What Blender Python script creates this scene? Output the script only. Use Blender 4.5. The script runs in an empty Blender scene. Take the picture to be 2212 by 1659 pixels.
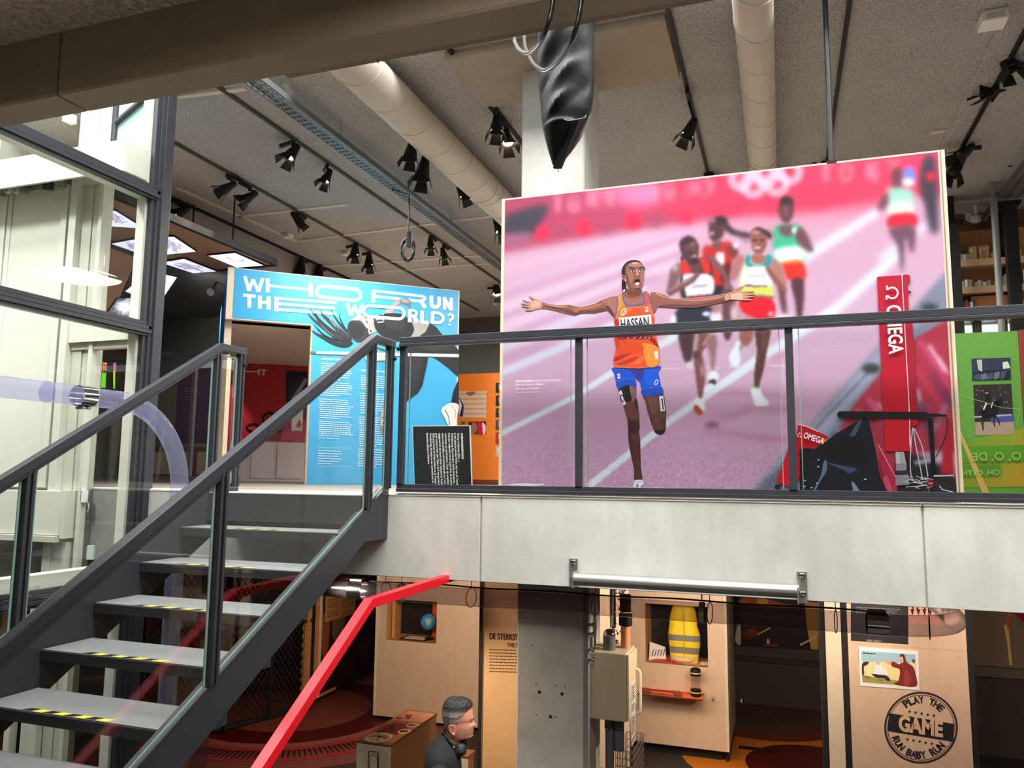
import bpy, math, random
import numpy as np
from mathutils import Vector, Matrix
random.seed(7)
sc = bpy.context.scene
COL = sc.collection

# ------------------------------------------------------------------ camera (eye at the world origin, X along the floor edge, Y into the hall)
FPX = 1679.25
YAW, PIT, ROL = math.radians(19.11022), math.radians(6.70907), math.radians(0.59525)
_f = Vector((-math.sin(YAW)*math.cos(PIT), math.cos(YAW)*math.cos(PIT), math.sin(PIT)))
_r = Vector((math.cos(YAW), math.sin(YAW), 0)); _u = _r.cross(_f)
CR = math.cos(ROL)*_r + math.sin(ROL)*_u
CU = -math.sin(ROL)*_r + math.cos(ROL)*_u
cd = bpy.data.cameras.new('camera'); cam = bpy.data.objects.new('camera', cd); COL.objects.link(cam)
cd.sensor_fit = 'HORIZONTAL'; cd.sensor_width = 36.0; cd.lens = 36.0*FPX/2212.0; cd.clip_start = 0.05; cd.clip_end = 200
cam.matrix_world = Matrix(((CR.x, CU.x, -_f.x, 0), (CR.y, CU.y, -_f.y, 0), (CR.z, CU.z, -_f.z, 0), (0, 0, 0, 1)))
sc.camera = cam
vs = sc.view_settings
vs.view_transform = 'Standard'; vs.look = 'None'; vs.gamma = 1.0; vs.use_curve_mapping = False
vs.exposure = 0.0

# ------------------------------------------------------------------ daylight and large lights
W = bpy.data.worlds.new('sky'); sc.world = W; W.use_nodes = True
W.node_tree.nodes['Background'].inputs[0].default_value = (0.80, 0.92, 1.0, 1)
W.node_tree.nodes['Background'].inputs[1].default_value = 1.5

def lamp(name, kind, loc, energy, color=(1, 1, 1), aim=None, parent=None, **kw):
    d = bpy.data.lights.new(name, kind); d.energy = energy; d.color = color
    for k, v in kw.items(): setattr(d, k, v)
    o = bpy.data.objects.new(name, d); COL.objects.link(o); o.location = loc
    if aim is not None:
        o.rotation_euler = (Vector(aim)-Vector(loc)).to_track_quat('-Z', 'Y').to_euler()
    if parent: o.parent = parent
    return o
# daylight through the glazed roof strip over the void, and from the glazed side by the lift
lamp('skylight_glow', 'AREA', (-0.5, 2.6, 7.2), 3300, (1.0, 0.99, 0.97), (-0.5, 5.0, 0.2), shape='RECTANGLE', size=16, size_y=2.4)
lamp('lift_roof_glow', 'SPOT', (-6.0, 2.4, 4.3), 600, (1.0, 1.0, 0.97), (-6.1, 4.9, 2.0), spot_size=1.7, spot_blend=.9, shadow_soft_size=.25)
# warm exhibition lighting below, dimmer neutral lighting above
lamp('lower_warm_glow', 'AREA', (-2.2, 7.2, -0.78), 150, (1.0, 0.80, 0.60), (-2.6, 9.2, -2.2), shape='RECTANGLE', size=5.5, size_y=0.8)
lamp('panel_spot', 'SPOT', (-3.3, 5.06, -0.78), 190, (1.0, 0.84, 0.66), (-2.25, 6.06, -1.65), spot_size=1.25, spot_blend=1.0, shadow_soft_size=.06)
lamp('lower_panel_glow', 'AREA', (-0.6, 6.9, -0.80), 38, (1.0, 0.82, 0.68), (0.0, 9.5, -2.2), shape='RECTANGLE', size=4.5, size_y=0.6)

# added fill lamps without fittings; their floor bounce brightens the upper hall ceiling
for _x, _y in ((-4.6, 7.6), (-2.2, 8.6), (0.4, 8.8), (-4.6, 11.5), (-1.0, 12.0), (-2.6, 13.0)):
    lamp('hall_fill', 'AREA', (_x, _y, 2.95), 120, (1.0, 0.97, 0.93), (_x, _y, 0), shape='DISK', size=1.2)
for _x in (-0.6, 2.4):
    lamp('landing_fill', 'AREA', (_x, 1.2, 1.9), 70, (1.0, .93, .84), (_x, 1.1, 0), shape='DISK', size=1.0)  # added unseen fill, bounced off the landing onto the near ceiling
lamp('box_spot', 'SPOT', (-0.2, 5.78, -0.77), 75, (1.0, .84, .66), (-1.25, 5.75, -1.8), spot_size=1.3, spot_blend=.8, shadow_soft_size=.05)
lamp('display_fill', 'SPOT', (-3.6, 6.2, 2.95), 110, (.96, .98, 1.0), (-4.9, 8.7, .3), spot_size=1.2, spot_blend=.9, shadow_soft_size=.1)  # added lamp with no fitting, brightens the blue portal
lamp('pillar_spot', 'SPOT', (1.0, 5.9, -0.78), 170, (1.0, 0.84, 0.68), (1.0, 7.4, -2.3), spot_size=1.9, spot_blend=.8, shadow_soft_size=.08)
lamp('side_wall_fill', 'SPOT', (-8.4, 9.0, 2.9), 300, (1.0, .97, .93), (-8.6, 12.4, .8), spot_size=1.9, spot_blend=.9, shadow_soft_size=.08)  # added lamp with no fitting, lifts the dark wall beyond the lift
lamp('green_fill', 'SPOT', (2.0, 6.9, 3.0), 260, (1.0, .97, .92), (2.7, 9.2, .5), spot_size=1.1, spot_blend=.9, shadow_soft_size=.1)  # added lamp with no fitting, brightens the green board
lamp('side_fill', 'AREA', (8.6, 8.0, 1.4), 60, (0.95, 0.98, 1.0), (0, 8.0, 1.6), shape='RECTANGLE', size=5.5, size_y=2.6)  # added fill from the right; the wall there has no window
# ------------------------------------------------------------------ picture geometry -> points on real planes
def ray(px, py):
    return ((px-1106.0)/FPX)*CR - ((py-829.5)/FPX)*CU + _f
def PX(px, py, x): d = ray(px, py); return d*(x/d.x)
def PY(px, py, y): d = ray(px, py); return d*(y/d.y)
def PZ(px, py, z): d = ray(px, py); return d*(z/d.z)
class Plane:
    """a vertical or tilted plane in the hall, with its outward normal towards the viewer"""
    def __init__(s, p, n):
        s.p = Vector(p); s.n = Vector(n).normalized()
        if s.n.dot(-s.p) < 0: s.n = -s.n
    def at(s, px, py, lift=0.0):
        d = ray(px, py); q = d*(s.p.dot(s.n)/d.dot(s.n)); return q + s.n*lift

# ------------------------------------------------------------------ materials
def lin(c):
    return tuple(((x/255.0)/12.92 if x/255.0 <= 0.04045 else ((x/255.0+0.055)/1.055)**2.4) for x in c)
MATS = {}
def mat(name, rgb, rough=0.5, metal=0.0, spec=0.5, noise=None, bump=None, emit=None, coat=0.0, noise2=None):
    """rgb 0-255; noise=(scale, amount, stretch) tints the colour; bump=(scale, strength, distance)"""
    if name in MATS: return MATS[name]
    m = bpy.data.materials.new(name); m.use_nodes = True
    nt = m.node_tree; b = nt.nodes['Principled BSDF']; c = lin(rgb)
    b.inputs['Base Color'].default_value = (*c, 1); b.inputs['Roughness'].default_value = rough
    b.inputs['Metallic'].default_value = metal; b.inputs['Specular IOR Level'].default_value = spec
    if coat: b.inputs['Coat Weight'].default_value = coat
    tc = None
    def coord(stretch):
        t = nt.nodes.new('ShaderNodeTexCoord'); mp = nt.nodes.new('ShaderNodeMapping')
        mp.inputs['Scale'].default_value = stretch; nt.links.new(t.outputs['Object'], mp.inputs[0]); return mp
    last = None
    for nz in (noise, noise2):
        if not nz: continue
        mp = coord(nz[2] if len(nz) > 2 else (1, 1, 1))
        n = nt.nodes.new('ShaderNodeTexNoise'); n.inputs['Scale'].default_value = nz[0]; n.inputs['Detail'].default_value = 6; n.inputs['Roughness'].default_value = 0.62
        nt.links.new(mp.outputs[0], n.inputs['Vector'])
        r = nt.nodes.new('ShaderNodeMapRange'); r.inputs['From Min'].default_value = 0.28; r.inputs['From Max'].default_value = 0.72
        r.inputs['To Min'].default_value = 1-nz[1]; r.inputs['To Max'].default_value = 1+nz[1]*0.6
        nt.links.new(n.outputs[0], r.inputs[0])
        mx = nt.nodes.new('ShaderNodeVectorMath'); mx.operation = 'SCALE'
        if last is None: mx.inputs[0].default_value = c
        else: nt.links.new(last, mx.inputs[0])
        nt.links.new(r.outputs[0], mx.inputs['Scale']); last = mx.outputs[0]
    if last is not None: nt.links.new(last, b.inputs['Base Color'])
    if bump:
        mp = coord((1, 1, 1)); n = nt.nodes.new('ShaderNodeTexNoise'); n.inputs['Scale'].default_value = bump[0]; n.inputs['Detail'].default_value = 3
        nt.links.new(mp.outputs[0], n.inputs['Vector'])
        bp = nt.nodes.new('ShaderNodeBump'); bp.inputs['Strength'].default_value = bump[1]; bp.inputs['Distance'].default_value = bump[2]
        nt.links.new(n.outputs[0], bp.inputs['Height']); nt.links.new(bp.outputs[0], b.inputs['Normal'])
    if emit:
        b.inputs['Emission Color'].default_value = (*lin(emit[0]), 1); b.inputs['Emission Strength'].default_value = emit[1]
    MATS[name] = m; return m
def glassmat(name, tint, refl=1.45, milk=0.0, milkcol=(200, 205, 230), rough=0.0, density=1.0):
    """clear sheet or tube: tinted see-through plus a fresnel reflection, optionally a little milky"""
    if name in MATS: return MATS[name]
    m = bpy.data.materials.new(name); m.use_nodes = True; nt = m.node_tree; nt.nodes.clear()
    out = nt.nodes.new('ShaderNodeOutputMaterial'); tr = nt.nodes.new('ShaderNodeBsdfTransparent'); tr.inputs[0].default_value = (*tint, 1)
    gl = nt.nodes.new('ShaderNodeBsdfGlossy'); gl.inputs['Roughness'].default_value = rough
    lw = nt.nodes.new('ShaderNodeLayerWeight'); lw.inputs[0].default_value = 0.5
    pw = nt.nodes.new('ShaderNodeMath'); pw.operation = 'POWER'; pw.inputs[1].default_value = 5.0; nt.links.new(lw.outputs['Facing'], pw.inputs[0])
    fr = nt.nodes.new('ShaderNodeMath'); fr.operation = 'MULTIPLY_ADD'; r0 = ((refl-1)/(refl+1))**2; fr.inputs[1].default_value = 1-r0; fr.inputs[2].default_value = r0; nt.links.new(pw.outputs[0], fr.inputs[0])
    mx = nt.nodes.new('ShaderNodeMixShader'); base = tr.outputs[0]
    if milk:
        df = nt.nodes.new('ShaderNodeBsdfDiffuse'); df.inputs[0].default_value = (*lin(milkcol), 1)
        tl = nt.nodes.new('ShaderNodeBsdfTranslucent'); tl.inputs[0].default_value = (*lin(milkcol), 1)
        a = nt.nodes.new('ShaderNodeMixShader'); a.inputs[0].default_value = 0.5
        nt.links.new(df.outputs[0], a.inputs[1]); nt.links.new(tl.outputs[0], a.inputs[2])
        b = nt.nodes.new('ShaderNodeMixShader'); b.inputs[0].default_value = milk
        nt.links.new(tr.outputs[0], b.inputs[1]); nt.links.new(a.outputs[0], b.inputs[2]); base = b.outputs[0]
    nt.links.new(fr.outputs[0], mx.inputs[0]); nt.links.new(base, mx.inputs[1]); nt.links.new(gl.outputs[0], mx.inputs[2])
    nt.links.new(mx.outputs[0], out.inputs[0]); MATS[name] = m; return m
def attrmat(name, rough=0.5, emit=0.0, spec=0.3, grain=0.0):
    if name in MATS: return MATS[name]
    m = bpy.data.materials.new(name); m.use_nodes = True; nt = m.node_tree; b = nt.nodes['Principled BSDF']
    a = nt.nodes.new('ShaderNodeAttribute'); a.attribute_name = 'ink'
    src = a.outputs[0]
    if grain:
        t = nt.nodes.new('ShaderNodeTexCoord'); n = nt.nodes.new('ShaderNodeTexNoise'); n.inputs['Scale'].default_value = 55; n.inputs['Detail'].default_value = 2
        nt.links.new(t.outputs['Object'], n.inputs['Vector'])
        r = nt.nodes.new('ShaderNodeMapRange'); r.inputs[1].default_value = .3; r.inputs[2].default_value = .7; r.inputs[3].default_value = 1-grain; r.inputs[4].default_value = 1+grain
        nt.links.new(n.outputs[0], r.inputs[0]); v = nt.nodes.new('ShaderNodeVectorMath'); v.operation = 'SCALE'
        nt.links.new(src, v.inputs[0]); nt.links.new(r.outputs[0], v.inputs['Scale']); src = v.outputs[0]
    nt.links.new(src, b.inputs['Base Color'])
    b.inputs['Roughness'].default_value = rough; b.inputs['Specular IOR Level'].default_value = spec
    if emit:
        nt.links.new(a.outputs[0], b.inputs['Emission Color']); b.inputs['Emission Strength'].default_value = emit
    MATS[name] = m; return m

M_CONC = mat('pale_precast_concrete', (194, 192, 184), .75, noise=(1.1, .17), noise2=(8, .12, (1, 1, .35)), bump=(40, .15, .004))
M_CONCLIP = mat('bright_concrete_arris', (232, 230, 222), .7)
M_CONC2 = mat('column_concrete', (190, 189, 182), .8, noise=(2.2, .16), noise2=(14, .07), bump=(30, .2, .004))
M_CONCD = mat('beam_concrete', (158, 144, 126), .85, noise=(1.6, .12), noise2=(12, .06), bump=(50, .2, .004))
M_CEIL = mat('sprayed_acoustic_plaster', (190, 187, 183), .95, noise=(46, .42), noise2=(2, .08), bump=(46, 1.0, .05))
M_CEILN = mat('sprayed_plaster_near', (212, 198, 180), .95, noise=(46, .5), bump=(46, 1.0, .04))
M_SEAM = mat('ceiling_joint_paste', (206, 196, 184), .9, noise=(40, .2))
M_STEEL = mat('anthracite_powder_coat', (48, 50, 55), .42, spec=.35, noise=(6, .05))
M_STEELD = mat('dark_anthracite_steel', (43, 44, 47), .45)
M_TREAD = mat('grey_tread_covering', (120, 121, 120), .6, noise=(7, .10), noise2=(60, .05))
M_BLACK = mat('black_metal', (13, 12, 12), .5, spec=.35)
M_BLACKM = mat('matt_black', (14, 14, 15), .8)
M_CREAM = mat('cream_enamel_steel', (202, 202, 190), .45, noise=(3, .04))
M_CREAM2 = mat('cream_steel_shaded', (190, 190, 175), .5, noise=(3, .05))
M_GLASS = glassmat('clear_glass', (.975, .988, .982), 1.42)
M_GLASSL = glassmat('lift_glass', (.972, .982, .972), 1.36)
M_GLASSSKY = glassmat('sky_reflection_glass', (.8, .95, .95), 1.4, milk=.75, milkcol=(205, 232, 232))  # milky blue colour stands in for sky reflected in the pane
M_GEDGE = mat('green_glass_edge', (120, 150, 140), .2)
M_TUBE = glassmat('clear_blue_plastic', (.86, .86, .95), 1.35, milk=.17, milkcol=(200, 204, 240), rough=.06)
M_TUBE2 = glassmat('clear_smoky_plastic', (.76, .72, .75), 1.32, milk=.09, milkcol=(120, 110, 120), rough=.12)
M_CHROME = mat('chrome', (200, 200, 200), .12, 1.0)
M_GALV = mat('galvanised_steel', (176, 176, 172), .35, .85, noise=(14, .12, (1, 1, 1)))
M_WHITE = mat('white_plastic', (225, 224, 220), .5)
M_DUCT = mat('spiral_duct_paint', (196, 186, 170), .6, noise=(5, .05))
M_PLY = mat('birch_plywood', (204, 176, 148), .55, noise=(3.2, .10, (3, 3, .8)), noise2=(18, .05, (3, 3, .5)))
M_PLYE = mat('plywood_edge', (196, 164, 132), .6, noise=(30, .15, (1, 1, 4)))
M_PLYP = mat('pale_birch_edge', (214, 196, 170), .6, noise=(20, .08))
M_WARMW = mat('warm_pine', (196, 140, 84), .55, noise=(6, .12, (1, 1, 5)))
M_RED = mat('signal_red_paint', (226, 18, 36), .35)
M_BEIGE = mat('beige_enamel', (206, 192, 160), .4)
M_GREYP = mat('grey_plastic_pipe', (98, 103, 108), .4)
M_WIRE = mat('bright_wire', (170, 160, 150), .35, .7)
M_WALLG = mat('grey_wall_panel', (150, 147, 142), .8, noise=(1, .03))
M_WALLD = mat('dark_grey_wall', (92, 91, 88), .85, noise=(1, .05))
M_OAK = mat('worn_oak_floor', (142, 131, 120), .5, noise=(4, .12, (1, 6, 1)))
M_FLOORD = mat('dark_carpet', (44, 34, 31), .9, noise=(40, .2))

# ------------------------------------------------------------------ mesh builder and object helpers
class MB:
    def __init__(s): s.v = []; s.f = []; s.m = []; s.c = None
    def poly(s, pts, mi=0):
        n = len(s.v); s.v += [tuple(p) for p in pts]; s.f.append(tuple(range(n, n+len(pts)))); s.m.append(mi); return s
    def box(s, x0, x1, y0, y1, z0, z1, mi=0):
        return s.hexa([(x0,y0,z0),(x1,y0,z0),(x1,y1,z0),(x0,y1,z0)], [(x0,y0,z1),(x1,y0,z1),(x1,y1,z1),(x0,y1,z1)], mi)
    def hexa(s, a, b, mi=0):
        k = len(a); n = len(s.v); s.v += [tuple(p) for p in a]+[tuple(p) for p in b]
        s.f.append(tuple(range(n+k-1, n-1, -1))); s.f.append(tuple(range(n+k, n+2*k))); s.m += [mi, mi]
        for i in range(k):
            j = (i+1) % k; s.f.append((n+i, n+j, n+k+j, n+k+i)); s.m.append(mi)
        return s
    def prism(s, pts, vec, mi=0):
        vec = Vector(vec); pts = [Vector(p) for p in pts]
        nrm = Vector((0, 0, 0))
        for i in range(len(pts)): nrm += pts[i].cross(pts[(i+1) % len(pts)])
        if nrm.dot(vec) < 0: pts = pts[::-1]
        return s.hexa(pts, [p+vec for p in pts], mi)
    def bar(s, p0, p1, w, h, up=(0, 0, 1), mi=0, end0=None, end1=None):
        p0 = Vector(p0); p1 = Vector(p1); d = (p1-p0).normalized(); up = Vector(up)
        sd = d.cross(up).normalized(); u = sd.cross(d).normalized()
        q = [(-w/2, -h/2), (w/2, -h/2), (w/2, h/2), (-w/2, h/2)]
        return s.prism([p0+sd*a+u*b for a, b in q], p1-p0, mi)
    def tube(s, path, r, n=12, closed=False, caps=True, mi=0):
        path = [Vector(p) for p in path]; N = len(path); base = len(s.v)
        rr = r if isinstance(r, (list, tuple)) else [r]*N
        prev = None
        for i, p in enumerate(path):
            if closed: t = path[(i+1) % N]-path[i-1]
            else: t = path[min(i+1, N-1)]-path[max(i-1, 0)]
            t.normalize()
            if prev is None:
                a = Vector((0, 0, 1)) if abs(t.z) < .9 else Vector((1, 0, 0)); u = t.cross(a).normalized()
            else:
                u = prev-t*prev.dot(t)
                u = u.normalized() if u.length > 1e-6 else t.orthogonal().normalized()
            prev = u; w = t.cross(u)
            for k in range(n):
                a = 2*math.pi*k/n; q = p+(u*math.cos(a)+w*math.sin(a))*rr[i]; s.v.append(tuple(q))
        for i in range(N if closed else N-1):
            for k in range(n):
                a = base+i*n+k; b = base+i*n+(k+1) % n; j = (i+1) % N
                s.f.append((a, b, base+j*n+(k+1) % n, base+j*n+k)); s.m.append(mi)
        if caps and not closed:
            s.f.append(tuple(range(base+n-1, base-1, -1))); s.f.append(tuple(range(base+(N-1)*n, base+N*n))); s.m += [mi, mi]
        return s
    def cyl(s, p0, p1, r0, r1=None, n=16, mi=0): return s.tube([p0, p1], [r0, r0 if r1 is None else r1], n, mi=mi)
    def lathe(s, prof, o=(0, 0, 0), axis=(0, 0, 1), n=20, mi=0):
        o = Vector(o); ax = Vector(axis).normalized(); u = ax.orthogonal().normalized(); w = ax.cross(u); base = len(s.v)
        for r, h in prof:
            for k in range(n):
                a = 2*math.pi*k/n; s.v.append(tuple(o+ax*h+(u*math.cos(a)+w*math.sin(a))*max(r, 1e-5)))
        for i in range(len(prof)-1):
            for k in range(n):
                s.f.append((base+i*n+k, base+i*n+(k+1) % n, base+(i+1)*n+(k+1) % n, base+(i+1)*n+k)); s.m.append(mi)
        s.f.append(tuple(range(base+n-1, base-1, -1))); s.f.append(tuple(range(base+(len(prof)-1)*n, base+len(prof)*n))); s.m += [mi, mi]
        return s
    def ball(s, c, r, n=14, sc3=(1, 1, 1), mi=0):
        c = Vector(c); base = len(s.v); R = n//2
        for i in range(R+1):
            th = math.pi*i/R
            for k in range(n):
                ph = 2*math.pi*k/n
                s.v.append((c.x+r*sc3[0]*math.sin(th)*math.cos(ph), c.y+r*sc3[1]*math.sin(th)*math.sin(ph), c.z+r*sc3[2]*math.cos(th)))
        for i in range(R):
            for k in range(n):
                s.f.append((base+i*n+k, base+(i+1)*n+k, base+(i+1)*n+(k+1) % n, base+i*n+(k+1) % n)); s.m.append(mi)
        return s
    def build(s, name, mats, parent=None, smooth=False, local=False, bevel=0):
        me = bpy.data.meshes.new(name)
        off = Vector((0, 0, 0))
        if parent is not None and not local: off = world_loc(parent)
        me.from_pydata([(a-off.x, b-off.y, c-off.z) for a, b, c in s.v], [], s.f)
        if not isinstance(mats, (list, tuple)): mats = [mats]
        for m in mats: me.materials.append(m)
        if len(mats) > 1: me.polygons.foreach_set('material_index', s.m)
        if s.c is not None:
            at = me.color_attributes.new('ink', 'FLOAT_COLOR', 'POINT'); at.data.foreach_set('color', [x for c in s.c for x in c])
        me.validate(clean_customdata=False); me.update()
        if smooth:
            try: me.shade_smooth()
            except Exception: me.polygons.foreach_set('use_smooth', [True]*len(me.polygons))
            try: me.set_sharp_from_angle(angle=math.radians(40))
            except Exception: pass
        o = bpy.data.objects.new(name, me); COL.objects.link(o)
        if parent is not None: o.parent = parent
        if bevel:
            b = o.modifiers.new('soft_edge', 'BEVEL'); b.width = bevel; b.segments = 2; b.limit_method = 'ANGLE'
        return o
def world_loc(o):
    v = Vector(o.location)
    while o.parent is not None: o = o.parent; v = v+Vector(o.location)
    return v
def thing(name, label, cat, loc=(0, 0, 0), group=None):
    o = bpy.data.objects.new(name, None); COL.objects.link(o); o.empty_display_size = .1
    o.location = loc; o['label'] = label; o['category'] = cat
    if group: o['group'] = group
    return o
def tag(o, label, cat, group=None):
    o['label'] = label; o['category'] = cat
    if group: o['group'] = group
    return o
def struct(name, mb, m, parent=None, label=None, **k):
    o = mb.build(name, m, parent, **k)
    if parent is None: o['kind'] = 'structure'
    if label: o['label'] = label
    return o
def frame_box(P, n, th):  # slab from polygon P extruded away from the viewer
    return MB().prism(P, Vector(n)*th)
def lerp(a, b, t): return a+(b-a)*t
def smooth_path(pts, n=8):
    pts = [Vector(p) for p in pts]; out = []
    for i in range(len(pts)-1):
        p0, p1, p2, p3 = pts[max(i-1, 0)], pts[i], pts[i+1], pts[min(i+2, len(pts)-1)]
        for k in range(n):
            t = k/n
            out.append(.5*((2*p1)+(p2-p0)*t+(2*p0-5*p1+4*p2-p3)*t*t+(3*p1-3*p2+p3-p0)*t**3))
    return out+[pts[-1]]
# flat print: polygons drawn on a plane, each a hair in front of the one before
class Print:
    def __init__(s, pl, lift=.002, step=.0001):
        s.pl = pl; s.l = lift; s.s = step; s.mb = MB(); s.mb.c = []
    def P(s, pts, rgb, smooth=False, n=5):
        """pts in picture coordinates or Vectors already on the plane; rgb one colour or one per point"""
        if smooth:
            q = [Vector((p[0], p[1], 0)) for p in pts]; q = smooth_path([q[-1]]+q+[q[0], q[1]], n)[n:-n-1]; 
            pts = [(p.x, p.y) for p in q]
            if isinstance(rgb[0], (tuple, list)): rgb = rgb[0]
        w = [s.pl.at(p[0], p[1], s.l) for p in pts]
        a = Vector((0, 0, 0))
        for i in range(1, len(w)-1): a += (w[i]-w[0]).cross(w[i+1]-w[0])
        cs = [lin(c) for c in rgb] if isinstance(rgb[0], (tuple, list)) else [lin(rgb)]*len(w)
        if a.dot(s.pl.n) < 0: w = w[::-1]; cs = cs[::-1]
        s.mb.poly(w); s.mb.c += [(*c, 1) for c in cs]; s.l += s.s; return s
    def rect(s, x0, y0, x1, y1, rgb): return s.P([(x0, y0), (x1, y0), (x1, y1), (x0, y1)], rgb)
    def line(s, pts, w, rgb):
        """stroke of width w (px) along pts"""
        L = []; R = []
        ws = w if isinstance(w, (list, tuple)) else [w]*len(pts)
        for i, p in enumerate(pts):
            a = pts[max(i-1, 0)]; b = pts[min(i+1, len(pts)-1)]; dx, dy = b[0]-a[0], b[1]-a[1]; l = math.hypot(dx, dy) or 1
            nx, ny = -dy/l*ws[i]/2, dx/l*ws[i]/2; L.append((p[0]+nx, p[1]+ny)); R.append((p[0]-nx, p[1]-ny))
        for i in range(len(pts)-1):
            s.P([L[i], L[i+1], R[i+1], R[i]], rgb); s.l -= s.s
        s.l += s.s; return s
    def disc(s, cx, cy, rx, ry, rgb, n=20, rot=0):
        c, d = math.cos(rot), math.sin(rot)
        return s.P([(cx+rx*math.cos(2*math.pi*k/n)*c-ry*math.sin(2*math.pi*k/n)*d, cy+rx*math.cos(2*math.pi*k/n)*d+ry*math.sin(2*math.pi*k/n)*c) for k in range(n)], rgb)
    def ring(s, cx, cy, rx, ry, w, rgb, n=28, a0=0, a1=2*math.pi, rot=0):
        pts = []
        for k in range(n+1):
            t = lerp(a0, a1, k/n); x, y = rx*math.cos(t), ry*math.sin(t)
            pts.append((cx+x*math.cos(rot)-y*math.sin(rot), cy+x*math.sin(rot)+y*math.cos(rot)))
        return s.line(pts, w, rgb)
    def build(s, name, parent=None, m=None): return s.mb.build(name, m or attrmat('printed_ink'), parent)
def text(name, string, pl, a, b, m, parent=None, height=None, bold=0.0, lift=.004, mirror=False, spacing=1.0, fit=True):
    """lettering that runs on plane pl from picture point a (baseline start) to b (baseline end); height in metres or fitted to the width"""
    c = bpy.data.curves.new(name, 'FONT'); c.body = string; c.size = 1.0; c.offset = bold; c.space_character = spacing; c.fill_mode = 'FRONT'; c.resolution_u = 3
    t = bpy.data.objects.new(name, c); COL.objects.link(t)
    bpy.context.view_layer.update()
    me = bpy.data.meshes.new_from_object(t.evaluated_get(bpy.context.evaluated_depsgraph_get()))
    bpy.data.objects.remove(t); bpy.data.curves.remove(c)
    n = len(me.vertices); co = np.empty(n*3, 'f'); me.vertices.foreach_get('co', co); co = co.reshape(-1, 3)
    A = pl.at(*a, lift) if not isinstance(a, Vector) else a+pl.n*lift; B = pl.at(*b, lift) if not isinstance(b, Vector) else b+pl.n*lift
    ex = (B-A); wid = ex.length; ex.normalize(); ey = pl.n.cross(ex)
    x0, x1 = co[:, 0].min(), co[:, 0].max()
    sx = wid/(x1-x0); sy = sx if height is None else height/max(1e-6, (co[:, 1].max()-max(0, co[:, 1].min())))
    if not fit: sx = sy
    if mirror: co[:, 0] = x1+x0-co[:, 0]
    off = world_loc(parent) if parent else Vector((0, 0, 0))
    out = (np.outer((co[:, 0]-x0)*sx, np.array(ex))+np.outer(co[:, 1]*sy, np.array(ey))+np.array(A-off))
    me.vertices.foreach_set('co', out.astype('f').ravel()); me.update()
    me.materials.clear(); me.materials.append(m)
    o = bpy.data.objects.new(name, me); COL.objects.link(o)
    if parent: o.parent = parent
    return o
M_INKW = mat('white_lettering', (232, 230, 226), .6)
M_INKB = mat('black_lettering', (28, 26, 28), .6)
M_INKM = mat('maroon_lettering', (84, 28, 28), .6)
# ------------------------------------------------------------------ the building
FU = -0.135          # upper floor level (eye = 0)
FL = -3.10           # lower floor level
YS = 5.0             # face of the upper floor edge
K = .79              # hall proportions
ZC = 4.1*K           # upper hall ceiling
floor = struct('floor', MB().box(-13, 9, 1.6, 19, FL-.2, FL), M_FLOORD)
fu = struct('floor_upper', MB().box(-13, 9, YS+.16, 15, -.70, FU), [M_OAK, M_CONCD]); 
# precast edge of the upper floor: three panels with open joints and a pale arris
edge = struct('trim_1', MB().box(-7.6, 9, YS+.014, YS+.159, -.712, FU-.01), M_CONC2)
edge['label'] = 'pale precast concrete edge of the upper floor'
xj = [-7.6, PY(1038, 1150, YS).x, PY(1998, 1200, YS).x, 9.0]
for i in range(3):
    a, b = xj[i]+.004, xj[i+1]-.004
    z0, z1 = -.715, FU
    c = .008
    mb = MB().prism([(a+c, YS, z0+.004), (b-c, YS, z0+.004), (b, YS+c, z0), (b, YS+.013, z0), (a, YS+.013, z0), (a, YS+c, z0)], (0, 0, z1-z0-.008))
    mb.build('concrete_panel', M_CONC, edge)
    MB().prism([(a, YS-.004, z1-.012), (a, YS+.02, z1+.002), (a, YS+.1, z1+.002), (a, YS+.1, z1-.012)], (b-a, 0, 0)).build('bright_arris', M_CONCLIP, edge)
# round column through both floors
XA, XB, YC = -2.352*K, -1.714*K, 7.0*K
colm = struct('column', MB().prism([(XA+.012, YC, FL), (XB-.012, YC, FL), (XB, YC+.012, FL), (XB, YC+.50, FL), (XA, YC+.50, FL), (XA, YC+.012, FL)], (0, 0, ZC-FL)), M_CONC2)
colm['label'] = 'square concrete column rising through both floors'
hb = MB()
for (px, py) in ((1165, 1495), (1214, 1499), (1189, 1548), (1158, 1478), (1199, 1481), (1221, 1483), (1158, 1544), (1200, 1549), (1149, 1394)):
    p = PY(px, py, YC); hb.cyl((p.x, YC-.001, p.z), (p.x, YC+.004, p.z), .012 if (px, py) in ((1165, 1495), (1214, 1499), (1189, 1548)) else .005, n=8)
hb.build('drill_holes', M_BLACKM, colm)
# upper hall: ceiling, joints, capital band, back and side walls
ceil = struct('ceiling', MB().box(-8.62*K, 9, 5.0, 15, ZC, ZC+.3), M_CEIL)
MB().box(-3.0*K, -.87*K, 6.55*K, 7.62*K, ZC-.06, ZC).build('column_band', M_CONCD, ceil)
sm = MB()
def seam(p, q, w=.05):
    a = PZ(*p, ZC); b = PZ(*q, ZC); a.z = b.z = ZC-.008; sm.bar(a, b, w, .016)
for p, q in (((508, 467), (750, 440)), ((640, 520), (1085, 462)), ((365, 210), (530, 190)), ((700, 574), (1075, 548)), ((760, 590), (1080, 566)), ((2040, 438), (2212, 424)), ((2010, 285), (2040, 280)), ((380, 405), (640, 520)), ((630, 200), (615, 180))): seam(p, q)
sm.build('ceiling_joint', M_SEAM, ceil)
for k, x in enumerate((2.0, )):
    b = MB().box(x*K-.03, x*K+.03, 5.0, 14.6, ZC-.008, ZC); b.build('ceiling_joint', M_CEIL, ceil)
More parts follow.
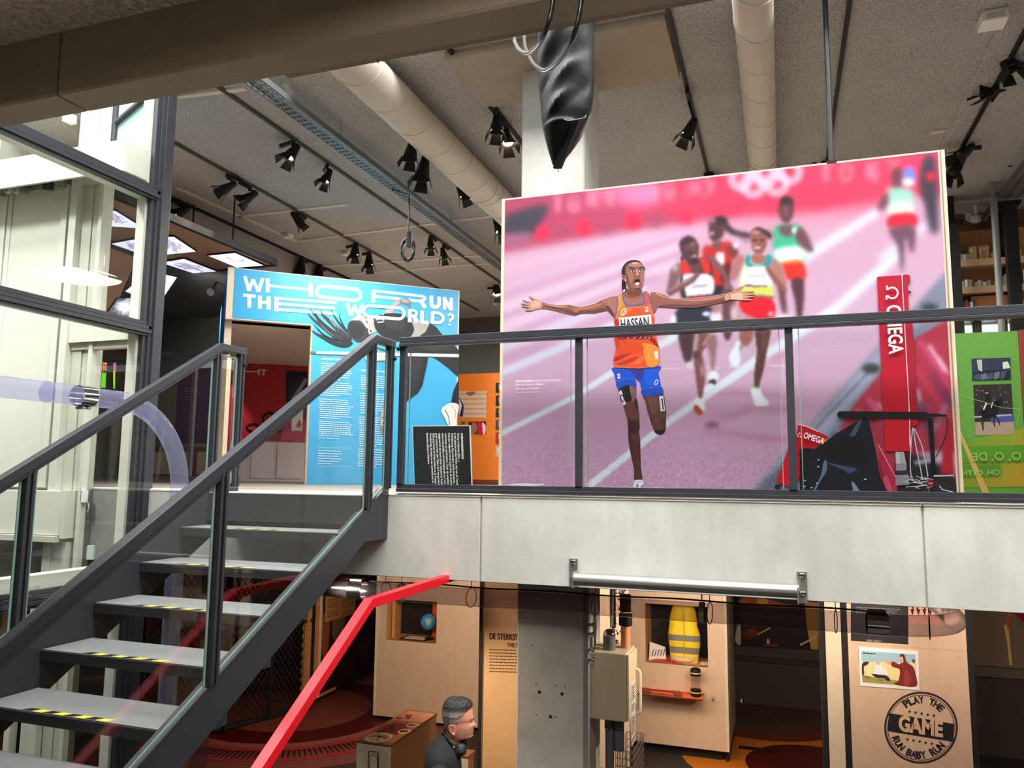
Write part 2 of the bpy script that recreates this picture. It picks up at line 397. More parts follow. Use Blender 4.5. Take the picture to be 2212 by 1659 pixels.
struct('beam_left', MB().box(-8.95*K, -8.62*K, 5.0, 14.8, 3.62*K, ZC+.3), M_WALLG)['label'] = 'grey boxed beam along the side of the hall ceiling'
struct('ceiling_low', MB().box(-13, -8.95*K, 5.0, 14.8, 3.9*K, ZC), M_WALLD)
struct('wall_left', MB().box(-13.2, -13, -5, 19, FL, 5), M_WALLD)
struct('wall_back', MB().box(-13, -5.2*K, 14.7, 14.9, FU, ZC), M_WALLD)
wb = struct('wall_back_panelled', MB().box(-5.2*K, .9*K, 14.7, 14.9, FU, ZC), M_WALLG)
for x in (-3.1, -1.9, -.7):
    MB().box(x-.012, x+.012, 14.685, 14.7, FU, 2.7).build('panel_joint', M_WALLD, wb)
MB().box(-5.2*K, .9*K, 14.4, 14.7, 3.25*K, 3.55*K).build('service_rail', M_STEELD, wb)
struct('wall_right', MB().box(9, 9.2, -5, 19, FL, 5), M_WALLD)
struct('wall_lower_back', MB().box(-13, 9, 15.5, 15.7, FL, -.7), mat('dark_brown_wall', (70, 58, 50), .8))
# glazed strip over the void, near ceiling, beam and the room behind the viewer
YB0 = 2.5; kb = YB0/3.67
ZN = 2.95*kb; ZBM = 2.5*kb
struct('ceiling_near', MB().box(-13, 9, -5, YB0+.05, ZN, ZN+.25), M_CEILN)
bj = [-13, PY(122, 200, YB0).x, PY(1560, 10, YB0).x+.6, 9]
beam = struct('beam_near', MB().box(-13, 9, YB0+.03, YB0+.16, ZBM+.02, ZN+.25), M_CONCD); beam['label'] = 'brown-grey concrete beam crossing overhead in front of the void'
for i in range(3):
    a, b = bj[i]+.008, bj[i+1]-.008
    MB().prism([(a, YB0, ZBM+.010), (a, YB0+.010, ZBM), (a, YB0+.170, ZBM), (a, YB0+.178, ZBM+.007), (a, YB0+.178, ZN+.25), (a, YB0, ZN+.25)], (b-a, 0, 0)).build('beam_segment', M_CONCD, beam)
lx = PY(620, 160, 2.75).x
lip = MB().prism([(lx, YB0+.182, ZBM+.04), (lx, YB0+.265, ZBM+.04), (lx, YB0+.265, ZBM+.27), (lx, YB0+.182, ZBM+.27)], (9-lx, 0, 0)); lip.build('beam_lip', mat('brown_stained_concrete', (140, 122, 104), .85, noise=(5, .15)), beam)
for px in (812, 1040, 800):
    x = PY(px, 128, YB0+.2).x; MB().box(x-.004, x+.004, YB0+.180, YB0+.267, ZBM+.037, ZBM+.08).build('shutter_mark', M_CONCD, beam)
p = PY(742, 15, YB0); MB().prism([(p.x-.014, YB0-.02, ZN+.02), (p.x+.02, YB0-.02, ZN+.02), (p.x+.02, YB0-.02, 2.80*kb), (p.x-.014, YB0-.02, 2.80*kb)], (0, .02, 0)).build('beam_pad', M_CONCD, beam)
struct('wall_behind', MB().box(-13, 9, -5.2, -5, FL, 2.3), mat('dim_back_wall', (120, 116, 110), .9))
struct('floor_landing', MB().box(-3.99, 9, -5, 2.0, -1.95, -1.75), mat('pale_landing_floor', (190, 186, 176), .6))
struct('floor_behind', MB().box(-13, 9, -5, 1.6, FL-.2, FL), M_FLOORD)
rs = struct('window_1', MB().box(-13, 9, YB0+.10, YB0+.14, ZN+.25, 3.4).box(-13, 9, 5.0, 5.04, ZC+.3, 5.6), M_WALLG)
rs['label'] = 'upstands of the glazed roof strip above the void'
for x in np.arange(-12.5, 9, 1.5): MB().bar((x, YB0+.12, 3.4), (x, 5.02, 5.55), .06, .1).build('glazing_bar', M_STEEL, rs)

# ------------------------------------------------------------------ railing on the floor edge
rail = thing('edge_railing', 'anthracite steel and glass railing along the concrete floor edge, in front of the photo wall', 'railing', (0, YS, FU))
x0 = PY(861, 900, YS).x; x1 = 8.5
MB().prism([(x0, YS-.02, .938), (x0, YS+.03, .938), (x0, YS+.03, .985), (x0, YS-.02, .985)], (x1-x0, 0, 0)).prism([(x0, YS-.026, .915), (x0, YS+.034, .915), (x0, YS+.034, .937), (x0, YS-.026, .937)], (x1-x0, 0, 0)).build('top_rail', M_STEEL, rail, bevel=.003)
MB().box(x0, x1, YS-.012, YS+.038, FU+.012, FU+.036).box(x0, x1, YS-.004, YS+.03, FU+.037, FU+.066).build('bottom_rail', M_STEEL, rail, bevel=.002)
pxs = [x0+.024, PY(1250, 900, YS).x, PY(1709, 900, YS).x, PY(1709, 900, YS).x+1.34, PY(1709, 900, YS).x+2.69, PY(1709, 900, YS).x+4.03]
for i, x in enumerate(pxs):
    MB().box(x-.023, x+.023, YS-.01, YS+.03, FU+.066, .915).build('post', M_STEEL, rail, bevel=.003)
    if i < len(pxs)-1:
        a, b = x+.058, pxs[i+1]-.058
        MB().box(a, b, YS+.004, YS+.014, FU+.067, .914).build('glass_pane', M_GLASS, rail)
        for e0 in (a-.004, b): MB().box(e0, e0+.004, YS+.003, YS+.015, FU+.067, .914).build('pane_edge', M_GEDGE, rail)
q = PY(864, 754, YS); MB().ball((q.x, YS-.02, q.z), .017, 12).cyl((q.x, YS-.02, q.z), (q.x, YS+.0, q.z), .008).build('clamp_bolt', M_BLACK, rail, smooth=True)
guard = thing('buffer_pipe', 'thick galvanised pipe bolted to the concrete floor edge on two plates', 'pipe', PY(1480, 1262, YS))
A = PY(1238, 1251, YS-.09); B = PY(1726, 1277, YS-.09); A.z = B.z = (A.z+B.z)/2
MB().cyl(A, B, .040, n=24).build('tube', M_GALV, guard, smooth=True)
for P_ in (A+Vector((-.02, 0, .045)), B+Vector((.02, 0, .03))):
    s = -1 if P_.x < 0 and P_ is not None and abs(P_.x-A.x) < .1 else 1
    x = P_.x
    mb = MB().box(x-.028, x+.028, YS-.008, YS, P_.z-.11, P_.z+.075).box(x-.004-s*.026, x+.004-s*.026, YS-.13, YS, P_.z-.10, P_.z+.0)
    pl_ = mb.build('end_plate', M_GALV, guard, bevel=.002)
    for dz in (.05, -.055): MB().lathe([(.0, -.02), (.013, -.018), (.015, -.008), (.019, -.006), (.019, 0)], (x, YS-.006, P_.z+dz), (0, 1, 0), 10).build('bolt', M_CHROME, pl_, smooth=True)

# ------------------------------------------------------------------ the stair
XR, XL = -2.655, -3.955
stair = thing('stair', 'anthracite steel stair with grey treads and glass-sided handrails climbing to the upper floor', 'stair', ((XR+XL)/2, 2.2, -1.75))
SL = .588
def stringer(xa, xb, y1, s1, o1, s2, o2):
    top = lambda y: -.115-s1*(y1-y); bot = lambda y: -.452-s2*(o2-y)
    P_ = [(xa, 5.0, -.115), (xa, y1, -.115), (xa, 2.05, top(2.05)), (xa, 2.05, bot(2.05)), (xa, o2, -.452), (xa, 5.0, -.452)]
    return MB().prism(P_, (xb-xa, 0, 0)), top
for xa, xb, f0, f1, y1, s1, s2, o2 in ((XR-.012, XR, XR-.062, XR+.004, 4.94, .540, .557, 4.69), (XL, XL+.012, XL-.050, XL+.012, 4.50, .603, .603, 4.74)):
    m, tp_ = stringer(xa, xb, y1, s1, 0, s2, o2)
    z_ = tp_(2.05)
    m.prism([(f0, y1, -.113), (f0, 2.05, z_+.002), (f0, 2.05, z_+.014), (f0, y1, -.101)], (f1-f0, 0, 0))
    m.prism([(f0, y1, -.113), (f0, 5.0, -.113), (f0, 5.0, -.101), (f0, y1, -.101)], (f1-f0, 0, 0))
    m.build('stringer', M_STEEL, stair)
m_tape = [mat('warning_yellow', (236, 196, 40), .5), M_BLACK]
for k in range(8):
    if k == 0: y0, y1, z, th = 4.66, 5.0, FU-.006, .20
    else: y0 = 4.402-.34*(k-1); y1 = y0+.345; z = -.376-.205*(k-1); th = .058
    t = MB().box(XL+.013, XR-.013, y0, y1, z-th, z-.006).build('tread' if k else 'landing_plate', M_STEELD, stair)
    MB().box(XL+.02, XR-.02, y0+.008, y1-.004, z-.006, z).build('tread_covering', M_TREAD if k else M_CREAM2, t)
    if k:
        tp = MB(); xs = XL+.30; n = 8; w = .068
        for i in range(n):
            a = xs+i*w; sk = .03
            tp.poly([(a, y0+.012, z+.0006), (a+w, y0+.012, z+.0006), (a+w+sk, y0+.05, z+.0006), (a+sk, y0+.05, z+.0006)], 0 if i % 2 else 1)
        tp.build('hazard_tape', m_tape, t)
def handrail(x, name):
    zt = lambda y: .962-.604*(4.72-y)
    h = .052
    P_ = [(x-.028, 2.0, zt(2.0)), (x-.028, 4.72, zt(4.72)), (x-.028, 5.0, .962), (x-.028, 5.0, .962-h), (x-.028, 4.735, .962-h), (x-.028, 2.0, zt(2.0)-h*1.16)]
    r = MB().prism(P_, (.056, 0, 0)); 
    r.prism([(x-.020, 2.0, zt(2.0)-.062), (x-.020, 4.735, .962-.053), (x-.020, 4.735, .962-.078), (x-.020, 2.0, zt(2.0)-.088)], (.040, 0, 0))
    r.build('handrail', M_STEEL, stair, bevel=.004)
    st = (lambda y: -.10-.540*(4.94-y)) if name == 'r' else (lambda y: min(-.10, -.10-.603*(4.50-y)))
    for y in (4.70, 4.965, 3.235):
        b = st(min(y, 4.94))
        ztop = (zt(y) if y < 4.72 else .962)-.05
        pm = MB().box(x-.024, x+.024, y-.026, y-.008, b, ztop).box(x-.024, x+.024, y+.010, y+.028, b, ztop).box(x-.008, x+.008, y-.008, y+.010, b, ztop)
        pm.build('rail_post', M_STEEL, stair)
    for (ya, yb) in ((3.285, 4.655), (2.06, 3.19), (4.745, 4.925)):
        P_ = [(x-.005, ya, st(ya)+.02), (x-.005, yb, st(min(yb, 4.93))+.02), (x-.005, yb, (zt(yb) if yb < 4.72 else .962)-.085), (x-.005, ya, (zt(ya) if ya < 4.72 else .962)-.085)]
        g = MB().prism(P_, (.010, 0, 0)).build('glass_pane', M_GLASS, stair)
        e = MB()
        for i in range(4): e.bar(P_[i], P_[(i+1) % 4], .013, .006, up=(1, 0, 0))
        e.build('pane_edge', M_GEDGE, g)
handrail(XR, 'r'); handrail(XL, 'l')
for x in (XR+.03, XL+.03):
    MB().ball((x, 4.985, .83), .014, 10).build('clamp_bolt', M_BLACK, stair, smooth=True)

# ------------------------------------------------------------------ red handrail of the stair below
XRD = -2.2
kn = PX(797, 1303, XRD); end = Vector((XRD, 5.95, kn.z+.02)); low = PX(563, 1659, XRD); d_ = (low-kn); low2 = kn+d_*1.5
rd = thing('red_handrail', 'bright red square steel handrail bending down in front of the plastic tube', 'handrail', low2)
w = .062
P0 = [low2, kn, end]
mb = MB()
def miter(pts, w, h):
    rings = []
    for i, p in enumerate(pts):
        a = (pts[i]-pts[i-1]).normalized() if i else (pts[1]-pts[0]).normalized()
        b = (pts[i+1]-pts[i]).normalized() if i < len(pts)-1 else a
        t = (a+b).normalized(); n = Vector((1, 0, 0)).cross(t).normalized(); k = 1/max(.3, n.dot(Vector((1, 0, 0)).cross(a).normalized()))
        rings.append([p+Vector((-w/2, 0, 0))+n*h/2*k, p+Vector((w/2, 0, 0))+n*h/2*k, p+Vector((w/2, 0, 0))-n*h/2*k, p+Vector((-w/2, 0, 0))-n*h/2*k])
    return rings
R_ = miter(P0, .055, .05)
for i in range(2): mb.hexa(R_[i], R_[i+1])
mb.build('bar', M_RED, rd)
MB().cyl((XRD, 5.9, kn.z-.02), (XRD, 5.9, -.70), .014).build('hanger', M_RED, rd)
# ------------------------------------------------------------------ glazed lift tower beside the stair
XG, YL = -4.83, 4.95
lift = thing('lift_tower', 'glazed lift tower of cream steel and anthracite frames beside the stair', 'lift', (-5.9, 4.0, FL))
def lbox(name, x0, x1, y0, y1, z0, z1, m=M_CREAM, par=None, **k): return MB().box(x0, x1, y0, y1, z0, z1).build(name, m, par or lift, **k)
# corner post and the stepped dark transoms of the side wall (run along Y)
for a, b, c, d in ((XG-.05, XG+.012, 4.90, 4.985), (XG-.03, XG+.03, 4.935, 5.03), (XG-.045, XG-.005, 4.86, 4.90)):
    lbox('corner_mullion', a, b, c, d, FL, 4.4, M_STEEL, bevel=.003)
for zt in (PX(34, 261, XG).z, PX(0, 616, XG).z, PX(0, 1287, XG).z):
    mb = MB()
    for i, (dz, dx) in enumerate(((0, .0), (.034, .012), (.068, .02))):
        mb.box(XG-.04, XG+dx, 0.0, 4.93, zt-dz-.030, zt-dz)
    mb.box(XG-.04, XG+.008, 0.0, 4.93, zt-.118, zt-.102)
    mb.build('side_transom', M_STEEL, lift, bevel=.002)
    lbox('cream_transom', XG-.16, XG-.045, 0.0, 4.86, zt-.10, zt-.02)
zt = PX(0, 1258, XG).z
lbox('cream_transom', XG-.16, XG-.03, 0.0, 4.86, zt-.06, zt+.01)
zs = [FL, PX(0, 1287, XG).z-.12, PX(0, 1258, XG).z+.01, PX(0, 650, XG).z, PX(0, 616, XG).z, PX(0, 290, XG).z, PX(34, 261, XG).z, 4.4]
for i in (0, 2, 4, 6): lbox('side_glass', XG-.02, XG-.01, .1, 4.90, zs[i], zs[i+1], M_GLASSL)
lbox('corner_stanchion', XG-.135, XG-.05, 4.84, 4.925, FL, 4.4)
# far wall with landing doors seen from the shaft side
def pz(px, py): return PY(px, py, YL)
zd0, zd1 = pz(100, 1058).z, pz(100, 414).z
door = bpy.data.objects.new('landing_door', None); COL.objects.link(door); door.parent = lift; door.location = Vector((pz(70, 1058).x, YL-.03, zd0))-Vector(lift.location)
xr = pz(143, 700).x
xs_ = [pz(10, 700).x-.9, pz(10, 700).x, xr]
for i in range(2):
    a, b = xs_[i]+.006, xs_[i+1]-.004
    MB().box(a, b, YL-.06, YL-.03, zd0+.02, zd1).box(b-.07, b, YL-.075, YL-.06, zd0+.02, zd1).box(a, a+.05, YL-.068, YL-.06, zd0+.02, zd1).build('door_leaf', M_CREAM, door, bevel=.003)
tk = PY(0, 415, YL-.08).z
MB().box(xs_[0], xr+.05, YL-.05, YL-.02, zd1+.01, zd1+.20).build('hanger_backplate', mat('grey_zinc_plate', (150, 150, 142), .45, .5), door)
MB().box(xs_[0], xr+.02, YL-.10, YL-.05, zd1+.045, zd1+.075).box(xs_[0], xr+.04, YL-.09, YL-.05, zd1+.16, zd1+.185).build('hanger_track', M_GALV, door)
for px in (17, 35):
    c = PY(px, 411, YL-.11)
    MB().cyl((c.x, YL-.125, c.z), (c.x, YL-.095, c.z), .034, n=18).build('roller', M_WHITE, door, smooth=True)
    MB().lathe([(.010, 0), (.022, .001), (.022, .006), (.010, .008)], (c.x, YL-.126, c.z), (0, -1, 0), 14).build('roller_hub', M_GALV, door)
for px, w_ in ((3, .05), (52, .03), (104, .05), (133, .06)):
    c = PY(px, 408, YL-.1); MB().box(c.x-w_/2, c.x+w_/2, YL-.115, YL-.07, zd1-.03, zd1+.15).box(c.x-w_, c.x-w_*.4, YL-.12, YL-.09, zd1-.03, zd1+.02).build('hanger_bracket', M_GALV if px != 104 else M_STEELD, door)
lbox('brush_seal', xr+.004, xr+.012, YL-.05, YL-.03, zd0, zd1, mat('purple_brush', (70, 40, 62), .9), door)
# door column and jamb
ca, cb, cc = pz(151, 700).x, pz(166, 700).x, pz(208, 700).x
lbox('door_column', ca, cb, YL-.09, YL+.06, FL, zd1+.06)
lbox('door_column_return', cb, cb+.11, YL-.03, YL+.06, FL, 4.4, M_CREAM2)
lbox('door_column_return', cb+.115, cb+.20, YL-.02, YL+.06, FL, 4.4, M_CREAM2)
lbox('jamb_strip', cb+.205, cb+.245, YL-.05, YL+.06, FL, 4.4)
uc = PY(186, 250, YL-.09)
lbox('upper_column', PY(175, 250, YL-.1).x, PY(197, 250, YL-.1).x, YL-.1, YL+.05, PY(200, 312, 4.6).z, 4.4)
lbox('upper_mullion', PY(230, 300, YL).x, PY(252, 300, YL).x, YL-.02, YL+.03, PY(200, 312, 4.6).z, 4.4, M_STEEL)
p0, p1 = PY(272, 300, 4.6), PY(272, 366, 4.6)
MB().box(p0.x-3.0, p0.x, 4.6, 4.625, p1.z, p0.z).box(p0.x-.02, p0.x, 4.625, YL-.08, p1.z, p0.z).box(p0.x-3.0, p0.x-.02, 4.625, YL-.08, p0.z-.02, p0.z).build('door_header', M_CREAM, lift)
MB().box(p0.x-1.06, p0.x-1.056, 4.597, 4.6, p1.z, p0.z).build('header_joint', M_CREAM2, lift)
lbox('head_rail', cb, XG-.13, YL-.06, YL+.03, zd1-.02, zd1+.07)
# glazing of the far wall: upper right pane coloured like reflected sky, lower panes clear, mid transom at floor level
gx0, gx1 = cb+.25, XG-.135
lbox('far_glass', gx0, gx1, YL+.0, YL+.01, pz(250, 705).z, zd1-.02, M_GLASSL)
lbox('far_glass', gx0, gx1, YL+.0, YL+.01, FL, pz(250, 760).z, M_GLASSL)
lbox('sky_reflection_pane', PY(252, 300, YL).x, gx1, YL+.0, YL+.01, zd1+.07, 4.4, M_GLASSSKY)
MB().bar(PY(252, 268, YL-.01), PY(325, 205, YL-.01), .02, .07, up=(0, 1, 0)).build('glazing_brace', M_STEEL, lift)
lbox('far_glass', -7.9, PY(174, 250, YL-.1).x, YL, YL+.01, p0.z, 4.4, M_GLASSL)
tz0, tz1 = pz(220, 740).z, pz(220, 700).z
lbox('mid_transom', cb, XG-.13, YL-.07, YL+.03, tz0, tz1)
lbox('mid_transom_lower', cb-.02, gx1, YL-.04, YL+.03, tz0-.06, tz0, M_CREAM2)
# sill apron under the doors, side chute and lower frame
az0 = pz(100, 1153).z
lbox('door_apron', xs_[0], pz(158, 1100).x, YL-.12, YL+.04, az0, zd0-.004, bevel=.004)
MB().prism([(pz(160, 1060).x, YL-.12, zd0), (pz(172, 1060).x, YL-.12, zd0), (pz(166, 1160).x, YL-.12, az0-.02), (pz(155, 1160).x, YL-.12, az0-.02)], (0, .14, 0)).build('apron_end', M_CREAM, lift)
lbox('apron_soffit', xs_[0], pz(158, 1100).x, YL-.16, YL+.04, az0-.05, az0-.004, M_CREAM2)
fl0 = pz(100, 1262).z
lbox('lower_column', pz(103, 1200).x, pz(126, 1200).x, YL-.03, YL+.04, fl0-.3, az0-.05)
lbox('lower_column', pz(128, 1200).x, pz(158, 1200).x, YL-.08, YL+.04, fl0-.1, az0-.05)
lbox('lower_window', -7.9, pz(103, 1200).x, YL, YL+.01, fl0, az0-.05, mat('dim_grey_glazing', (96, 100, 92), .15))
lbox('lower_sill', -7.9, gx1+.02, YL-.05, YL+.04, fl0-.12, fl0)
for px, w_ in ((60, .1), (95, .03), (140, .05), (20, .06), (230, .05)):
    c = PY(px, 1600, YL); lbox('lower_stanchion', c.x-w_/2, c.x+w_/2, YL-.03, YL+.04, FL, fl0-.12)
lbox('intercom_box', pz(186, 1060).x, pz(194, 1060).x, YL-.05, YL-.012, pz(190, 1085).z, pz(190, 1060).z, M_WHITE)
MB().tube([pz(190, 1086), pz(192, 1095), pz(189, 1106)], .004, 6).build('intercom_lead', M_WHITE, lift)
lbox('call_plate', pz(194, 1190).x, pz(208, 1190).x, YL-.03, YL-.012, pz(200, 1208).z, pz(200, 1178).z, mat('pale_green_plate', (190, 205, 196), .4))
lbox('shaft_side', -8.0, -7.9, 0, YL, FL, 4.4, M_CREAM2)
lbox('shaft_camera', pz(158, 262).x, pz(170, 262).x, YL-.11, YL-.02, pz(160, 272).z, pz(160, 255).z, M_WHITE)

# ------------------------------------------------------------------ pneumatic plastic tubes
XT = -4.25
ptube = thing('clear_tube', 'clear blue plastic tube running beside the lift and bending down past the stair', 'tube', (XT, 4.7, FL))
zt_ = PX(80, 844, XT).z
RT = .0635
cv = [Vector((XT, 4.72-.62+.62*math.sin(a), zt_-.62+.62*math.cos(a))) for a in [i*math.pi/2/14 for i in range(15)]]
path = [Vector((XT, 1.8, zt_)), Vector((XT, 2.6, zt_)), Vector((XT, 3.4, zt_))]+cv+[Vector((XT, 4.72, zt_-.9)), Vector((XT, 4.72, -1.6)), Vector((XT, 4.72, FL+.02))]
MB().tube(path, RT, 22, caps=False).build('tube_wall', M_TUBE, ptube, smooth=True)
def ring(c, ax, r, w, name, par, m=M_CHROME):
    c = Vector(c); ax = Vector(ax)
    return MB().lathe([(r-.004, -w/2), (r+.003, -w/2), (r+.003, w/2), (r-.004, w/2)], c, ax, 24).build(name, m, par, smooth=True)
yk = PX(172, 857, XT).y
mbk = MB(); n = 24
for s_ in range(2): pass
for k, (y_a, y_b) in enumerate(((yk-.02, yk+.09),)):
    mbk.tube([(XT, y_a, zt_), (XT, y_b, zt_)], RT+.004, 24, caps=False)
mbk.build('coupling_sleeve', M_CHROME, ptube, smooth=True)
MB().box(XT-.03, XT+.03, yk+.0, yk+.07, zt_-RT-.022, zt_-RT-.004).build('sleeve_clasp', M_CHROME, ptube, bevel=.003)
MB().cyl((XT-.025, yk+.035, zt_-RT-.012), (XT+.03, yk+.035, zt_-RT-.012), .006).build('clasp_pin', M_GALV, ptube)
for y in (3.55, ): ring((XT, y, zt_), (0, 1, 0), RT, .004, 'weld_ring', ptube, M_TUBE)
YT = 5.35; zh = -.878
htube = thing('smoky_tube', 'clear smoky plastic tube hanging under the concrete floor edge from wire loops', 'tube', (-1.0, YT, zh))
xe = PY(2100, 1350, YT).x
R2 = .62
hp = [Vector((-4.0, YT-.0, zh-2.3)), Vector((-4.0, YT, zh-1.0))]
hp = [Vector((-4.28, YT-.3, FL+.05)), Vector((-4.24, YT-.28, -2.4))]+[Vector((-3.55-.68*math.cos(a), YT-.28*math.cos(a), zh-.75+.75*math.sin(a))) for a in [i*math.pi/2/12 for i in range(13)]]
hp += [Vector((x, YT, zh)) for x in (-3.0, -2, -1, 0, .6, xe-.42)]
hp += [Vector((xe-.42+.40*math.sin(a), YT+.40-.40*math.cos(a), zh+.0)) for a in [i*math.pi/2/10 for i in range(1, 11)]]
hp += [Vector((xe-.02, 6.6, zh)), Vector((xe-.02, 7.6, zh))]
MB().tube(hp, RT, 22, caps=False).build('tube_wall', M_TUBE2, htube, smooth=True)
for px in (771, 1893):
    c = PY(px, 1300, YT); MB().tube([(c.x-.06, YT, zh), (c.x+.06, YT, zh)], RT+.004, 24, caps=False).build('coupling_sleeve', M_CHROME, htube, smooth=True)
    MB().box(c.x-.05, c.x+.05, YT-.03, YT+.03, zh+RT+.004, zh+RT+.02).build('sleeve_clasp', M_STEELD, htube)
for px in (832, 1018, 1286, 1533, 1804, 2005):
    c = PY(px, 1300, YT); t = .06
    loop = [Vector((c.x+.012*math.sin(a), YT+(RT+.006)*math.sin(a), zh+(RT+.006)*math.cos(a))) for a in [k*2*math.pi/20 for k in range(20)]]
    MB().tube(loop, .003, 6, closed=True).build('wire_loop', M_BLACK, htube)
    MB().cyl((c.x, YT, zh+RT), (c.x, YT, -.715), .003, n=6).build('hanger_wire', M_BLACK, htube)
for px in (866, 1516):
    c = PY(px, 1300, YT)
    MB().cyl((c.x, YT, zh+RT+.02), (c.x, YT, -.715), .005, n=8).build('hanger_rod', M_GALV, htube)
    MB().tube([(c.x-.016, YT, zh), (c.x+.016, YT, zh)], RT+.005, 20, caps=False).build('pipe_clamp', M_GALV, htube, smooth=True)
MB().tube([Vector((x, YT+.02, zh+RT+.008+.004*math.sin(x*7))) for x in np.linspace(-3.2, xe-.5, 60)], .006, 6).build('signal_cable', M_BLACK, htube)

# ------------------------------------------------------------------ ceiling services
def duct(name, label, x, r, z, joints):
    x, r, z = x*K, r*K, z*K
    d = thing(name, label, 'duct', (x, 5.1, z))
    MB().tube([(x, y, z) for y in (4.4, 7, 10, 12, 14.6)], r, 40).build('duct_wall', M_DUCT, d, smooth=True)
    sp = MB(); n = 24; pitch = .45
    pts = [Vector((x+(r+.001)*math.cos(2*math.pi*k/n), 4.45+pitch*k/n, z+(r+.001)*math.sin(2*math.pi*k/n))) for k in range(int(10/pitch*n))]
    sp.tube(pts, .0045, 4); sp.build('spiral_seam', M_DUCT, d)
    for y in joints: ring((x, y*K, z), (0, 1, 0), r+.004, .05, 'joint_band', d, M_DUCT)
    for y in (6, 8.5, 11): MB().cyl((x, y, z+r-.01), (x, y, ZC), .006, n=6).build('duct_hanger', M_GALV, d)
duct('ventilation_duct', 'cream spiral ventilation duct slanting across the ceiling towards the photo wall, by the cable tray', -3.70, .212, 3.84, (9.4, 13))
duct('ventilation_duct', 'cream spiral ventilation duct on the ceiling straight above the photo wall, beside the black rod', -.118, .163, 3.88, (9.6, 13))
def tray(label, x, y0, y1, z, w, m):
    x, y0, y1, z, w = x*K, y0*K, y1*K, z*K, w*K
    t = thing('cable_tray', label, 'cable tray', (x, y0, z))
    MB().box(x-w/2-.004, x-w/2, y0, y1, z, z+.05).build('tray_side', m, t); MB().box(x+w/2, x+w/2+.004, y0, y1, z, z+.05).build('tray_side', m, t)
    b = MB(); k = 0
    for f in (-.5, -.30, -.12, .06, .24, .42): b.box(x+w*f, x+w*f+w*.085, y0, y1, z-.002, z)
    y = y0
    while y < y1: b.box(x-w/2, x+w/2, y, y+.027, z-.003, z-.0005); y += .075
    b.build('perforated_base', m, t)
    b = MB().tube([(x-.03, y0, z+.02), (x-.02, (y0+y1)/2, z+.015), (x-.03, y1, z+.02)], .02, 6); b.build('cable_run', M_BLACKM, t)
    for y in (5.9, 8.4, 11.0):
        MB().cyl((x+w/2, y, z+.05), (x+w/2, y, ZC), .005, n=6).build('tray_hanger', M_GALV, t)
    return t
tray('perforated grey cable tray slung diagonally under the ceiling above the blue display', -4.82, 5.6, 15.5, 3.83, .20, mat('tray_zinc', (120, 124, 126), .45, .4))
pz4 = PZ(2212, 372, 3.9); tray('dark perforated cable tray under the ceiling above the bookcase', 3.05, 8.5, 15.5, 3.85, .26, mat('tray_zinc_dark', (96, 92, 86), .55, .3))
# tracks
TR = {}
for nm, x, desc in (('a', -8.52, 'lighting track hugging the boxed ceiling beam'), ('b', -7.05, 'lighting track second from the boxed ceiling beam'), ('c', -5.56, 'lighting track just beside the perforated cable tray above the blue display'),
                    ('d', -3.96, 'lighting track running alongside the slanting cream duct'), ('e', -2.92, 'lighting track between the slanting duct and the concrete column'),
                    ('f', -.83, 'lighting track between the column and the straight cream duct'), ('g', .666, 'lighting track behind the black suspension rod'), ('h', 2.215, 'lighting track above the bookcase end of the hall')):
    x *= K
    t = thing('light_track', 'black '+desc, 'light track', (x, 6.3, ZC), None)
    MB().box(x-.015, x+.015, 5.02, 14.0, ZC-.030, ZC-.001).box(x-.005, x+.005, 5.02, 14.0, ZC-.033, ZC-.030).build('track_profile', M_BLACK if nm not in 'bc' else mat('track_grey', (74, 70, 66), .5), t)
    TR[nm] = x
M_LAMP = mat('lit_lamp_face', (255, 236, 190), .4, emit=((255, 228, 176), 9))
M_LAMPOFF = mat('reflector_bowl', (120, 110, 96), .25, .8)
def spot(tr, px, py, aim, label, lit=True, size=1.0, adapter=(0, 1, 0), z=None, power=0, black=True):
    """track spotlight whose lamp body sits where picture point (px,py) meets the plane below its track"""
    x = TR[tr]
    P_ = PX(px, py, x); y = P_.y; 
    zz = ZC-.034; size *= K
    t = thing('track_spotlight', label, 'spotlight', (x, y, ZC-.034), 'black track spotlights with barn doors')
    ad = Vector(adapter)
    c = Vector((x, y, zz-.02)); MB().bar(c-ad*.02, c+ad*.17, .03, .036).build('track_adapter', M_BLACK, t)
    body = Vector((x, P_.y, P_.z)); a = Vector(aim).normalized()
    s = size
    top = body-a*.10*s
    MB().bar((x, y, zz), (x, y, zz-.06), .02, .02, up=(0, 1, 0)).bar((x, y, zz-.05), top+Vector((0, 0, .02)), .022, .012, up=(0, 1, 0)).build('yoke', M_BLACK, t)
    MB().lathe([(.018*s, -.13*s), (.034*s, -.12*s), (.045*s, -.05*s), (.062*s, .03*s), (.070*s, .075*s), (.066*s, .075*s), (.055*s, .045*s)], body, a, 18).build('lamp_body', M_BLACK, t, smooth=True)
    MB().lathe([(.0, .046*s), (.03*s, .050*s), (.054*s, .052*s)], body, a, 16).build('lamp_face', M_LAMP if lit else M_LAMPOFF, t)
    u = a.orthogonal().normalized(); w_ = a.cross(u)
    for k in range(4):
        ang = math.pi/2*k+.4; d = u*math.cos(ang)+w_*math.sin(ang); e = a.cross(d)
        b0 = body+a*.075*s+d*.066*s; tip = b0+a*.085*s+d*.035*s
        MB().prism([b0-e*.042*s, b0+e*.042*s, tip+e*.062*s, tip-e*.062*s], d*.004).build('barn_door', M_BLACK, t)
    if power: lamp('spot_beam', 'SPOT', body+a*.09, power, (1.0, .86, .68), body+a, spot_size=math.radians(50), spot_blend=.6, shadow_soft_size=.04)
    return t
DN = Vector((0, 0, -1))
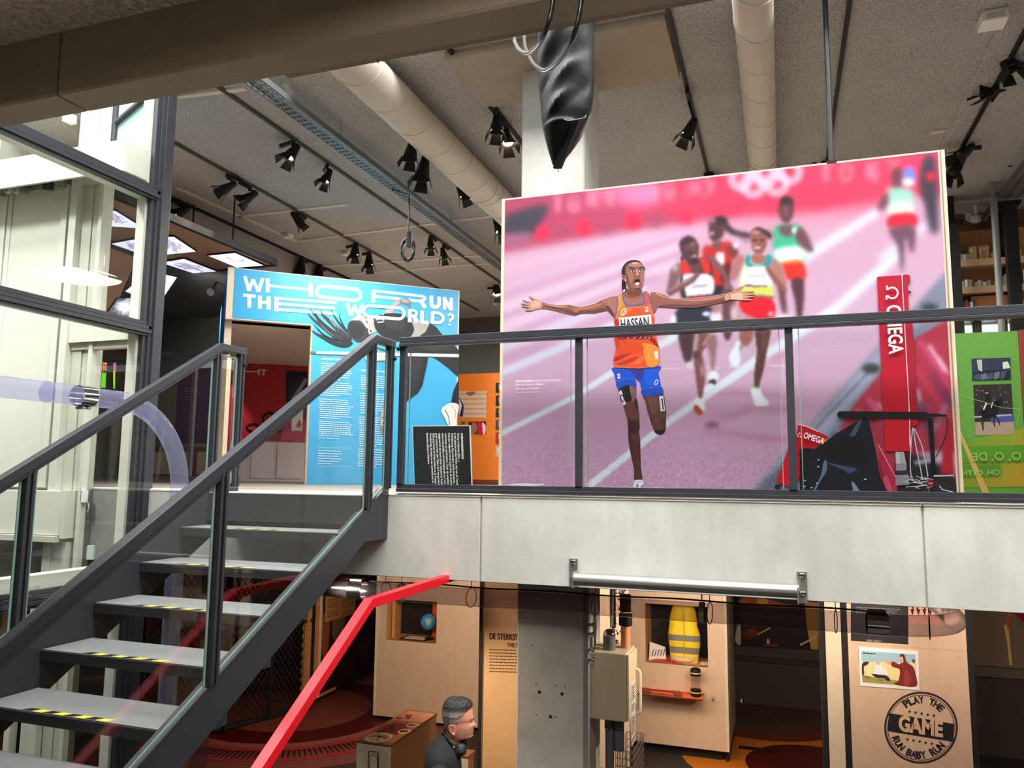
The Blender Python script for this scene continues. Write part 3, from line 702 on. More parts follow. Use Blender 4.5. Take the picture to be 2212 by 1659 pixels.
SPOTS = [
 ('c', 631, 331, (-.25, -.45, -.85), 'spotlight hanging below the perforated tray end nearest the overhead beam', True, 1.15, (-1, .25, 0), 60),
 ('c', 706, 383, (-.2, -.35, -.9), 'spotlight beside the cable tray, second from the overhead beam', True, 1.0, (-.6, .6, 0), 60),
 ('c', 930, 527, (.15, -.2, -.95), 'spotlight beside the coiled hanging cable, first of a pair', True, 1.05, (0, 1, 0), 80),
 ('c', 958, 549, (.3, -.2, -.9), 'spotlight beside the coiled hanging cable, second of a pair', True, 1.05, (0, 1, 0), 80),
 ('b', 491, 406, (-.65, -.45, -.6), 'spotlight aimed back at the lift, upper of a lit pair', True, 1.1, (.3, 1, 0), 40),
 ('b', 538, 426, (-.6, -.45, -.6), 'spotlight aimed back at the lift, lower of a lit pair', True, 1.1, (0, -1, 0), 40),
 ('b', 643, 474, (.55, .35, -.75), 'spotlight above the blue display tilted towards the hall', True, 1.1, (0, 1, 0), 60),
 ('b', 767, 541, (0, -.1, -1), 'spotlight with a bright face above the display lettering', True, 1.25, (-1, .3, 0), 90),
 ('b', 797, 563, (.1, -.1, -1), 'spotlight just above the display lettering, lower of a pair', True, 1.3, (-.8, .3, 0), 90),
 ('a', 392, 457, (-.6, -.5, -.6), 'spotlight on the boxed beam beside the lift corner', True, 1.15, (0, -1, 0), 40),
 ('a', 650, 573, (0, -.1, -1), 'spotlight rising behind the blue display top, nearer the lit panels', False, 1.4, (0, 1, 0), 0),
 ('a', 689, 584, (0, -.1, -1), 'spotlight rising behind the blue display top, farther from the lit panels', False, 1.4, (0, 1, 0), 0),
 ('d', 888, 327, (-.1, -.1, -1), 'unlit spotlight on the duct track, nearest the overhead beam', False, 1.2, (-1, .4, 0), 0),
 ('d', 914, 368, (-.1, -.15, -1), 'unlit spotlight on the duct track with wide open flaps', False, 1.4, (-.3, -.8, 0), 0),
 ('d', 998, 412, (.4, .1, -.85), 'spotlight on the duct track tilted towards the photo wall', True, 1.2, (-1, .4, 0), 60),
 ('d', 1078, 489, (.4, -.1, -.9), 'spotlight half hidden by the photo wall edge on the duct track', True, 1.4, (0, 1, 0), 60),
 ('e', 1073, 270, (0, -.1, -1), 'spotlight left of the column hanging straight down', True, 1.15, (0, -1, 0), 60),
 ('e', 1096, 300, (.25, -.3, -.85), 'spotlight beside the column with a glaring bright face', True, 1.15, (0, -1, 0), 60),
 ('f', 1490, 280, (-.35, -.15, -.85), 'spotlight with an amber flap between the column and the straight duct', True, 1.1, (0, -1, 0), 60),
 ('f', 1530, 372, (.1, .2, -.9), 'spotlight half sunk behind the top edge of the photo wall, beside the straight duct', False, 1.1, (1, .2, 0), 0),
 ('g', 1785, 342, (-.4, -.1, -.8), 'spotlight peeping over the photo wall behind the black rod', False, 1.2, (.9, .3, 0), 0),
 ('h', 2176, 135, (.3, -.2, -.8), 'large spotlight in the corner above the bookcase, upper of two', False, 1.2, (.9, .2, 0), 0),
 ('h', 2142, 193, (-.95, -.25, -.15), 'large spotlight tipped nearly level below the corner one', False, 1.2, (0, -1, 0), 0),
 ('h', 2083, 330, (-.6, -.2, -.5), 'spotlight on a jutting bar beside the photo wall corner, upper of two', False, 1.2, (.9, .2, 0), 0),
 ('h', 2064, 366, (-.3, -.2, -.9), 'spotlight beside the photo wall corner, lower of two', False, 1.2, (0, 1, 0), 0),
]
for a in SPOTS: spot(a[0], a[1], a[2], a[3], 'black '+a[4], a[5], a[6], a[7], power=a[8])
# far spotlights below the side of the hall and near the bookcase
for px, py, Y, lab, lit, aim in ((1073, 628, 12.2, 'black spotlight glowing beside the service rail at the back wall', True, (.3, -.4, -.8)), (562, 1, 0, '', 0, 0)):
    if not Y: continue
    p = PY(px, py, Y); TR['x'] = p.x; spot('x', px, py, aim, lab, lit, 1.6, (-1, 0, 0))
p = PY(456, 630, 10.0)
t = thing('wall_spotlight', 'small spotlight glowing on the dark side wall behind the tilted lit panels', 'spotlight', p)
MB().lathe([(.02, -.12), (.05, -.10), (.07, .04), (.06, .05)], p, (.4, -.7, -.4), 14).build('lamp_body', M_BLACK, t, smooth=True); MB().lathe([(.0, .03), (.055, .045)], p, (.4, -.7, -.4), 14).build('lamp_face', M_LAMP, t)
MB().bar(p, p+Vector((0, .3, .5)), .03, .03).build('yoke', M_BLACK, t)
# white emergency lights and small ceiling boxes
def white_box(px, py, z, w, d, h, lab):
    p = PZ(px, py, z); t = thing('ceiling_box', lab, 'ceiling box', p); MB().box(p.x-w/2, p.x+w/2, p.y-d/2, p.y+d/2, z, ZC).build('housing', M_WHITE, t, bevel=.006)
    MB().box(p.x-w*.35, p.x+w*.35, p.y-d/2-.006, p.y-d/2, z+.01, z+h).build('face', M_DUCT, t)
white_box(2145, 55, 4.0*K, .16, .16, .05, 'white sensor box on the rough ceiling above the bookcase')
white_box(622, 514, 4.03*K, .11, .11, .04, 'tiny white sensor box on the ceiling near the boxed beam')
white_box(748, 551, 4.03*K, .11, .11, .04, 'tiny white sensor box on the ceiling above the display lettering')
def white_spot(px, py, Y, lab):
    p = PY(px, py, Y); t = thing('white_spotlight', lab, 'spotlight', p)
    MB().box(p.x-.02, p.x+.02, p.y-.02, p.y+.02, p.z+.05, ZC).build('stem', M_WHITE, t)
    MB().box(p.x-.10, p.x+.10, p.y-.1, p.y+.1, p.z-.08, p.z+.10).build('lamp_housing', M_WHITE, t, bevel=.01)
    for s_ in (-1, 1):
        MB().prism([(p.x+s_*.07, p.y-.1, p.z-.08), (p.x+s_*.15, p.y-.12, p.z-.02), (p.x+s_*.14, p.y-.14, p.z-.24), (p.x+s_*.06, p.y-.12, p.z-.28)], (0, .01, 0)).build('barn_door', M_WHITE, t)
white_spot(2178, 303, 9.0, 'white spotlight with flaps on the tray track, nearer the sensor box')
white_spot(2106, 440, 10.6, 'white spotlight with flaps above the bookcase, nearer the photo wall')
p = PY(2108, 472, 10.2); t = thing('dome_camera', 'small white dome camera hanging above the bookcase', 'camera', p)
MB().lathe([(.05, .03), (.06, 0), (.05, -.035), (.028, -.05), (0, -.055)], p, (0, 0, 1), 16).build('dome', M_WHITE, t, smooth=True); MB().cyl(p+Vector((0, 0, .05)), (p.x, p.y, ZC), .02).build('stem', M_WHITE, t)
# coiled cable
p = PY(881, 530, 7.1); t = thing('coiled_cable', 'black cable hanging from the tray with a coil at its end, above the blue display', 'cable', (p.x, p.y, ZC))
MB().tube([(-4.82*K+.02, 7.1, 3.83*K+.03), (-4.82*K-.02, 7.1, 3.83*K-.02), (p.x, 7.1, 3.83*K-.1), (p.x+.004, 7.1, PY(884, 508, 7.1).z)], .007, 6).build('drop', M_BLACK, t)
mb = MB(); random.seed(3)
for k in range(6):
    rx, rz = random.uniform(.04, .067), random.uniform(.10, .14); ph = random.uniform(0, 3); oy = random.uniform(-.03, .03)
    mb.tube([Vector((p.x+random.uniform(-.006, .006)+rx*math.cos(a), 7.1+oy+.03*math.sin(a+ph), p.z-.03+rz*math.sin(a)-k*.006)) for a in [i*2*math.pi/26 for i in range(26)]], .006, 6, closed=True)
mb.build('coil', M_BLACK, t); MB().box(p.x-.0, p.x+.05, 7.08, 7.12, p.z-.02, p.z+.14).build('plug', M_BLACK, t)
# suspension rod
p = PY(1796, 352, 5.27); t = thing('suspension_rod', 'thin black steel rod dropping from the ceiling to the photo wall', 'rod', p)
MB().cyl((p.x, 5.27, p.z), (p.x, 5.27, ZC), .017, n=12).build('rod', M_STEELD, t, smooth=True); MB().box(p.x-.03, p.x+.03, 5.25, 5.29, p.z-.05, p.z+.01).build('rod_foot', M_BLACK, t)

# ------------------------------------------------------------------ black chain bag with cable loops in front of the beam
YBG = 3.5
bag = thing('hoist_bag', 'creased black leather chain bag hanging in front of the column', 'bag', PY(1200, 360, YBG))
prof = [(-10, 1172, 1296), (30, 1168, 1292), (80, 1162, 1284), (130, 1161, 1284), (180, 1164, 1284), (215, 1168, 1282), (250, 1170, 1277), (275, 1174, 1266), (300, 1179, 1253), (325, 1185, 1237), (345, 1191, 1221), (356, 1194, 1212)]
mb = MB(); n = 28; rows = []
pr2 = []
for i in range(len(prof)-1):
    for k in range(5):
        t_ = k/5; pr2.append(tuple(lerp(prof[i][j], prof[i+1][j], t_) for j in range(3)))
pr2.append(prof[-1])
random.seed(11)
creases = [(1.2, 140, 60, .016), (2.4, 205, 35, .014), (.6, 95, 30, .014), (1.9, 165, 18, -.012), (2.9, 110, 40, .012), (1.5, 235, 22, -.014), (.9, 190, 25, .012), (2.1, 60, 30, .012), (.3, 240, 40, .01)]
for (py, a, b) in pr2:
    L = PY(a, py, YBG); R = PY(b, py, YBG); c = (L+R)/2; w_ = (R.x-L.x)/2
    for k in range(n):
        th = 2*math.pi*k/n
        r = w_
        d = 0
        for (ct, cy, cw, am) in creases:
            dd = math.atan2(math.sin(th-ct-math.pi), math.cos(th-ct-math.pi))
            d += am*math.exp(-((py-cy+dd*45)/cw)**2*4)*math.exp(-(dd/.55)**2)
        dep = min(w_, .10) if py < 280 else max(.025, .10*(356-py)/76+.02)
        mb.v.append((c.x+w_*math.cos(th), YBG+(dep-d*2.2)*math.sin(th), c.z+.004*math.sin(3*th)))
for i in range(len(pr2)-1):
    for k in range(n):
        mb.f.append((i*n+k, i*n+(k+1) % n, (i+1)*n+(k+1) % n, (i+1)*n+k)); mb.m.append(0)
mb.f.append(tuple(range((len(pr2)-1)*n, len(pr2)*n))); mb.m.append(0)
ob = mb.build('leather_sack', mat('black_leather', (24, 25, 27), .5, spec=.3, noise=(8, .15), bump=(9, .25, .02)), bag, smooth=True)
sd = ob.modifiers.new('s', 'SUBSURF'); sd.levels = 1; sd.render_levels = 1
A = PY(1248, 262, YBG-.10); B = PY(1201, 360, YBG-.06)
MB().prism([A+Vector((-.022, 0, .0)), A+Vector((.014, 0, .02)), B+Vector((.022, 0, -.004)), B+Vector((-.016, 0, .0))], (0, .025, 0)).build('bottom_seam_band', M_BLACKM, bag)
MB().tube(smooth_path([PY(1219, 258, YBG-.11), PY(1228, 261, YBG-.125), PY(1240, 260, YBG-.125), PY(1250, 258, YBG-.12), PY(1262, 255, YBG-.11), PY(1266, 250, YBG-.10)], 4), .004, 6).build('drawcord', M_STEEL, bag)
MB().cyl(PY(1205, 363, YBG-.05), PY(1206, 372, YBG-.05), .002, n=5).build('loose_thread', M_BLACKM, bag)
cab = thing('cable_loops', 'two thick black cables looping down over the beam beside the chain bag', 'cable', PY(1180, 150, 2.6))
for pts, nm in (([(1196, -30, 2.42), (1192, 20, 2.43), (1178, 70, 2.46), (1160, 100, 2.6), (1140, 115, 2.8), (1122, 108, 3.0), (1113, 92, 3.15), (1112, 84, 3.25), (1118, 40, 3.4)], 'cable'),
                ([(1258, -30, 2.42), (1252, 30, 2.43), (1238, 80, 2.46), (1220, 115, 2.58), (1198, 140, 2.72), (1176, 152, 2.88), (1155, 140, 3.02), (1142, 118, 3.15), (1134, 95, 3.25), (1132, 50, 3.45)], 'cable')):
    MB().tube(smooth_path([PY(a, b, c) for a, b, c in pts], 8), .0085, 12).build(nm, mat('black_rubber', (18, 18, 19), .3), cab, smooth=True)
# ------------------------------------------------------------------ exhibits on the upper floor
# big photo wall (its print is drawn further below)
YP = 5.25
PW = thing('photo_wall', 'huge free-standing colour photo of a shouting runner with arms spread, behind the railing', 'photo wall', (-.57, YP, FU))
a, b = PY(1091, 433, YP), PY(2025.6, 327.5, YP); zt = (a.z+b.z)/2
PWX0, PWX1, PWZ1 = a.x, b.x, zt
MB().box(a.x-.026, b.x+.038, YP+.003, YP+.045, FU, zt+.012).build('board', M_PLYP, PW)
MB().box(a.x-.020, b.x+.030, YP+.046, YP+.09, FU, zt+.008).build('backing_board', M_PLYE, PW)
MB().box(b.x+.012, b.x+.018, YP-.001, YP+.004, FU, zt+.012).build('edge_joint', mat('reddish_edge', (150, 104, 90), .6), PW)
PPL = Plane((0, YP, 0), (0, -1, 0))

# blue display portal, turned towards the stair
BA, BB = PZ(508, 578, 2.5), PZ(993, 628, 2.5)
bd = (BB-BA); bd.z = 0; BL = bd.length; bd.normalize(); bn = Vector((bd.y, -bd.x, 0)); bk = -bn
BP = Plane(BA, bn)
blue = thing('blue_display', 'blue exhibition portal printed with a high jumper and large white lettering', 'display', (BA.x, BA.y, FU))
M_BLUE = mat('sky_blue_print', (54, 158, 206), .45, noise=(1.5, .03))
def BPt(u, z, d=0.0): return Vector((BA.x, BA.y, 0))+bd*u+bk*d+Vector((0, 0, z))
def bu(px, py): return (BP.at(px, py)-Vector((BA.x, BA.y, 0))).dot(bd)
def bz(px, py): return BP.at(px, py).z
uo = bu(668, 800); zo = bz(600, 697); ul = bu(493, 578)
dl = PZ(467, 676, 2.5); DB = max(.6, (dl-BA).dot(bk))
# right part (solid), header, left jamb
MB().prism([BPt(uo+.02, FU, .004), BPt(BL, FU, .004), BPt(BL, 2.5, .004), BPt(uo+.02, 2.5, .004)], bk*.09).build('tall_panel', M_PLYP, blue)
MB().prism([BPt(uo+.02, FU), BPt(BL-.02, FU), BPt(BL-.02, 2.49), BPt(0, 2.49), BPt(0, zo+.015), BPt(uo+.02, zo+.015)], bk*.004).build('blue_face', M_BLUE, blue)
MB().prism([BPt(ul, zo, .004), BPt(uo+.02, zo, .004), BPt(uo+.02, 2.5, .004), BPt(ul, 2.5, .004)], bk*.30).build('header_box', M_PLYP, blue)
jz = bz(480, 712)
MB().prism([BPt(ul, FU, .12), BPt(ul+.08, FU, .12), BPt(ul+.08, zo, .12), BPt(ul, zo, .12)], bk*(DB-.12)).build('jamb_panel', M_PLYP, blue)
MB().prism([BPt(ul-.003, FU, .12), BPt(ul-.003, zo, .12), BPt(ul-.003, zo, .0), BPt(ul-.003, 2.5, .0), BPt(ul-.003, 2.5, DB), BPt(ul-.003, FU, DB)], bd*.0025).build('blue_side', mat('blue_side_print', (74, 140, 190), .5), blue)
MB().prism([BPt(ul, zo, .10), BPt(BL, zo, .10), BPt(BL, zo, DB+.88), BPt(ul, zo, DB+.88)], Vector((0, 0, .03))).build('portal_ceiling', mat('tan_lining', (212, 198, 186), .6), blue)
MB().prism([BPt(uo+.0, FU, .0), BPt(uo+.0, zo, .0), BPt(uo+.0, zo, .1), BPt(uo+.0, FU, .1)], bd*.02).build('portal_lining', M_PLYE, blue)
# white headline drawn as flat letters on the blue face
hl = Print(BP, .004); WH = (226, 224, 220)
def X5(cx, cy): return 640+cx*260/1961, 540+cy*220/1659      # crop pixel -> picture pixel
def X6(cx, cy): return 440+cx*680/2089, 540+cy*540/1659
def S(pts, w, f=X6, k=680/2089): hl.line([f(*p) for p in pts], w*k, WH)
# WHO
S([(272, 173), (300, 272)], 24); S([(300, 272), (326, 195)], 22); S([(326, 195), (362, 277)], 22); S([(362, 277), (392, 187)], 24)
S([(424, 189), (424, 281)], 27); S([(424, 236), (708, 265)], 17); S([(709, 219), (709, 311)], 27)
def stad(x0, x1, y0, y1, sl, w, f=X6, k=680/2089):
    h = (y1-y0)/2; r = h; P_ = []
    for i in range(9): a = math.pi/2+math.pi*i/8; P_.append((x0+r+r*1.15*math.cos(a), (y0+y1)/2+sl*r-r*math.sin(a)))
    for i in range(9): a = -math.pi/2+math.pi*i/8; P_.append((x1-r+r*1.0*math.cos(a), (y0+y1)/2+sl*(x1-x0-r)-r*math.sin(a)))
    P_.append(P_[0]); hl.line([f(*p) for p in P_], w*k, WH)
stad(752, 1040, 235, 310, .103, 22)
# RUN
S([(1126, 263), (1126, 349)], 25); 
RR = [(1126, 271), (1420, 303)]+[(1420+50*math.sin(a), 319-17*math.cos(a)+3) for a in [math.pi*i/8 for i in range(9)]]+[(1420, 338), (1135, 308)]
S(RR, 17); S([(1440, 340), (1470, 384)], 26)
S([(1510, 304), (1510, 358), (1518, 374), (1534, 379), (1552, 376), (1562, 362), (1562, 310)], 25)
S([(1598, 395), (1598, 312)], 22); S([(1592, 318), (1642, 396)], 24); S([(1642, 402), (1642, 317)], 22)
# THE
S([(262, 300), (344, 308)], 20); S([(302, 306), (302, 384)], 26); S([(372, 303), (372, 391)], 27); S([(430, 309), (430, 397)], 27); S([(372, 346), (430, 352)], 20)
S([(480, 313), (480, 408)], 32); S([(480, 321), (880, 352)], 18); S([(480, 357), (870, 388)], 18); S([(480, 396), (878, 424)], 18)
# WORLD?
S([(950, 352), (976, 437)], 22); S([(976, 437), (1000, 368)], 20); S([(1000, 368), (1026, 441)], 20); S([(1026, 441), (1050, 362)], 22)
hl2 = None
def jumper():
    """black and white high jumper stretching over the bar"""
    D1, D2, D3, G1, G2, G3 = (38, 40, 42), (50, 52, 54), (28, 30, 32), (150, 148, 146), (186, 184, 182), (112, 110, 110)
    f = X5
    def pp(pts, c, sm=True): hl.P([f(*p) for p in pts], c, smooth=sm, n=4)
    # raised arm and hand
    pp([(1440, 1010), (1500, 940), (1560, 880), (1640, 820), (1700, 800), (1690, 860), (1640, 910), (1600, 960), (1560, 1030), (1480, 1040)], (158, 146, 142))
    pp([(1680, 800), (1760, 785), (1830, 800), (1865, 835), (1862, 880), (1850, 945), (1830, 945), (1835, 905), (1800, 900), (1740, 880), (1700, 880)], G3)
    pp([(1690, 810), (1760, 795), (1810, 812), (1850, 850), (1800, 862), (1730, 850)], G1)
    # neck and face
    pp([(830, 1330), (840, 1230), (880, 1150), (950, 1095), (1040, 1075), (1110, 1050), (1150, 1085), (1200, 1085), (1250, 1120), (1262, 1170), (1300, 1240), (1320, 1300), (1290, 1340), (1220, 1360), (1130, 1420), (1040, 1490), (960, 1490), (900, 1450), (850, 1400)], G1)
    pp([(1262, 1140), (1300, 1200), (1360, 1260), (1380, 1330), (1310, 1330), (1270, 1260)], G3)
    pp([(950, 1120), (1040, 1090), (1130, 1100), (1190, 1120), (1210, 1180), (1150, 1190), (1080, 1150)], G2)
    pp([(1080, 1060), (1120, 1058), (1150, 1100), (1140, 1130), (1110, 1090)], (70, 68, 68)); pp([(1160, 1085), (1215, 1090), (1235, 1140), (1200, 1120)], G2)
    pp([(1130, 1150), (1165, 1180), (1155, 1195), (1125, 1165)], (60, 58, 58))
    # hair cap
    pp([(830, 1350), (828, 1270), (850, 1190), (900, 1150), (960, 1150), (1030, 1150), (1090, 1200), (1130, 1260), (1180, 1300), (1190, 1350), (1240, 1365), (1180, 1430), (1080, 1490), (1000, 1500), (940, 1470), (880, 1420)], D2)
    pp([(860, 1240), (900, 1180), (980, 1180), (1060, 1240), (1110, 1320), (1040, 1420), (950, 1440), (880, 1380)], D1)
    # ear
    pp([(1170, 1310), (1200, 1275), (1235, 1290), (1240, 1340), (1205, 1375), (1180, 1360)], G2); pp([(1195, 1310), (1220, 1300), (1225, 1335), (1205, 1345)], (60, 58, 58))
    # swinging hair
    for pts, w, c in (([(900, 1460), (780, 1450), (660, 1400), (520, 1300), (400, 1180), (330, 1080), (300, 1010)], [80, 110, 110, 90, 60, 30, 6], D1),
                      ([(860, 1430), (720, 1330), (620, 1230), (500, 1120), (430, 1060), (390, 990)], [50, 80, 70, 50, 30, 5], D2),
                      ([(900, 1490), (820, 1540), (700, 1540), (560, 1490), (430, 1420), (320, 1360), (240, 1300)], [90, 90, 70, 60, 45, 25, 5], D1),
                      ([(760, 1440), (620, 1390), (460, 1280), (330, 1180), (240, 1090), (190, 1035)], [60, 60, 45, 35, 22, 5], D2),
                      ([(830, 1340), (740, 1240), (670, 1150), (610, 1060), (560, 960)], [24, 30, 24, 14, 3], D1), ([(830, 1330), (760, 1220), (715, 1120), (700, 1080), (715, 1010)], [18, 20, 16, 12, 3], D1),
                      ([(700, 1480), (560, 1440), (420, 1360), (330, 1260), (260, 1200)], [20, 24, 20, 12, 3], D3), ([(560, 1330), (420, 1180), (300, 1060), (220, 950)], [24, 26, 18, 4], D3),
                      ([(640, 1250), (560, 1150), (520, 1080)], [16, 16, 5], (130, 128, 126)), ([(700, 1290), (620, 1190), (590, 1120)], [14, 14, 4], (120, 118, 116)), ([(820, 1320), (775, 1240), (770, 1180), (800, 1130)], [6, 5, 4, 2], D1), ([(600, 1400), (480, 1300), (390, 1190)], [12, 16, 6], (96, 95, 94))):
        q = smooth_path([(x, y, 0) for x, y in pts], 5); ws = []
        for i in range(len(q)): t = i/(len(q)-1)*(len(w)-1); k = min(int(t), len(w)-2); ws.append(lerp(w[k], w[k+1], t-k)*260/1961)
        hl.line([f(p.x, p.y) for p in q], ws, c)
    # torso in black vest, bare waist, leggings (drawn in the 680 px crop frame)
    f = X6
    hl.P([f(*p) for p in [(1385, 470), (1440, 470), (1490, 490), (1480, 540), (1430, 575), (1370, 585), (1390, 530)]], G1, smooth=True, n=4)
    hl.P([f(*p) for p in [(1130, 470), (1150, 440), (1190, 425), (1250, 420), (1320, 430), (1370, 470), (1395, 520), (1385, 560), (1350, 590), (1290, 605), (1230, 600), (1180, 570), (1140, 520)]], D1, smooth=True, n=4)
    hl.P([f(*p) for p in [(1190, 450), (1250, 440), (1310, 455), (1340, 500), (1300, 530), (1220, 510)]], D2, smooth=True, n=4)
    hl.line([f(1140, 465), f(1170, 458), f(1196, 464), f(1190, 478), f(1150, 482)], 3.2, G1)
    hl.line([f(1180, 424), f(1186, 431), f(1198, 420)], 2.0, G2)
    L1 = [(1350, 610), (1370, 575), (1420, 580), (1470, 545), (1500, 488), (1540, 510), (1580, 560), (1640, 610), (1690, 665), (1692, 700), (1692, 845), (1620, 780), (1540, 720), (1490, 700), (1480, 760), (1450, 900), (1420, 950), (1380, 980), (1340, 1010), (1300, 1060), (1300, 900), (1350, 890), (1345, 760), (1340, 690), (1300, 640)]
    hl.P([f(*p) for p in L1], D1)
    hl.P([f(*p) for p in [(1692, 850), (1692, 1030), (1640, 1020), (1655, 940), (1690, 860)]], D3)
    hl.P([f(*p) for p in [(1400, 620), (1500, 570), (1560, 600), (1640, 660), (1560, 670), (1460, 660)]], D2, smooth=True)
    hl.P([f(*p) for p in [(1360, 700), (1440, 700), (1440, 800), (1410, 900), (1370, 930), (1360, 800)]], (46, 48, 48), smooth=True)
    hl.line([f(1470, 530), f(1478, 520), f(1482, 500), f(1486, 490)], 2.4, G1)
    # pale shoe, sole of the other shoe, crossbar and gripping hand
    hl.P([f(*p) for p in [(1640, 1015), (1690, 1030), (1680, 1100), (1670, 1165), (1625, 1165), (1600, 1120), (1575, 1070), (1590, 1040)]], (208, 206, 202), smooth=True)
    hl.line([f(1600, 1060), f(1625, 1110), f(1630, 1160)], 1.6, (60, 60, 60)); hl.line([f(1640, 1030), f(1670, 1070), f(1665, 1120)], 1.6, (150, 148, 146))
    hl.P([f(*p) for p in [(1195, 1020), (1225, 1018), (1235, 1080), (1235, 1190), (1215, 1232), (1185, 1225), (1172, 1170), (1175, 1080)]], (176, 164, 164), smooth=True)
    hl.P([f(*p) for p in [(1172, 1170), (1235, 1170), (1232, 1200), (1215, 1232), (1186, 1226)]], (128, 120, 122), smooth=True)
    hl.line([f(1180, 1110), f(1186, 1118), f(1195, 1110), f(1200, 1065)], 2, (80, 70, 72))
    for a_, b_ in ((1190, 1040), (1215, 1035), (1205, 1140), (1190, 1150), (1195, 1195), (1220, 1180)): hl.disc(*f(a_, b_), 1.3, 1.6, (96, 60, 62))
    hl.P([f(*p) for p in [(708, 673), (745, 673), (745, 690), (708, 688)]], (96, 104, 106)); hl.P([f(*p) for p in [(745, 673), (1692, 692), (1692, 714), (745, 692)]], (206, 208, 206))
    hl.line([f(745, 690), f(1692, 712)], 1.2, (150, 156, 156))
    hl.P([f(*p) for p in [(1110, 705), (1180, 700), (1250, 690), (1250, 732), (1180, 735), (1120, 735)]], G2, smooth=True)
    hl.P([f(*p) for p in [(1072, 708), (1100, 695), (1125, 705), (1128, 735), (1110, 754), (1088, 748), (1074, 728)]], (170, 162, 160), smooth=True)
    hl.line([f(1085, 715), f(1100, 730), f(1098, 748)], 1.2, (90, 86, 86)); hl.line([f(1100, 706), f(1115, 725)], 1.2, (100, 96, 96))
jumper()
# letters that overlap the figure
stad(1065, 1330, 368, 440, .08, 20)
S([(1366, 393), (1366, 480)], 25); S([(1366, 400), (1392, 402), (1412, 414), (1410, 432), (1392, 440), (1366, 438)], 17); S([(1392, 440), (1416, 482)], 25)
S([(1448, 403), (1446, 486)], 24); S([(1440, 478), (1492, 484)], 20)
S([(1518, 410), (1514, 488)], 24); S([(1516, 416), (1560, 420), (1586, 440), (1588, 462), (1568, 484), (1514, 482)], 20)
S([(1618, 436), (1636, 426), (1652, 436), (1650, 454), (1636, 464), (1632, 480)], 17); S([(1630, 490), (1628, 502)], 17)
hl.build('printed_artwork', blue)
# columns of small text as rows of word bars
def paragraph(pr, f, x0, y0, x1, y1, rows, rgb, h=.45, skew=0.0, seed=1, last=.6, wordw=26, slant=0.0):
    rnd = random.Random(seed)
    for r in range(rows):
        y = lerp(y0, y1, r/max(1, rows-1)) if rows > 1 else y0
        dy = (y1-y0)/max(1, rows-1)*h if rows > 1 else 6
        x = x0+slant*r; xe_ = lerp(x0, x1, last if r == rows-1 else rnd.uniform(.86, 1.0))
        while x < xe_:
            w = min(rnd.uniform(.4, 1.5)*wordw, xe_-x)
            ys = y+skew*(x-x0); ye = y+skew*(x+w-x0)
            pr.P([f(x, ys), f(x+w, ye), f(x+w, ye+dy), f(x, ys+dy)], rgb); pr.l -= pr.s
            x += w+wordw*.22
    pr.l += pr.s
def X7(cx, cy): return 640+cx*220/1073, 740+cy*340/1659
tp = Print(BP, .004); TW = (188, 218, 232)
paragraph(tp, X7, 262, 215, 600, 375, 8, TW, .5, .05, 1)
for (y0, y1, n) in ((412, 545, 7), (590, 785, 10), (825, 970, 8), (1000, 1000, 1)): paragraph(tp, X7, 250-(y0-400)*.03, y0, 600, y1, n, TW, .42, .06, y0)
for (y0, y1, n) in ((345, 480, 7), (530, 730, 9), (780, 1080, 14), (1115, 1290, 8)): paragraph(tp, X7, 680-(y0-340)*.04, y0, 965, y1, n, TW, .42, .06, y0)
paragraph(tp, X7, 228, 1135, 480, 1270, 6, TW, .34, .03, 5)
for y in (1108, 1302): tp.P([X7(228, y), X7(575, y+3), X7(575, y+6), X7(228, y+3)], TW)
tp.build('printed_text', blue)
text('subtitle_lettering', 'WHO RUN THE WORLD?', BP, X7(262, 180), X7(575, 190), M_INKW, blue, bold=.02)
text('subtitle_lettering', 'WHO RUN THE WORLD?', BP, X7(678, 302), X7(1000, 322), M_INKW, blue, bold=.01)
# red exhibit inside the portal
rp = BPt(0, 0, DB+.9)
REDP = Plane(rp, bn)
re = thing('red_display', 'deep red display board with white lettering seen through the blue portal', 'display', (rp.x, rp.y, FU))
q = [REDP.at(470, 790), REDP.at(690, 792), REDP.at(690, 1040), REDP.at(470, 1040)]
for v in q[2:]: v.z = FU
MB().prism([REDP.at(470, 782), REDP.at(700, 792), Vector((REDP.at(700, 792).x, REDP.at(700, 792).y, FU)), Vector((q[3].x, q[3].y, FU))], bk*.04).build('red_board', mat('deep_red_print', (168, 12, 24), .5), re)
MB().prism([REDP.at(470, 752), REDP.at(690, 765), REDP.at(690, 772), REDP.at(470, 760)], bk*.05).build('batten', M_WARMW, re)
rpr = Print(REDP, .004)
rpr.P([(618, 800), (668, 804), (664, 905), (618, 900)], (26, 26, 44)); rpr.P([(624, 850), (648, 812), (664, 830), (664, 870), (640, 880)], (44, 44, 84), smooth=True); rpr.P([(628, 862), (660, 815), (664, 822), (636, 868)], (150, 150, 170))
rpr.P([(626, 895), (640, 880), (662, 884), (662, 905)], (60, 30, 40)); rpr.build('printed_picture', re)
HT = (210, 200, 200)
rp2 = Print(REDP, .004); rp2.line([(520, 802), (560, 803)], 2.5, HT); rp2.line([(560, 797), (559, 810)], 4, HT); rp2.line([(564, 799), (576, 800)], 3, HT); rp2.line([(570, 799), (569, 811)], 4, HT); rp2.line([(497, 798), (496, 812)], 4, HT); rp2.line([(497, 799), (510, 800)], 2.5, HT); rp2.build('printed_lettering', re)
cp = Plane(BPt(0, 0, DB+.35), bn)
cab_ = thing('white_cabinet', 'low white display cabinet with two doors and a red top inside the blue portal', 'cabinet', BPt(uo*.5, FU, DB+.35))
def CPt(px, py, d=0): v = cp.at(px, py); return v+bk*d
def drop(v, z=FU): return Vector((v.x, v.y, z))
zc1 = CPt(600, 955).z
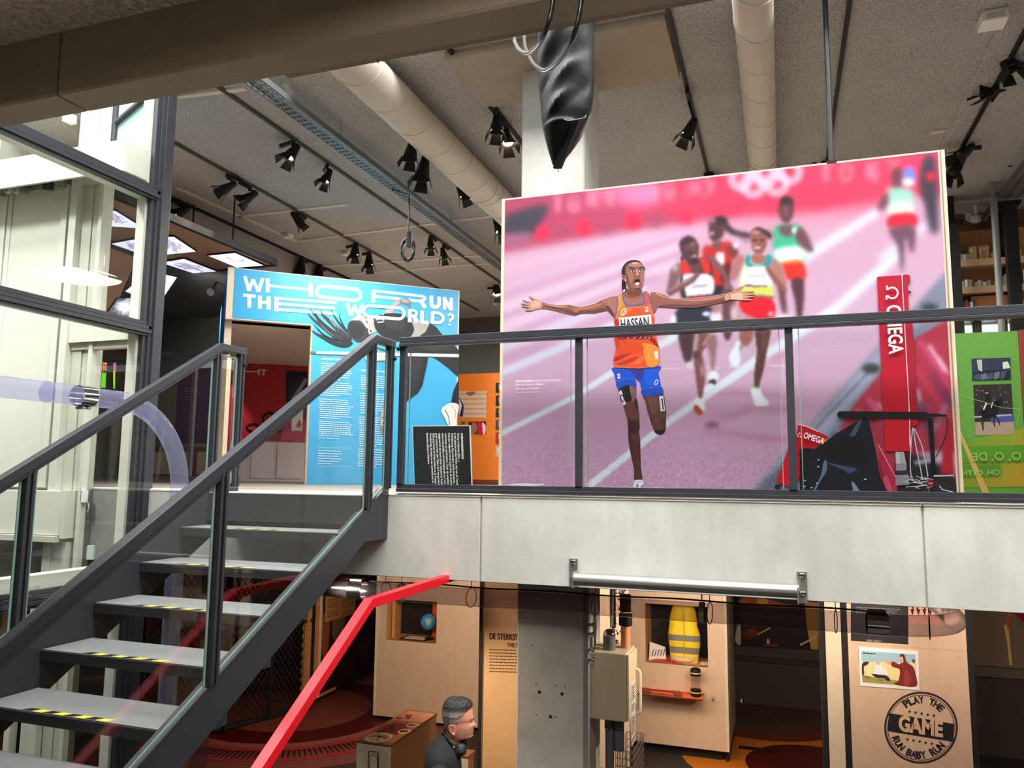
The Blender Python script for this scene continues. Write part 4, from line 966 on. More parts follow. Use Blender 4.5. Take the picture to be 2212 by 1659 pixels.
MB().prism([drop(CPt(500, 955), zc1), drop(CPt(690, 955), zc1), drop(CPt(690, 955)), drop(CPt(500, 955))], bk*.5).build('carcass', mat('cabinet_white', (206, 200, 198), .5), cab_)
for a, b in ((545, 592), (600, 655)):
    MB().prism([drop(CPt(a, 955), zc1-.02), drop(CPt(b, 955), zc1-.02), drop(CPt(b, 955), FU+.05), drop(CPt(a, 955), FU+.05)], bn*.016).build('door', mat('cabinet_door', (216, 208, 206), .5), cab_)
MB().prism([drop(CPt(500, 955), zc1), drop(CPt(690, 955), zc1), drop(CPt(690, 955, .5), zc1), drop(CPt(500, 955, .5), zc1)], Vector((0, 0, .02))).build('top', mat('cabinet_top', (170, 60, 66), .4), cab_)
MB().prism([CPt(612, 930), CPt(662, 932), CPt(662, 952), CPt(606, 951)], bn*.01).build('red_picture', mat('rose_red_print', (186, 40, 62), .5), cab_)
gp = thing('sports_gear', 'dark boots and straps lying on the white cabinet behind the handrail', 'sports gear', drop(CPt(560, 950, .15), zc1+.02))
for (cx_, cy_, rx, rz) in ((548, 925, .10, .06), (585, 905, .11, .10), (560, 940, .13, .05), (600, 925, .08, .07)):
    v = CPt(cx_, cy_, .15); m_ = MB()
    for k in range(3): m_.tube([v+bd*(rx*math.cos(a))+Vector((0, 0, rz*math.sin(a)+.01*k))+bk*.03*k for a in [i*2*math.pi/14 for i in range(14)]], .016, 6, closed=True)
    m_.build('strap_coil', M_BLACKM, gp)
v = CPt(565, 948, .12); MB().ball(v+Vector((0, 0, .0)), .09, 10, (1.4, 1.2, .5)).build('boot_shell', M_STEELD, gp, smooth=True)
bk_ = thing('open_booklet', 'white folded sheet with a red flower print standing on the white cabinet', 'booklet', drop(CPt(645, 945, .06), zc1+.02))
v0, v1 = CPt(632, 890, .06), CPt(656, 885, .06)
MB().prism([drop(v0, zc1+.02), drop(v1, zc1+.02), v1, v0], bk*.006).build('sheet', M_WHITE, bk_)
MB().prism([CPt(640, 920, .058), CPt(648, 905, .058), CPt(653, 918, .058), CPt(648, 925, .058)], bn*.002).build('flower_print', mat('flower_red', (190, 60, 50), .5), bk_)
# plywood flag and purple displays behind the handrail of the stair
pp_ = thing('plywood_upright', 'pale plywood upright seen between the handrail posts of the stair', 'upright', PY(483, 1040, 7.6))
for v in (0,):
    L_ = PY(474, 770, 7.6); R_ = PY(491, 770, 7.6); MB().box(L_.x, R_.x, 7.6, 7.68, FU, L_.z).build('upright_board', M_PLYP, pp_)
pu = thing('purple_display', 'deep purple display board behind the stair glass beside the blue portal', 'display', PY(415, 1040, 9.0))
L_ = PY(386, 792, 9.0); R_ = PY(452, 790, 9.0)
MB().box(L_.x, R_.x+.1, 9.0, 9.05, PY(400, 958, 9).z, L_.z).build('purple_board', mat('purple_print', (58, 48, 104), .6), pu)
ppr = Print(Plane((0, 9.0, 0), (0, -1, 0)), .003); paragraph(ppr, lambda x, y: (x, y), 400, 838, 436, 862, 5, (120, 112, 160), .3, .02, 3, wordw=6); ppr.build('printed_text', pu)
lc = thing('birch_cupboard', 'low birch cupboard with two doors under the purple display', 'cupboard', PY(370, 1035, 8.95))
z1 = PY(370, 966, 8.9).z
MB().box(PY(318, 1000, 8.9).x, R_.x+.1, 8.92, 9.4, FU, z1).build('carcass', mat('plum_carcass', (96, 70, 84), .6), lc)
for a, b in ((320, 408), (425, 462)):
    MB().box(PY(a, 1000, 8.9).x, PY(b, 1000, 8.9).x, 8.90, 8.92, FU+.1, PY(370, 976, 8.9).z).build('door', M_PLY, lc)
MB().box(PY(322, 985, 8.9).x, PY(330, 985, 8.9).x, 8.885, 8.90, PY(326, 986, 8.9).z, PY(326, 984, 8.9).z).build('handle', M_BLACK, lc)
# guard rail across the far side of the stairwell
fr = thing('far_railing', 'dark guard rail crossing in front of the grey side wall beyond the lift', 'railing', PY(380, 1040, 7.0))
A_ = PY(325, 766, 7.0); B_ = PY(432, 757, 7.0); MB().box(-9.5, B_.x+.6, 7.0, 7.05, A_.z-.035, A_.z+.02).build('top_rail', M_STEEL, fr)
for x in (-9.0, -7.6, -6.2): MB().box(x-.02, x+.02, 7.0, 7.04, FU, A_.z-.035).build('post', M_STEEL, fr)
MB().box(-9.5, B_.x+.6, 7.0, 7.04, FU+.02, FU+.09).build('bottom_rail', M_STEEL, fr)
for a, b in ((-9.0, -7.6), (-7.6, -6.2)): MB().box(a+.05, b-.05, 7.015, 7.023, FU+.1, A_.z-.05).build('glass_pane', M_GLASS, fr)
# panelled side wall behind
struct('wall_left_upper', MB().box(-12.9, -7.2, 12.5, 12.6, FU, 3.9*K), M_WALLD)
# black text sign turned on its side
SG = Plane((0, 5.5, 0), (0, -1, .02))
sg = thing('text_sign', 'black text board with white lettering, standing on its side against the railing glass', 'sign', SG.at(955, 1050))
c4 = [SG.at(891, 920), SG.at(1015, 919), SG.at(1019.5, 1052), SG.at(896, 1054)]
for v in c4[2:]: v.z = FU
MB().prism(c4, Vector((0, .02, 0))).build('board', M_WHITE, sg)
sp = Print(SG, .002); sp.P([(892, 921), (1014, 920), (1018.3, 1049), (896, 1051)], (22, 23, 25)); sp.build('black_face', sg)
LN = ["OVERWINNINGSPARADE", "Oorlog in Oekraïne (2022-...)", "In zijn speeches verwijst Poetin vaak naar de Tweede", "Wereldoorlog. Hij presenteert daarbij de Russische", "Federatie, erfgenaam van de Sovjet-Unie, als de grote", "overwinnaar op nazi-Duitsland. Onder zijn president-", "schap is de jaarlijkse overwinningsparade op 9 mei", "uitgegroeid tot een enorm militair spektakel om Rusland", "grote macht te laten zien. Tijdens de 9 mei-parade in", "2022 prijst Poetin de Sovjet-strijders uit de Tweede", "Wereldoorlog. Hij noemt ze een voorbeeld voor de", "Russische soldaten in Oekraïne."]
SX = [(998, 1000, 936, 992), (990.5, 992, 936, 996.5), (983.5, 989, 936, 1050), (977, 982, 936, 1044), (970.5, 976, 936, 1049), (963.5, 969, 936, 1047), (957, 962, 936, 1045), (950, 955.5, 936, 1050), (943.5, 949, 936, 1048), (937, 942, 936, 1045), (930.5, 936, 936, 1043), (923.5, 927, 936, 1003)]
for i, s in enumerate(LN):
    x0, x1, y0, y1 = SX[i]; text('sign_lettering', s, SG, (x0-2.2, y0), (x1-2.2, y1), M_INKW, sg, bold=.012 if i == 0 else .004, lift=.0035, height=.0165)
# orange photo board
OR = Plane((0, 10.4, 0), (0, -1, 0))
ob = thing('orange_display', 'orange exhibition wall with photographs, between the blue portal and the photo wall', 'display', OR.at(1030, 1036))
A_ = OR.at(940, 803); B_ = OR.at(1140, 803)
MB().box(A_.x, B_.x, 10.4, 10.46, FU, OR.at(1030, 807).z).build('orange_board', mat('orange_print', (232, 122, 30), .5), ob)
MB().box(A_.x, B_.x, 10.385, 10.4, FU, FU+.07).build('skirting', mat('dark_red_skirting', (110, 44, 24), .6), ob)
op = Print(OR, .004)
f = lambda x, y: (960+x*140/447, 560+y*520/1659)
op.P([f(100, 910), f(291, 908), f(289, 1092), f(100, 1092)], (214, 178, 150))
for k in range(5): op.P([f(100, 925+k*34), f(290, 925+k*34), f(290, 932+k*34), f(100, 934+k*34)], (176, 140, 116))
op.P([f(150, 918), f(215, 912), f(200, 935), f(170, 940)], (150, 90, 80), smooth=True)
op.P([f(104, 950), f(135, 1010), f(128, 1085), f(104, 1085)], (40, 40, 90)); op.P([f(104, 960), f(122, 1010), f(104, 1080)], (226, 220, 214))
op.P([f(166, 1120), f(288, 1117), f(286, 1205), f(168, 1205)], (92, 30, 48)); op.P([f(190, 1135), f(218, 1130), f(226, 1175), f(205, 1203), f(180, 1200)], (150, 104, 96), smooth=True); op.P([f(230, 1125), f(262, 1130), f(278, 1200), f(235, 1203)], (196, 22, 52), smooth=True); op.P([f(262, 1128), f(285, 1150), f(280, 1203), f(268, 1203)], (222, 214, 214), smooth=True)
op.P([f(104, 1118), f(150, 1117), f(150, 1138), f(104, 1138)], (120, 136, 40)); op.P([f(120, 1120), f(140, 1120), f(138, 1136), f(122, 1136)], (80, 60, 50))
for i, (y0, y1, c) in enumerate(((852, 920, (28, 28, 30)), (940, 1010, (28, 28, 30)), (1028, 1088, (40, 38, 40)), (1108, 1176, (60, 64, 74)), (1194, 1272, (150, 50, 44)), (1290, 1364, (188, 176, 166)))):
    op.P([f(356, y0), f(392, y0), f(392, y1), f(354, y1)], c); op.P([f(372, y0+10), f(386, y0+16), f(378, y1-8)], tuple(min(255, v+110) for v in c))
op.line([f(180, 1200), f(330, 1240)], .8, (220, 130, 60)); op.line([f(330, 1240), f(290, 1480)], .8, (220, 130, 60)); op.build('printed_pictures', ob)

# ------------------------------------------------------------------ tilted ceiling boards with lit picture panels by the lift
M_BOARD = mat('brown_hardboard', (150, 112, 84), .6)
def lit_board(name, label, quad, th):
    t = thing(name, label, 'ceiling board', (quad[0]+quad[2])/2)
    n = (quad[1]-quad[0]).cross(quad[3]-quad[0]).normalized()
    if n.dot(-quad[0]) < 0: n = -n
    MB().prism(quad, -n*th).build('board', M_BOARD, t)
    for i in range(4): MB().bar(quad[i]-n*.03, quad[(i+1) % 4]-n*.03, .06, .08).build('black_edge', M_BLACKM, t)
    return t, Plane(quad[0], n)
ZB = 3.3*K
A_ = PZ(350, 476, ZB); B_ = PZ(598, 572, ZB); xx = -7.55*K
qd = [Vector((xx, 5.0, ZB)), Vector((xx, B_.y, ZB)), Vector((-9.05*K, B_.y, ZB)), Vector((-9.05*K, 5.0, ZB))]
tb, BPL = lit_board('lit_picture_ceiling', 'brown board slung level under the low ceiling beside the lift', qd, .05)
for x, y in ((-6.1, 5.6), (-6.1, 7.4), (-6.7, 5.6), (-6.7, 7.4)): MB().cyl((x, y, ZB+.05), (x, y, ZC), .01, n=6).build('hanger', M_BLACK, tb)
# second board folding down towards the floor
C0 = PZ(412, 600, ZB-.02)
q2 = [Vector((-9.1, 6.6, 3.25))*K, Vector((-9.1, 9.0, 3.25))*K, Vector((-9.75, 9.0, 1.9))*K, Vector((-9.75, 6.6, 1.9))*K]
tb2, BPL2 = lit_board('lit_picture_ceiling', 'brown board folded down steeply behind the lift corner', q2, .05)
def screen(pl, pts, label, seed, dark=.5, face=False, bluew=(222, 222, 250)):
    w = [pl.at(x, y, .02) for x, y in pts]; c = sum(w, Vector())/4
    t = thing('lit_picture', label, 'lit picture', c)
    MB().prism([c+(v-c)*1.05-pl.n*.02 for v in w], pl.n*.018).build('frame', M_BLACKM, t)
    mb = MB(); mb.c = []; N = 36; rnd = np.random.RandomState(seed); g = rnd.rand(N+1, N+1)
    for s_ in (1, 2, 1): g = (g+np.roll(g, s_, 0)+np.roll(g, s_, 1)+np.roll(g, -s_, 1))/4
    g = (g-g.min())/(g.max()-g.min()); g2 = rnd.rand(N+1, N+1)
    for i in range(N+1):
        for j in range(N+1):
            u, v = i/N, j/N; p = w[0]*(1-u)*(1-v)+w[1]*u*(1-v)+w[2]*u*v+w[3]*(1-u)*v
            s_ = .75*g[i, j]+.25*g2[i, j]; e = math.exp(-((u-.5)**2+(v-.5)**2)*7)
            val = 1.0 if s_ > dark*e+.12*dark else (.25+.5*s_)
            if face: val = max(.08, min(1.0, 1.25*e+.25*math.sin(u*9+2*g[i, j]*3)*math.cos(v*8))) if abs(u-.5) < .42 else .15
            mb.v.append(tuple(p)); mb.c.append((*[x*val for x in lin(bluew)], 1))
    for i in range(N):
        for j in range(N):
            a = i*(N+1)+j; mb.f.append((a, a+N+1, a+N+2, a+1)); mb.m.append(0)
    mb.build('picture', attrmat('lit_ink', .4, 1.15), t); return t
screen(BPL, [(450, 549), (508, 543), (569, 570), (512, 575)], 'glowing framed aerial picture on the level board, farthest from the lift', 2, .45)
screen(BPL, [(346, 508), (376, 508), (424, 540), (345, 548)], 'glowing picture of dark rock on the level board, cut by the lift corner', 3, .8)
screen(BPL, [(348, 564), (398, 556), (467, 583), (418, 587)], 'glowing streaky picture on the level board, lowest towards the blue portal', 4, .7)
screen(BPL, [(226, 448), (250, 452), (312, 490), (224, 484)], 'glowing picture of a crowd on the level board, seen through the lift glass', 5, .6)
screen(BPL, [(240, 523), (300, 512), (344, 545), (300, 548)], 'glowing picture lower on the level board, half behind the cream lift post', 6, .75)
screen(BPL2, [(346, 590), (380, 598), (346, 648), (300, 640)], 'bright patterned picture on the folded board beside the lift corner', 7, .5)
screen(BPL2, [(304, 598), (340, 590), (310, 645), (268, 628)], 'bright patterned picture on the folded board seen through the lift glass', 8, .5)
screen(BPL2, [(252, 643), (296, 642), (288, 690), (232, 672)], 'glowing portrait close-up on the folded board seen through the lift glass', 9, .5, True)
# small screen with a footballer behind the lift glass
FPx = Plane((0, 8.2, 0), (0, -1, 0))
tv = thing('picture_screen', 'small glowing screens with an orange-shirted footballer behind the lift glass', 'screen', FPx.at(222, 840))
sc_ = Print(FPx, .01)
MB().prism([FPx.at(200, 774), FPx.at(254, 780), FPx.at(252, 846), FPx.at(198, 842)], Vector((0, .04, 0))).build('black_panel', M_BLACKM, tv)
sc_.P([(204, 782), (232, 784), (231, 800), (204, 798)], (246, 220, 200)); sc_.P([(203, 804), (231, 806), (229, 838), (201, 836)], (120, 220, 40)); sc_.P([(206, 785), (230, 786), (229, 799), (207, 799)], (236, 90, 40), smooth=True); sc_.disc(219.5, 780, 4, 5, (236, 214, 200))
sc_.P([(204, 803), (219, 805), (218, 818), (206, 815)], (30, 24, 40), smooth=True); sc_.line([(214, 818), (216, 828), (206, 834)], 4, (236, 90, 40)); sc_.line([(206, 834), (202, 838)], 3, (240, 240, 240))
for (a, b, c0, c1) in (((246, 784), (252, 802), (190, 120, 180), (236, 90, 60)), ((246, 802), (250, 840), (220, 240, 60), (120, 220, 40))): sc_.P([a, (b[0], a[1]), b, (a[0], b[1])], [c0, c0, c1, c1])
sc_.build('picture', tv, attrmat('screen_ink', .3, .9))

# ------------------------------------------------------------------ right hand side: green display, windows, bookcase
YW = 10.5
zt0, zt1 = PY(2100, 728, YW).z, PY(2100, 698, YW).z
wr = struct('wall_back_bright', MB().box(.9*K, 9, YW, YW+.15, FU, zt0).box(.9*K, 9, YW, YW+.15, zt1, ZC), mat('brown_boarding', (132, 88, 52), .7, noise=(3, .15, (1, 1, 6))))
w2 = struct('window_2', MB().box(.9, 9, YW-.02, YW+.17, zt0-.02, zt0+.02), M_GALV); w2['label'] = 'bright strip window behind the green display'
for px in (2052, 2110, 2166): 
    x = PY(px, 712, YW).x; MB().box(x-.05, x+.05, YW-.02, YW+.1, zt0, zt1+.02).build('window_mullion', M_GALV, w2)
MB().box(.9, 9, YW+.10, YW+.11, zt0, zt1).build('window_pane', M_GLASS, w2)
MB().box(.9, 9, YW-.15, YW-.02, zt1, PY(2100, 686, YW).z+.02).build('lintel_beam', M_STEELD, w2)
lamp('window_glow', 'AREA', (5.0, YW+.4, (zt0+zt1)/2+.1), 60, (.95, .98, 1), (4.5, 0, 1.0), shape='RECTANGLE', size=8, size_y=1.2)
GY = 9.2; GP = Plane((0, GY, 0), (0, -1, 0))
gr = thing('green_display', 'bright green exhibition wall with a dressage photo, beside the photo wall', 'display', GP.at(2130, 1050))
x0_, x1_ = GP.at(2000, 800).x, GP.at(2204, 800).x
zg = GP.at(2120, 718).z
MB().box(x0_, x1_, GY, GY+.06, FU, zg).build('green_board', mat('leaf_green_print', (96, 158, 58), .5), gr)
MB().box(x1_+.004, x1_+1.5, GY-.05, GY+.06, FU, zg).build('red_end', mat('brick_red_print', (140, 44, 44), .6), gr)
g = Print(GP, .004)
f = lambda x, y: (1980+x*232/566, 420+y*680/1659)
g.P([f(200, 1310), f(566, 1230), f(566, 1540), f(200, 1545)], [(96, 158, 48), (150, 160, 50), (190, 150, 40), (120, 150, 44)])
def photo(q, c): g.P([f(*p) for p in q], c)
photo([(288, 866), (494, 860), (497, 978), (293, 984)], (44, 54, 76)); photo([(300, 940), (380, 925), (495, 930), (495, 976), (296, 982)], (28, 34, 44)); photo([(316, 872), (344, 870), (346, 935), (325, 925)], (190, 186, 178)); photo([(452, 885), (480, 880), (494, 915), (455, 920)], (214, 212, 200))
for k in range(5): photo([(300+k*36, 955-k*5), (330+k*36, 945-k*4), (345+k*30, 975-k*3), (305+k*34, 978)], (104, 112, 124) if k % 2 else (66, 78, 100))
photo([(298, 1004), (498, 998), (514, 1264), (310, 1270)], (46, 42, 46)); photo([(306, 1200), (512, 1195), (514, 1264), (310, 1270)], (172, 150, 130)); photo([(390, 1160), (510, 1155), (512, 1198), (392, 1202)], (70, 84, 150)); photo([(300, 1170), (500, 1158), (500, 1166), (300, 1178)], (176, 176, 190))
rnd = random.Random(5)
for k in range(26): x, y = rnd.uniform(310, 490), rnd.uniform(1010, 1120); g.disc(*f(x, y), 2.2, 2.2, rnd.choice([(90, 70, 70), (120, 100, 90), (70, 60, 80), (110, 60, 60)]), 6); g.l -= g.s
HB = (18, 16, 18)
g.P([f(*p) for p in [(345, 1130), (380, 1110), (405, 1100), (425, 1085), (445, 1080), (452, 1100), (438, 1112), (430, 1140), (415, 1170), (380, 1180), (350, 1175), (335, 1155)]], HB, smooth=True)
for L_ in ([(350, 1160), (340, 1200), (352, 1230)], [(365, 1170), (348, 1210), (350, 1245)], [(410, 1160), (430, 1190), (436, 1215)], [(418, 1150), (405, 1195), (412, 1225)]): g.line([f(*p) for p in L_], 2.6, HB)
g.line([f(340, 1145), f(325, 1165)], 2, HB)
g.P([f(*p) for p in [(362, 1055), (380, 1050), (390, 1075), (385, 1095), (362, 1100)]], (24, 24, 30), smooth=True); g.disc(*f(370, 1045), 2.4, 3, (196, 160, 140), 10); g.P([f(358, 1036), f(382, 1036), f(380, 1042), f(360, 1042)], HB)
g.line([f(368, 1098), f(352, 1135)], 3.4, (222, 218, 212)); g.line([f(400, 1095), f(392, 1125)], 2.2, (216, 214, 210))
for y0, y1, c in ((812, 862, (92, 100, 60)), (865, 900, (150, 140, 110)), (920, 1000, (190, 190, 184)), (1005, 1100, (160, 160, 160)), (1125, 1205, (130, 50, 40)), (1225, 1315, (120, 30, 40)), (1355, 1420, (60, 40, 44))):
    photo([(150, y0), (196 if y0 < 900 else 212, y0), (198 if y0 < 900 else 215, y1), (150, y1)], c); photo([(172, y0+10), (192, y0+20), (186, y1-8)], tuple(max(0, v-50) for v in c))
for L_ in ([(215, 1060), (340, 1090), (450, 1125), (545, 1130)], [(545, 1130), (500, 1330), (445, 1540)], [(215, 1320), (260, 1280), (310, 1255)], [(215, 1150), (300, 1120)]): g.line([f(*p) for p in L_], 1, (150, 190, 110))
photo([(200, 1330), (566, 1320), (566, 1410), (200, 1415)], (90, 150, 40)); photo([(200, 1428), (442, 1424), (442, 1484), (205, 1490)], (84, 144, 44))
g.P([f(*p) for p in [(225, 1250), (232, 1250), (392, 1588), (350, 1588), (215, 1245)]], (206, 170, 90)); g.build('printed_pictures', gr)
M_GLET = mat('pale_green_lettering', (140, 186, 92), .6)
text('mirrored_lettering', 'O, O, O, DE', GP, f(290, 1402), f(640, 1398), M_GLET, gr, mirror=True, bold=.02, lift=.030)
text('mirrored_lettering', 'OH, O, THE', GP, f(215, 1482), f(435, 1476), M_GLET, gr, mirror=True, bold=.02, lift=.030)
# bookcase
KY = 9.75
bc = thing('bookcase', 'warm pine bookcase wall with long shelves above the green display', 'bookcase', PY(2120, 690, KY))
kx0, kx1 = PY(2000, 600, KY).x, 6.5
zs1, zs2, zs3 = (PY(2040, 577, KY).z+PY(2212, 568, KY).z)/2, (PY(2040, 635, KY).z+PY(2212, 628, KY).z)/2, PY(2040, 672, KY).z
th = PY(2040, 563, KY).z-PY(2040, 577, KY).z
MB().box(kx0, kx1, KY+.26, KY+.28, zs3-th, PY(2040, 490, KY).z).build('back_panel', M_WARMW, bc)
for z in (zs1, zs2, zs3-th): MB().box(kx0, kx1, KY, KY+.26, z, z+th).build('shelf_board', mat('pine_shelf_edge', (206, 172, 128), .55, noise=(8, .08, (.3, 1, 1))), bc)
for px in (2060, 2190):
    x = PY(px, 600, KY).x; MB().box(x-.05, x+.05, KY+.02, KY+.26, zs3-th, ZC).build('upright', M_BLACKM, bc)
MB().box(PY(2102, 660, KY).x, PY(2183, 660, KY).x, KY+.05, KY+.22, zs3, zs3+.16).build('closed_box', mat('kraft_box', (168, 108, 56), .7), bc)
pl_ = thing('steel_pole', 'slim grey steel pole standing in front of the bookcase', 'pole', PY(2163, 700, 9.45))
MB().cyl((PY(2157, 600, 9.45).x, 9.45, FU), (PY(2157, 600, 9.45).x, 9.45, ZC), .035, n=12).build('shaft', mat('pole_grey', (120, 120, 118), .45), pl_, smooth=True)
MB().box(PY(2120, 430, 9.45).x, 6, 9.43, 9.49, PY(2160, 431, 9.45).z, PY(2160, 425, 9.45).z).build('cross_rail', mat('pole_grey', (120, 120, 118), .45), pl_)
for px in (2057, 2185):
    x = PY(px, 480, 9.55).x; t = thing('black_upright', 'black steel upright in front of the bookcase, '+('close to the photo wall' if px < 2100 else 'beyond the slim grey pole'), 'post', (x, 9.55, FU))
    MB().box(x-.06, x+.06, 9.55, 9.64, FU, PY(px, 482 if px < 2100 else 440, 9.55).z).build('shaft', M_BLACKM, t); MB().box(x-.12, x+.10, 9.53, 9.66, PY(px, 482 if px < 2100 else 440, 9.55).z, PY(px, 476 if px < 2100 else 434, 9.55).z).build('head', M_BLACK, t)
ORD = ['first', 'second', 'third', 'fourth', 'fifth', 'sixth', 'seventh', 'eighth', 'ninth', 'tenth', 'eleventh', 'twelfth', 'thirteenth', 'fourteenth', 'fifteenth', 'sixteenth', 'seventeenth', 'eighteenth', 'nineteenth', 'twentieth', 'twenty-first', 'twenty-second', 'twenty-third', 'twenty-fourth']
BC = {'grey': (150, 148, 142), 'pale': (206, 202, 190), 'tan': (190, 154, 104), 'brown': (112, 76, 50), 'black': (40, 38, 40), 'red': (150, 34, 40), 'olive': (150, 140, 90), 'blue': (60, 76, 100), 'white': (226, 224, 218)}
def book(px0, px1, top, zb, col, lab, grp, tilt=0):
    a, b = PY(px0, 600, KY).x, PY(px1, 600, KY).x; h = PY(px0, top, KY).z-zb
    w = max(.012, (b-a)*.93); o = bpy.data.objects.new('book', None); 
    t = thing('book', lab, 'book', (a+w/2, KY+.04, zb+.001), grp); t.rotation_euler = (0, tilt, 0)
    m = mat('book_cover_'+col, BC[col], .6)
    mb = MB().box(-w/2, w/2, 0, .17, 0, h).build('cover', m, t, local=True)
    if w > .03: MB().box(-w*.32, w*.32, -.002, 0, h*.68, h*.82).build('spine_label', mat('book_label', (214, 208, 190), .6), t, local=True)
    bpy.data.objects.remove(o)
def row(px, pxe, tops, zb, cols, shelf, grp, wid, start=0):
    k = 0; rnd = random.Random(int(px))
    while px < pxe:
        w = rnd.uniform(*wid); c = cols[k % len(cols)]
        book(px, px+w, rnd.uniform(*tops), zb, c, f'{c} book, {ORD[min(start+k, 23)]} counted along the {shelf}', grp); px += w; k += 1
row(2066, 2100, (545, 550), zs1+th, ['grey', 'pale', 'grey'], 'upper shelf, before the tall tan volumes', 'books on the upper shelf', (3.5, 6))
row(2101, 2140, (524, 531), zs1+th, ['tan', 'tan', 'brown', 'tan', 'olive'], 'upper shelf among the tall tan volumes', 'books on the upper shelf', (5, 9))
row(2141, 2160, (541, 545), zs1+th, ['brown', 'grey', 'pale'], 'upper shelf beside the slim grey pole', 'books on the upper shelf', (3.5, 5))
row(2198, 2225, (536, 544), zs1+th, ['brown', 'grey', 'tan'], 'upper shelf beyond the pole', 'books on the upper shelf', (4, 7))
row(2043, 2049, (608, 610), zs2+th, ['red', 'white'], 'middle shelf tight against the photo wall', 'books on the middle shelf', (3, 4))
row(2070, 2158, (602, 609), zs2+th, ['grey', 'pale', 'grey', 'white', 'olive', 'grey', 'brown'], 'middle shelf before the pole', 'books on the middle shelf', (4, 8))
row(2176, 2224, (578, 592), zs2+th, ['grey', 'olive', 'black', 'white', 'blue', 'brown'], 'middle shelf beyond the pole', 'books on the middle shelf', (3, 6))
row(2081, 2100, (642, 652), zs3, ['blue', 'red', 'red', 'white'], 'lowest shelf, upright books by the red ring binder', 'books on the lowest shelf', (4, 6))
row(2206, 2226, (640, 650), zs3, ['tan', 'white', 'tan'], 'lowest shelf beyond the pole', 'books on the lowest shelf', (4, 7))
for k, (px, top, c) in enumerate(((2047, 660, 'black'), (2053, 657, 'olive'), (2059, 648, 'pale'), (2065, 658, 'white'), (2071, 655, 'red'))):
    book(px, px+5, top, zs3, c, f'{c} book leaning over on the lowest shelf, {ORD[k]} from the photo wall', 'leaning books on the lowest shelf', -.38)
# ------------------------------------------------------------------ lower level exhibits
YF = 9.2
def FY(px, py, d=0.0): return PY(px, py, YF-d)
ZT = -.70
FPL = Plane((0, YF, 0), (0, -1, 0))
def face_wall(name, label, xa, xb, z0, hole, y=YF, depth=.5, par=None, mtl=M_PLY):
    t = par or thing(name, label, 'partition', ((xa+xb)/2, y, FL))
    hx0, hx1, hz0, hz1 = hole
    P = [('wall_panel', xa, hx0, z0, ZT), ('wall_panel', hx1, xb, z0, ZT), ('wall_panel', hx0, hx1, z0, hz0), ('wall_panel', hx0, hx1, hz1, ZT)]
    for n, a, b, c, d in P: MB().box(a, b, y, y+.03, c, d).build(n, mtl, t)
    MB().box(hx0-.02, hx0, y+.03, y+depth, hz0-.02, hz1).build('reveal', M_WARMW, t); MB().box(hx1, hx1+.02, y+.03, y+depth, hz0-.02, hz1).build('reveal', M_WARMW, t)
    MB().box(hx0, hx1, y+.005, y+depth, hz0-.02, hz0).build('sill', M_WARMW, t); MB().box(hx0, hx1, y+.03, y+depth, hz1, hz1+.02).build('reveal', M_WARMW, t)
    MB().box(xa+.05, xb-.05, y+.08, y+.12, FL, z0).build('plinth', M_BLACKM, t)
    MB().box(hx0-.02, hx1+.02, y+depth, y+depth+.02, hz0-.02, hz1).build('niche_back', mat('niche_black', (22, 18, 17), .8), t)
    return t
z0 = FY(812, 1545).z
gx0, gx1 = FY(815, 1400).x, FY(1036, 1400).x
h = (FY(834, 1350).x, FY(943, 1350).x, FY(890, 1386).z, FY(890, 1297).z)
gw = face_wall('plywood_partition', 'birch plywood partition with a square niche holding a globe', gx0, gx1, z0, h, depth=.42)
sx = FY(985, 1300).x
MB().box(sx-.004, sx+.004, YF-.002, YF, z0, ZT).build('panel_joint', M_PLYE, gw)
MB().box(gx0-.03, gx0, YF-.01, YF+.5, z0, ZT).build('edge_strip', M_PLYP, gw)
MB().box(h[0]+.02, h[0]+.06, YF+.12, YF+.16, h[2], h[3]).build('inner_post', M_WARMW, gw)
MB().box(FY(906, 1340).x, FY(938, 1340).x, YF+.39, YF+.40, h[2], h[3]).build('orange_picture', mat('orange_red_print', (214, 76, 34), .5, noise=(4, .5, (1, 1, .2))), gw)
gpx = FY(925, 1343); gc = Vector((PY(926, 1343, YF+.2).x, YF+.2, PY(926, 1343, YF+.2).z)); gr_ = .103
gl = thing('globe', 'blue desk globe on a black stand in the plywood niche', 'globe', (gc.x, gc.y, h[2]))
def globe_mat():
    m = mat('globe_paint', (70, 150, 215), .25); nt = m.node_tree; b = nt.nodes['Principled BSDF']
    t = nt.nodes.new('ShaderNodeTexCoord'); n = nt.nodes.new('ShaderNodeTexNoise'); n.inputs['Scale'].default_value = 9; n.inputs['Detail'].default_value = 3
    r = nt.nodes.new('ShaderNodeValToRGB'); r.color_ramp.interpolation = 'CONSTANT'
    e = r.color_ramp.elements; e[0].position = 0; e[0].color = (*lin((66, 148, 214)), 1); e[1].position = .60; e[1].color = (*lin((222, 196, 120)), 1); x = e.new(.64); x.color = (*lin((226, 130, 120)), 1)
    nt.links.new(t.outputs['Object'], n.inputs['Vector']); nt.links.new(n.outputs[0], r.inputs[0]); nt.links.new(r.outputs[0], b.inputs['Base Color']); return m
MB().ball(gc, gr_, 28).build('sphere', globe_mat(), gl, smooth=True)
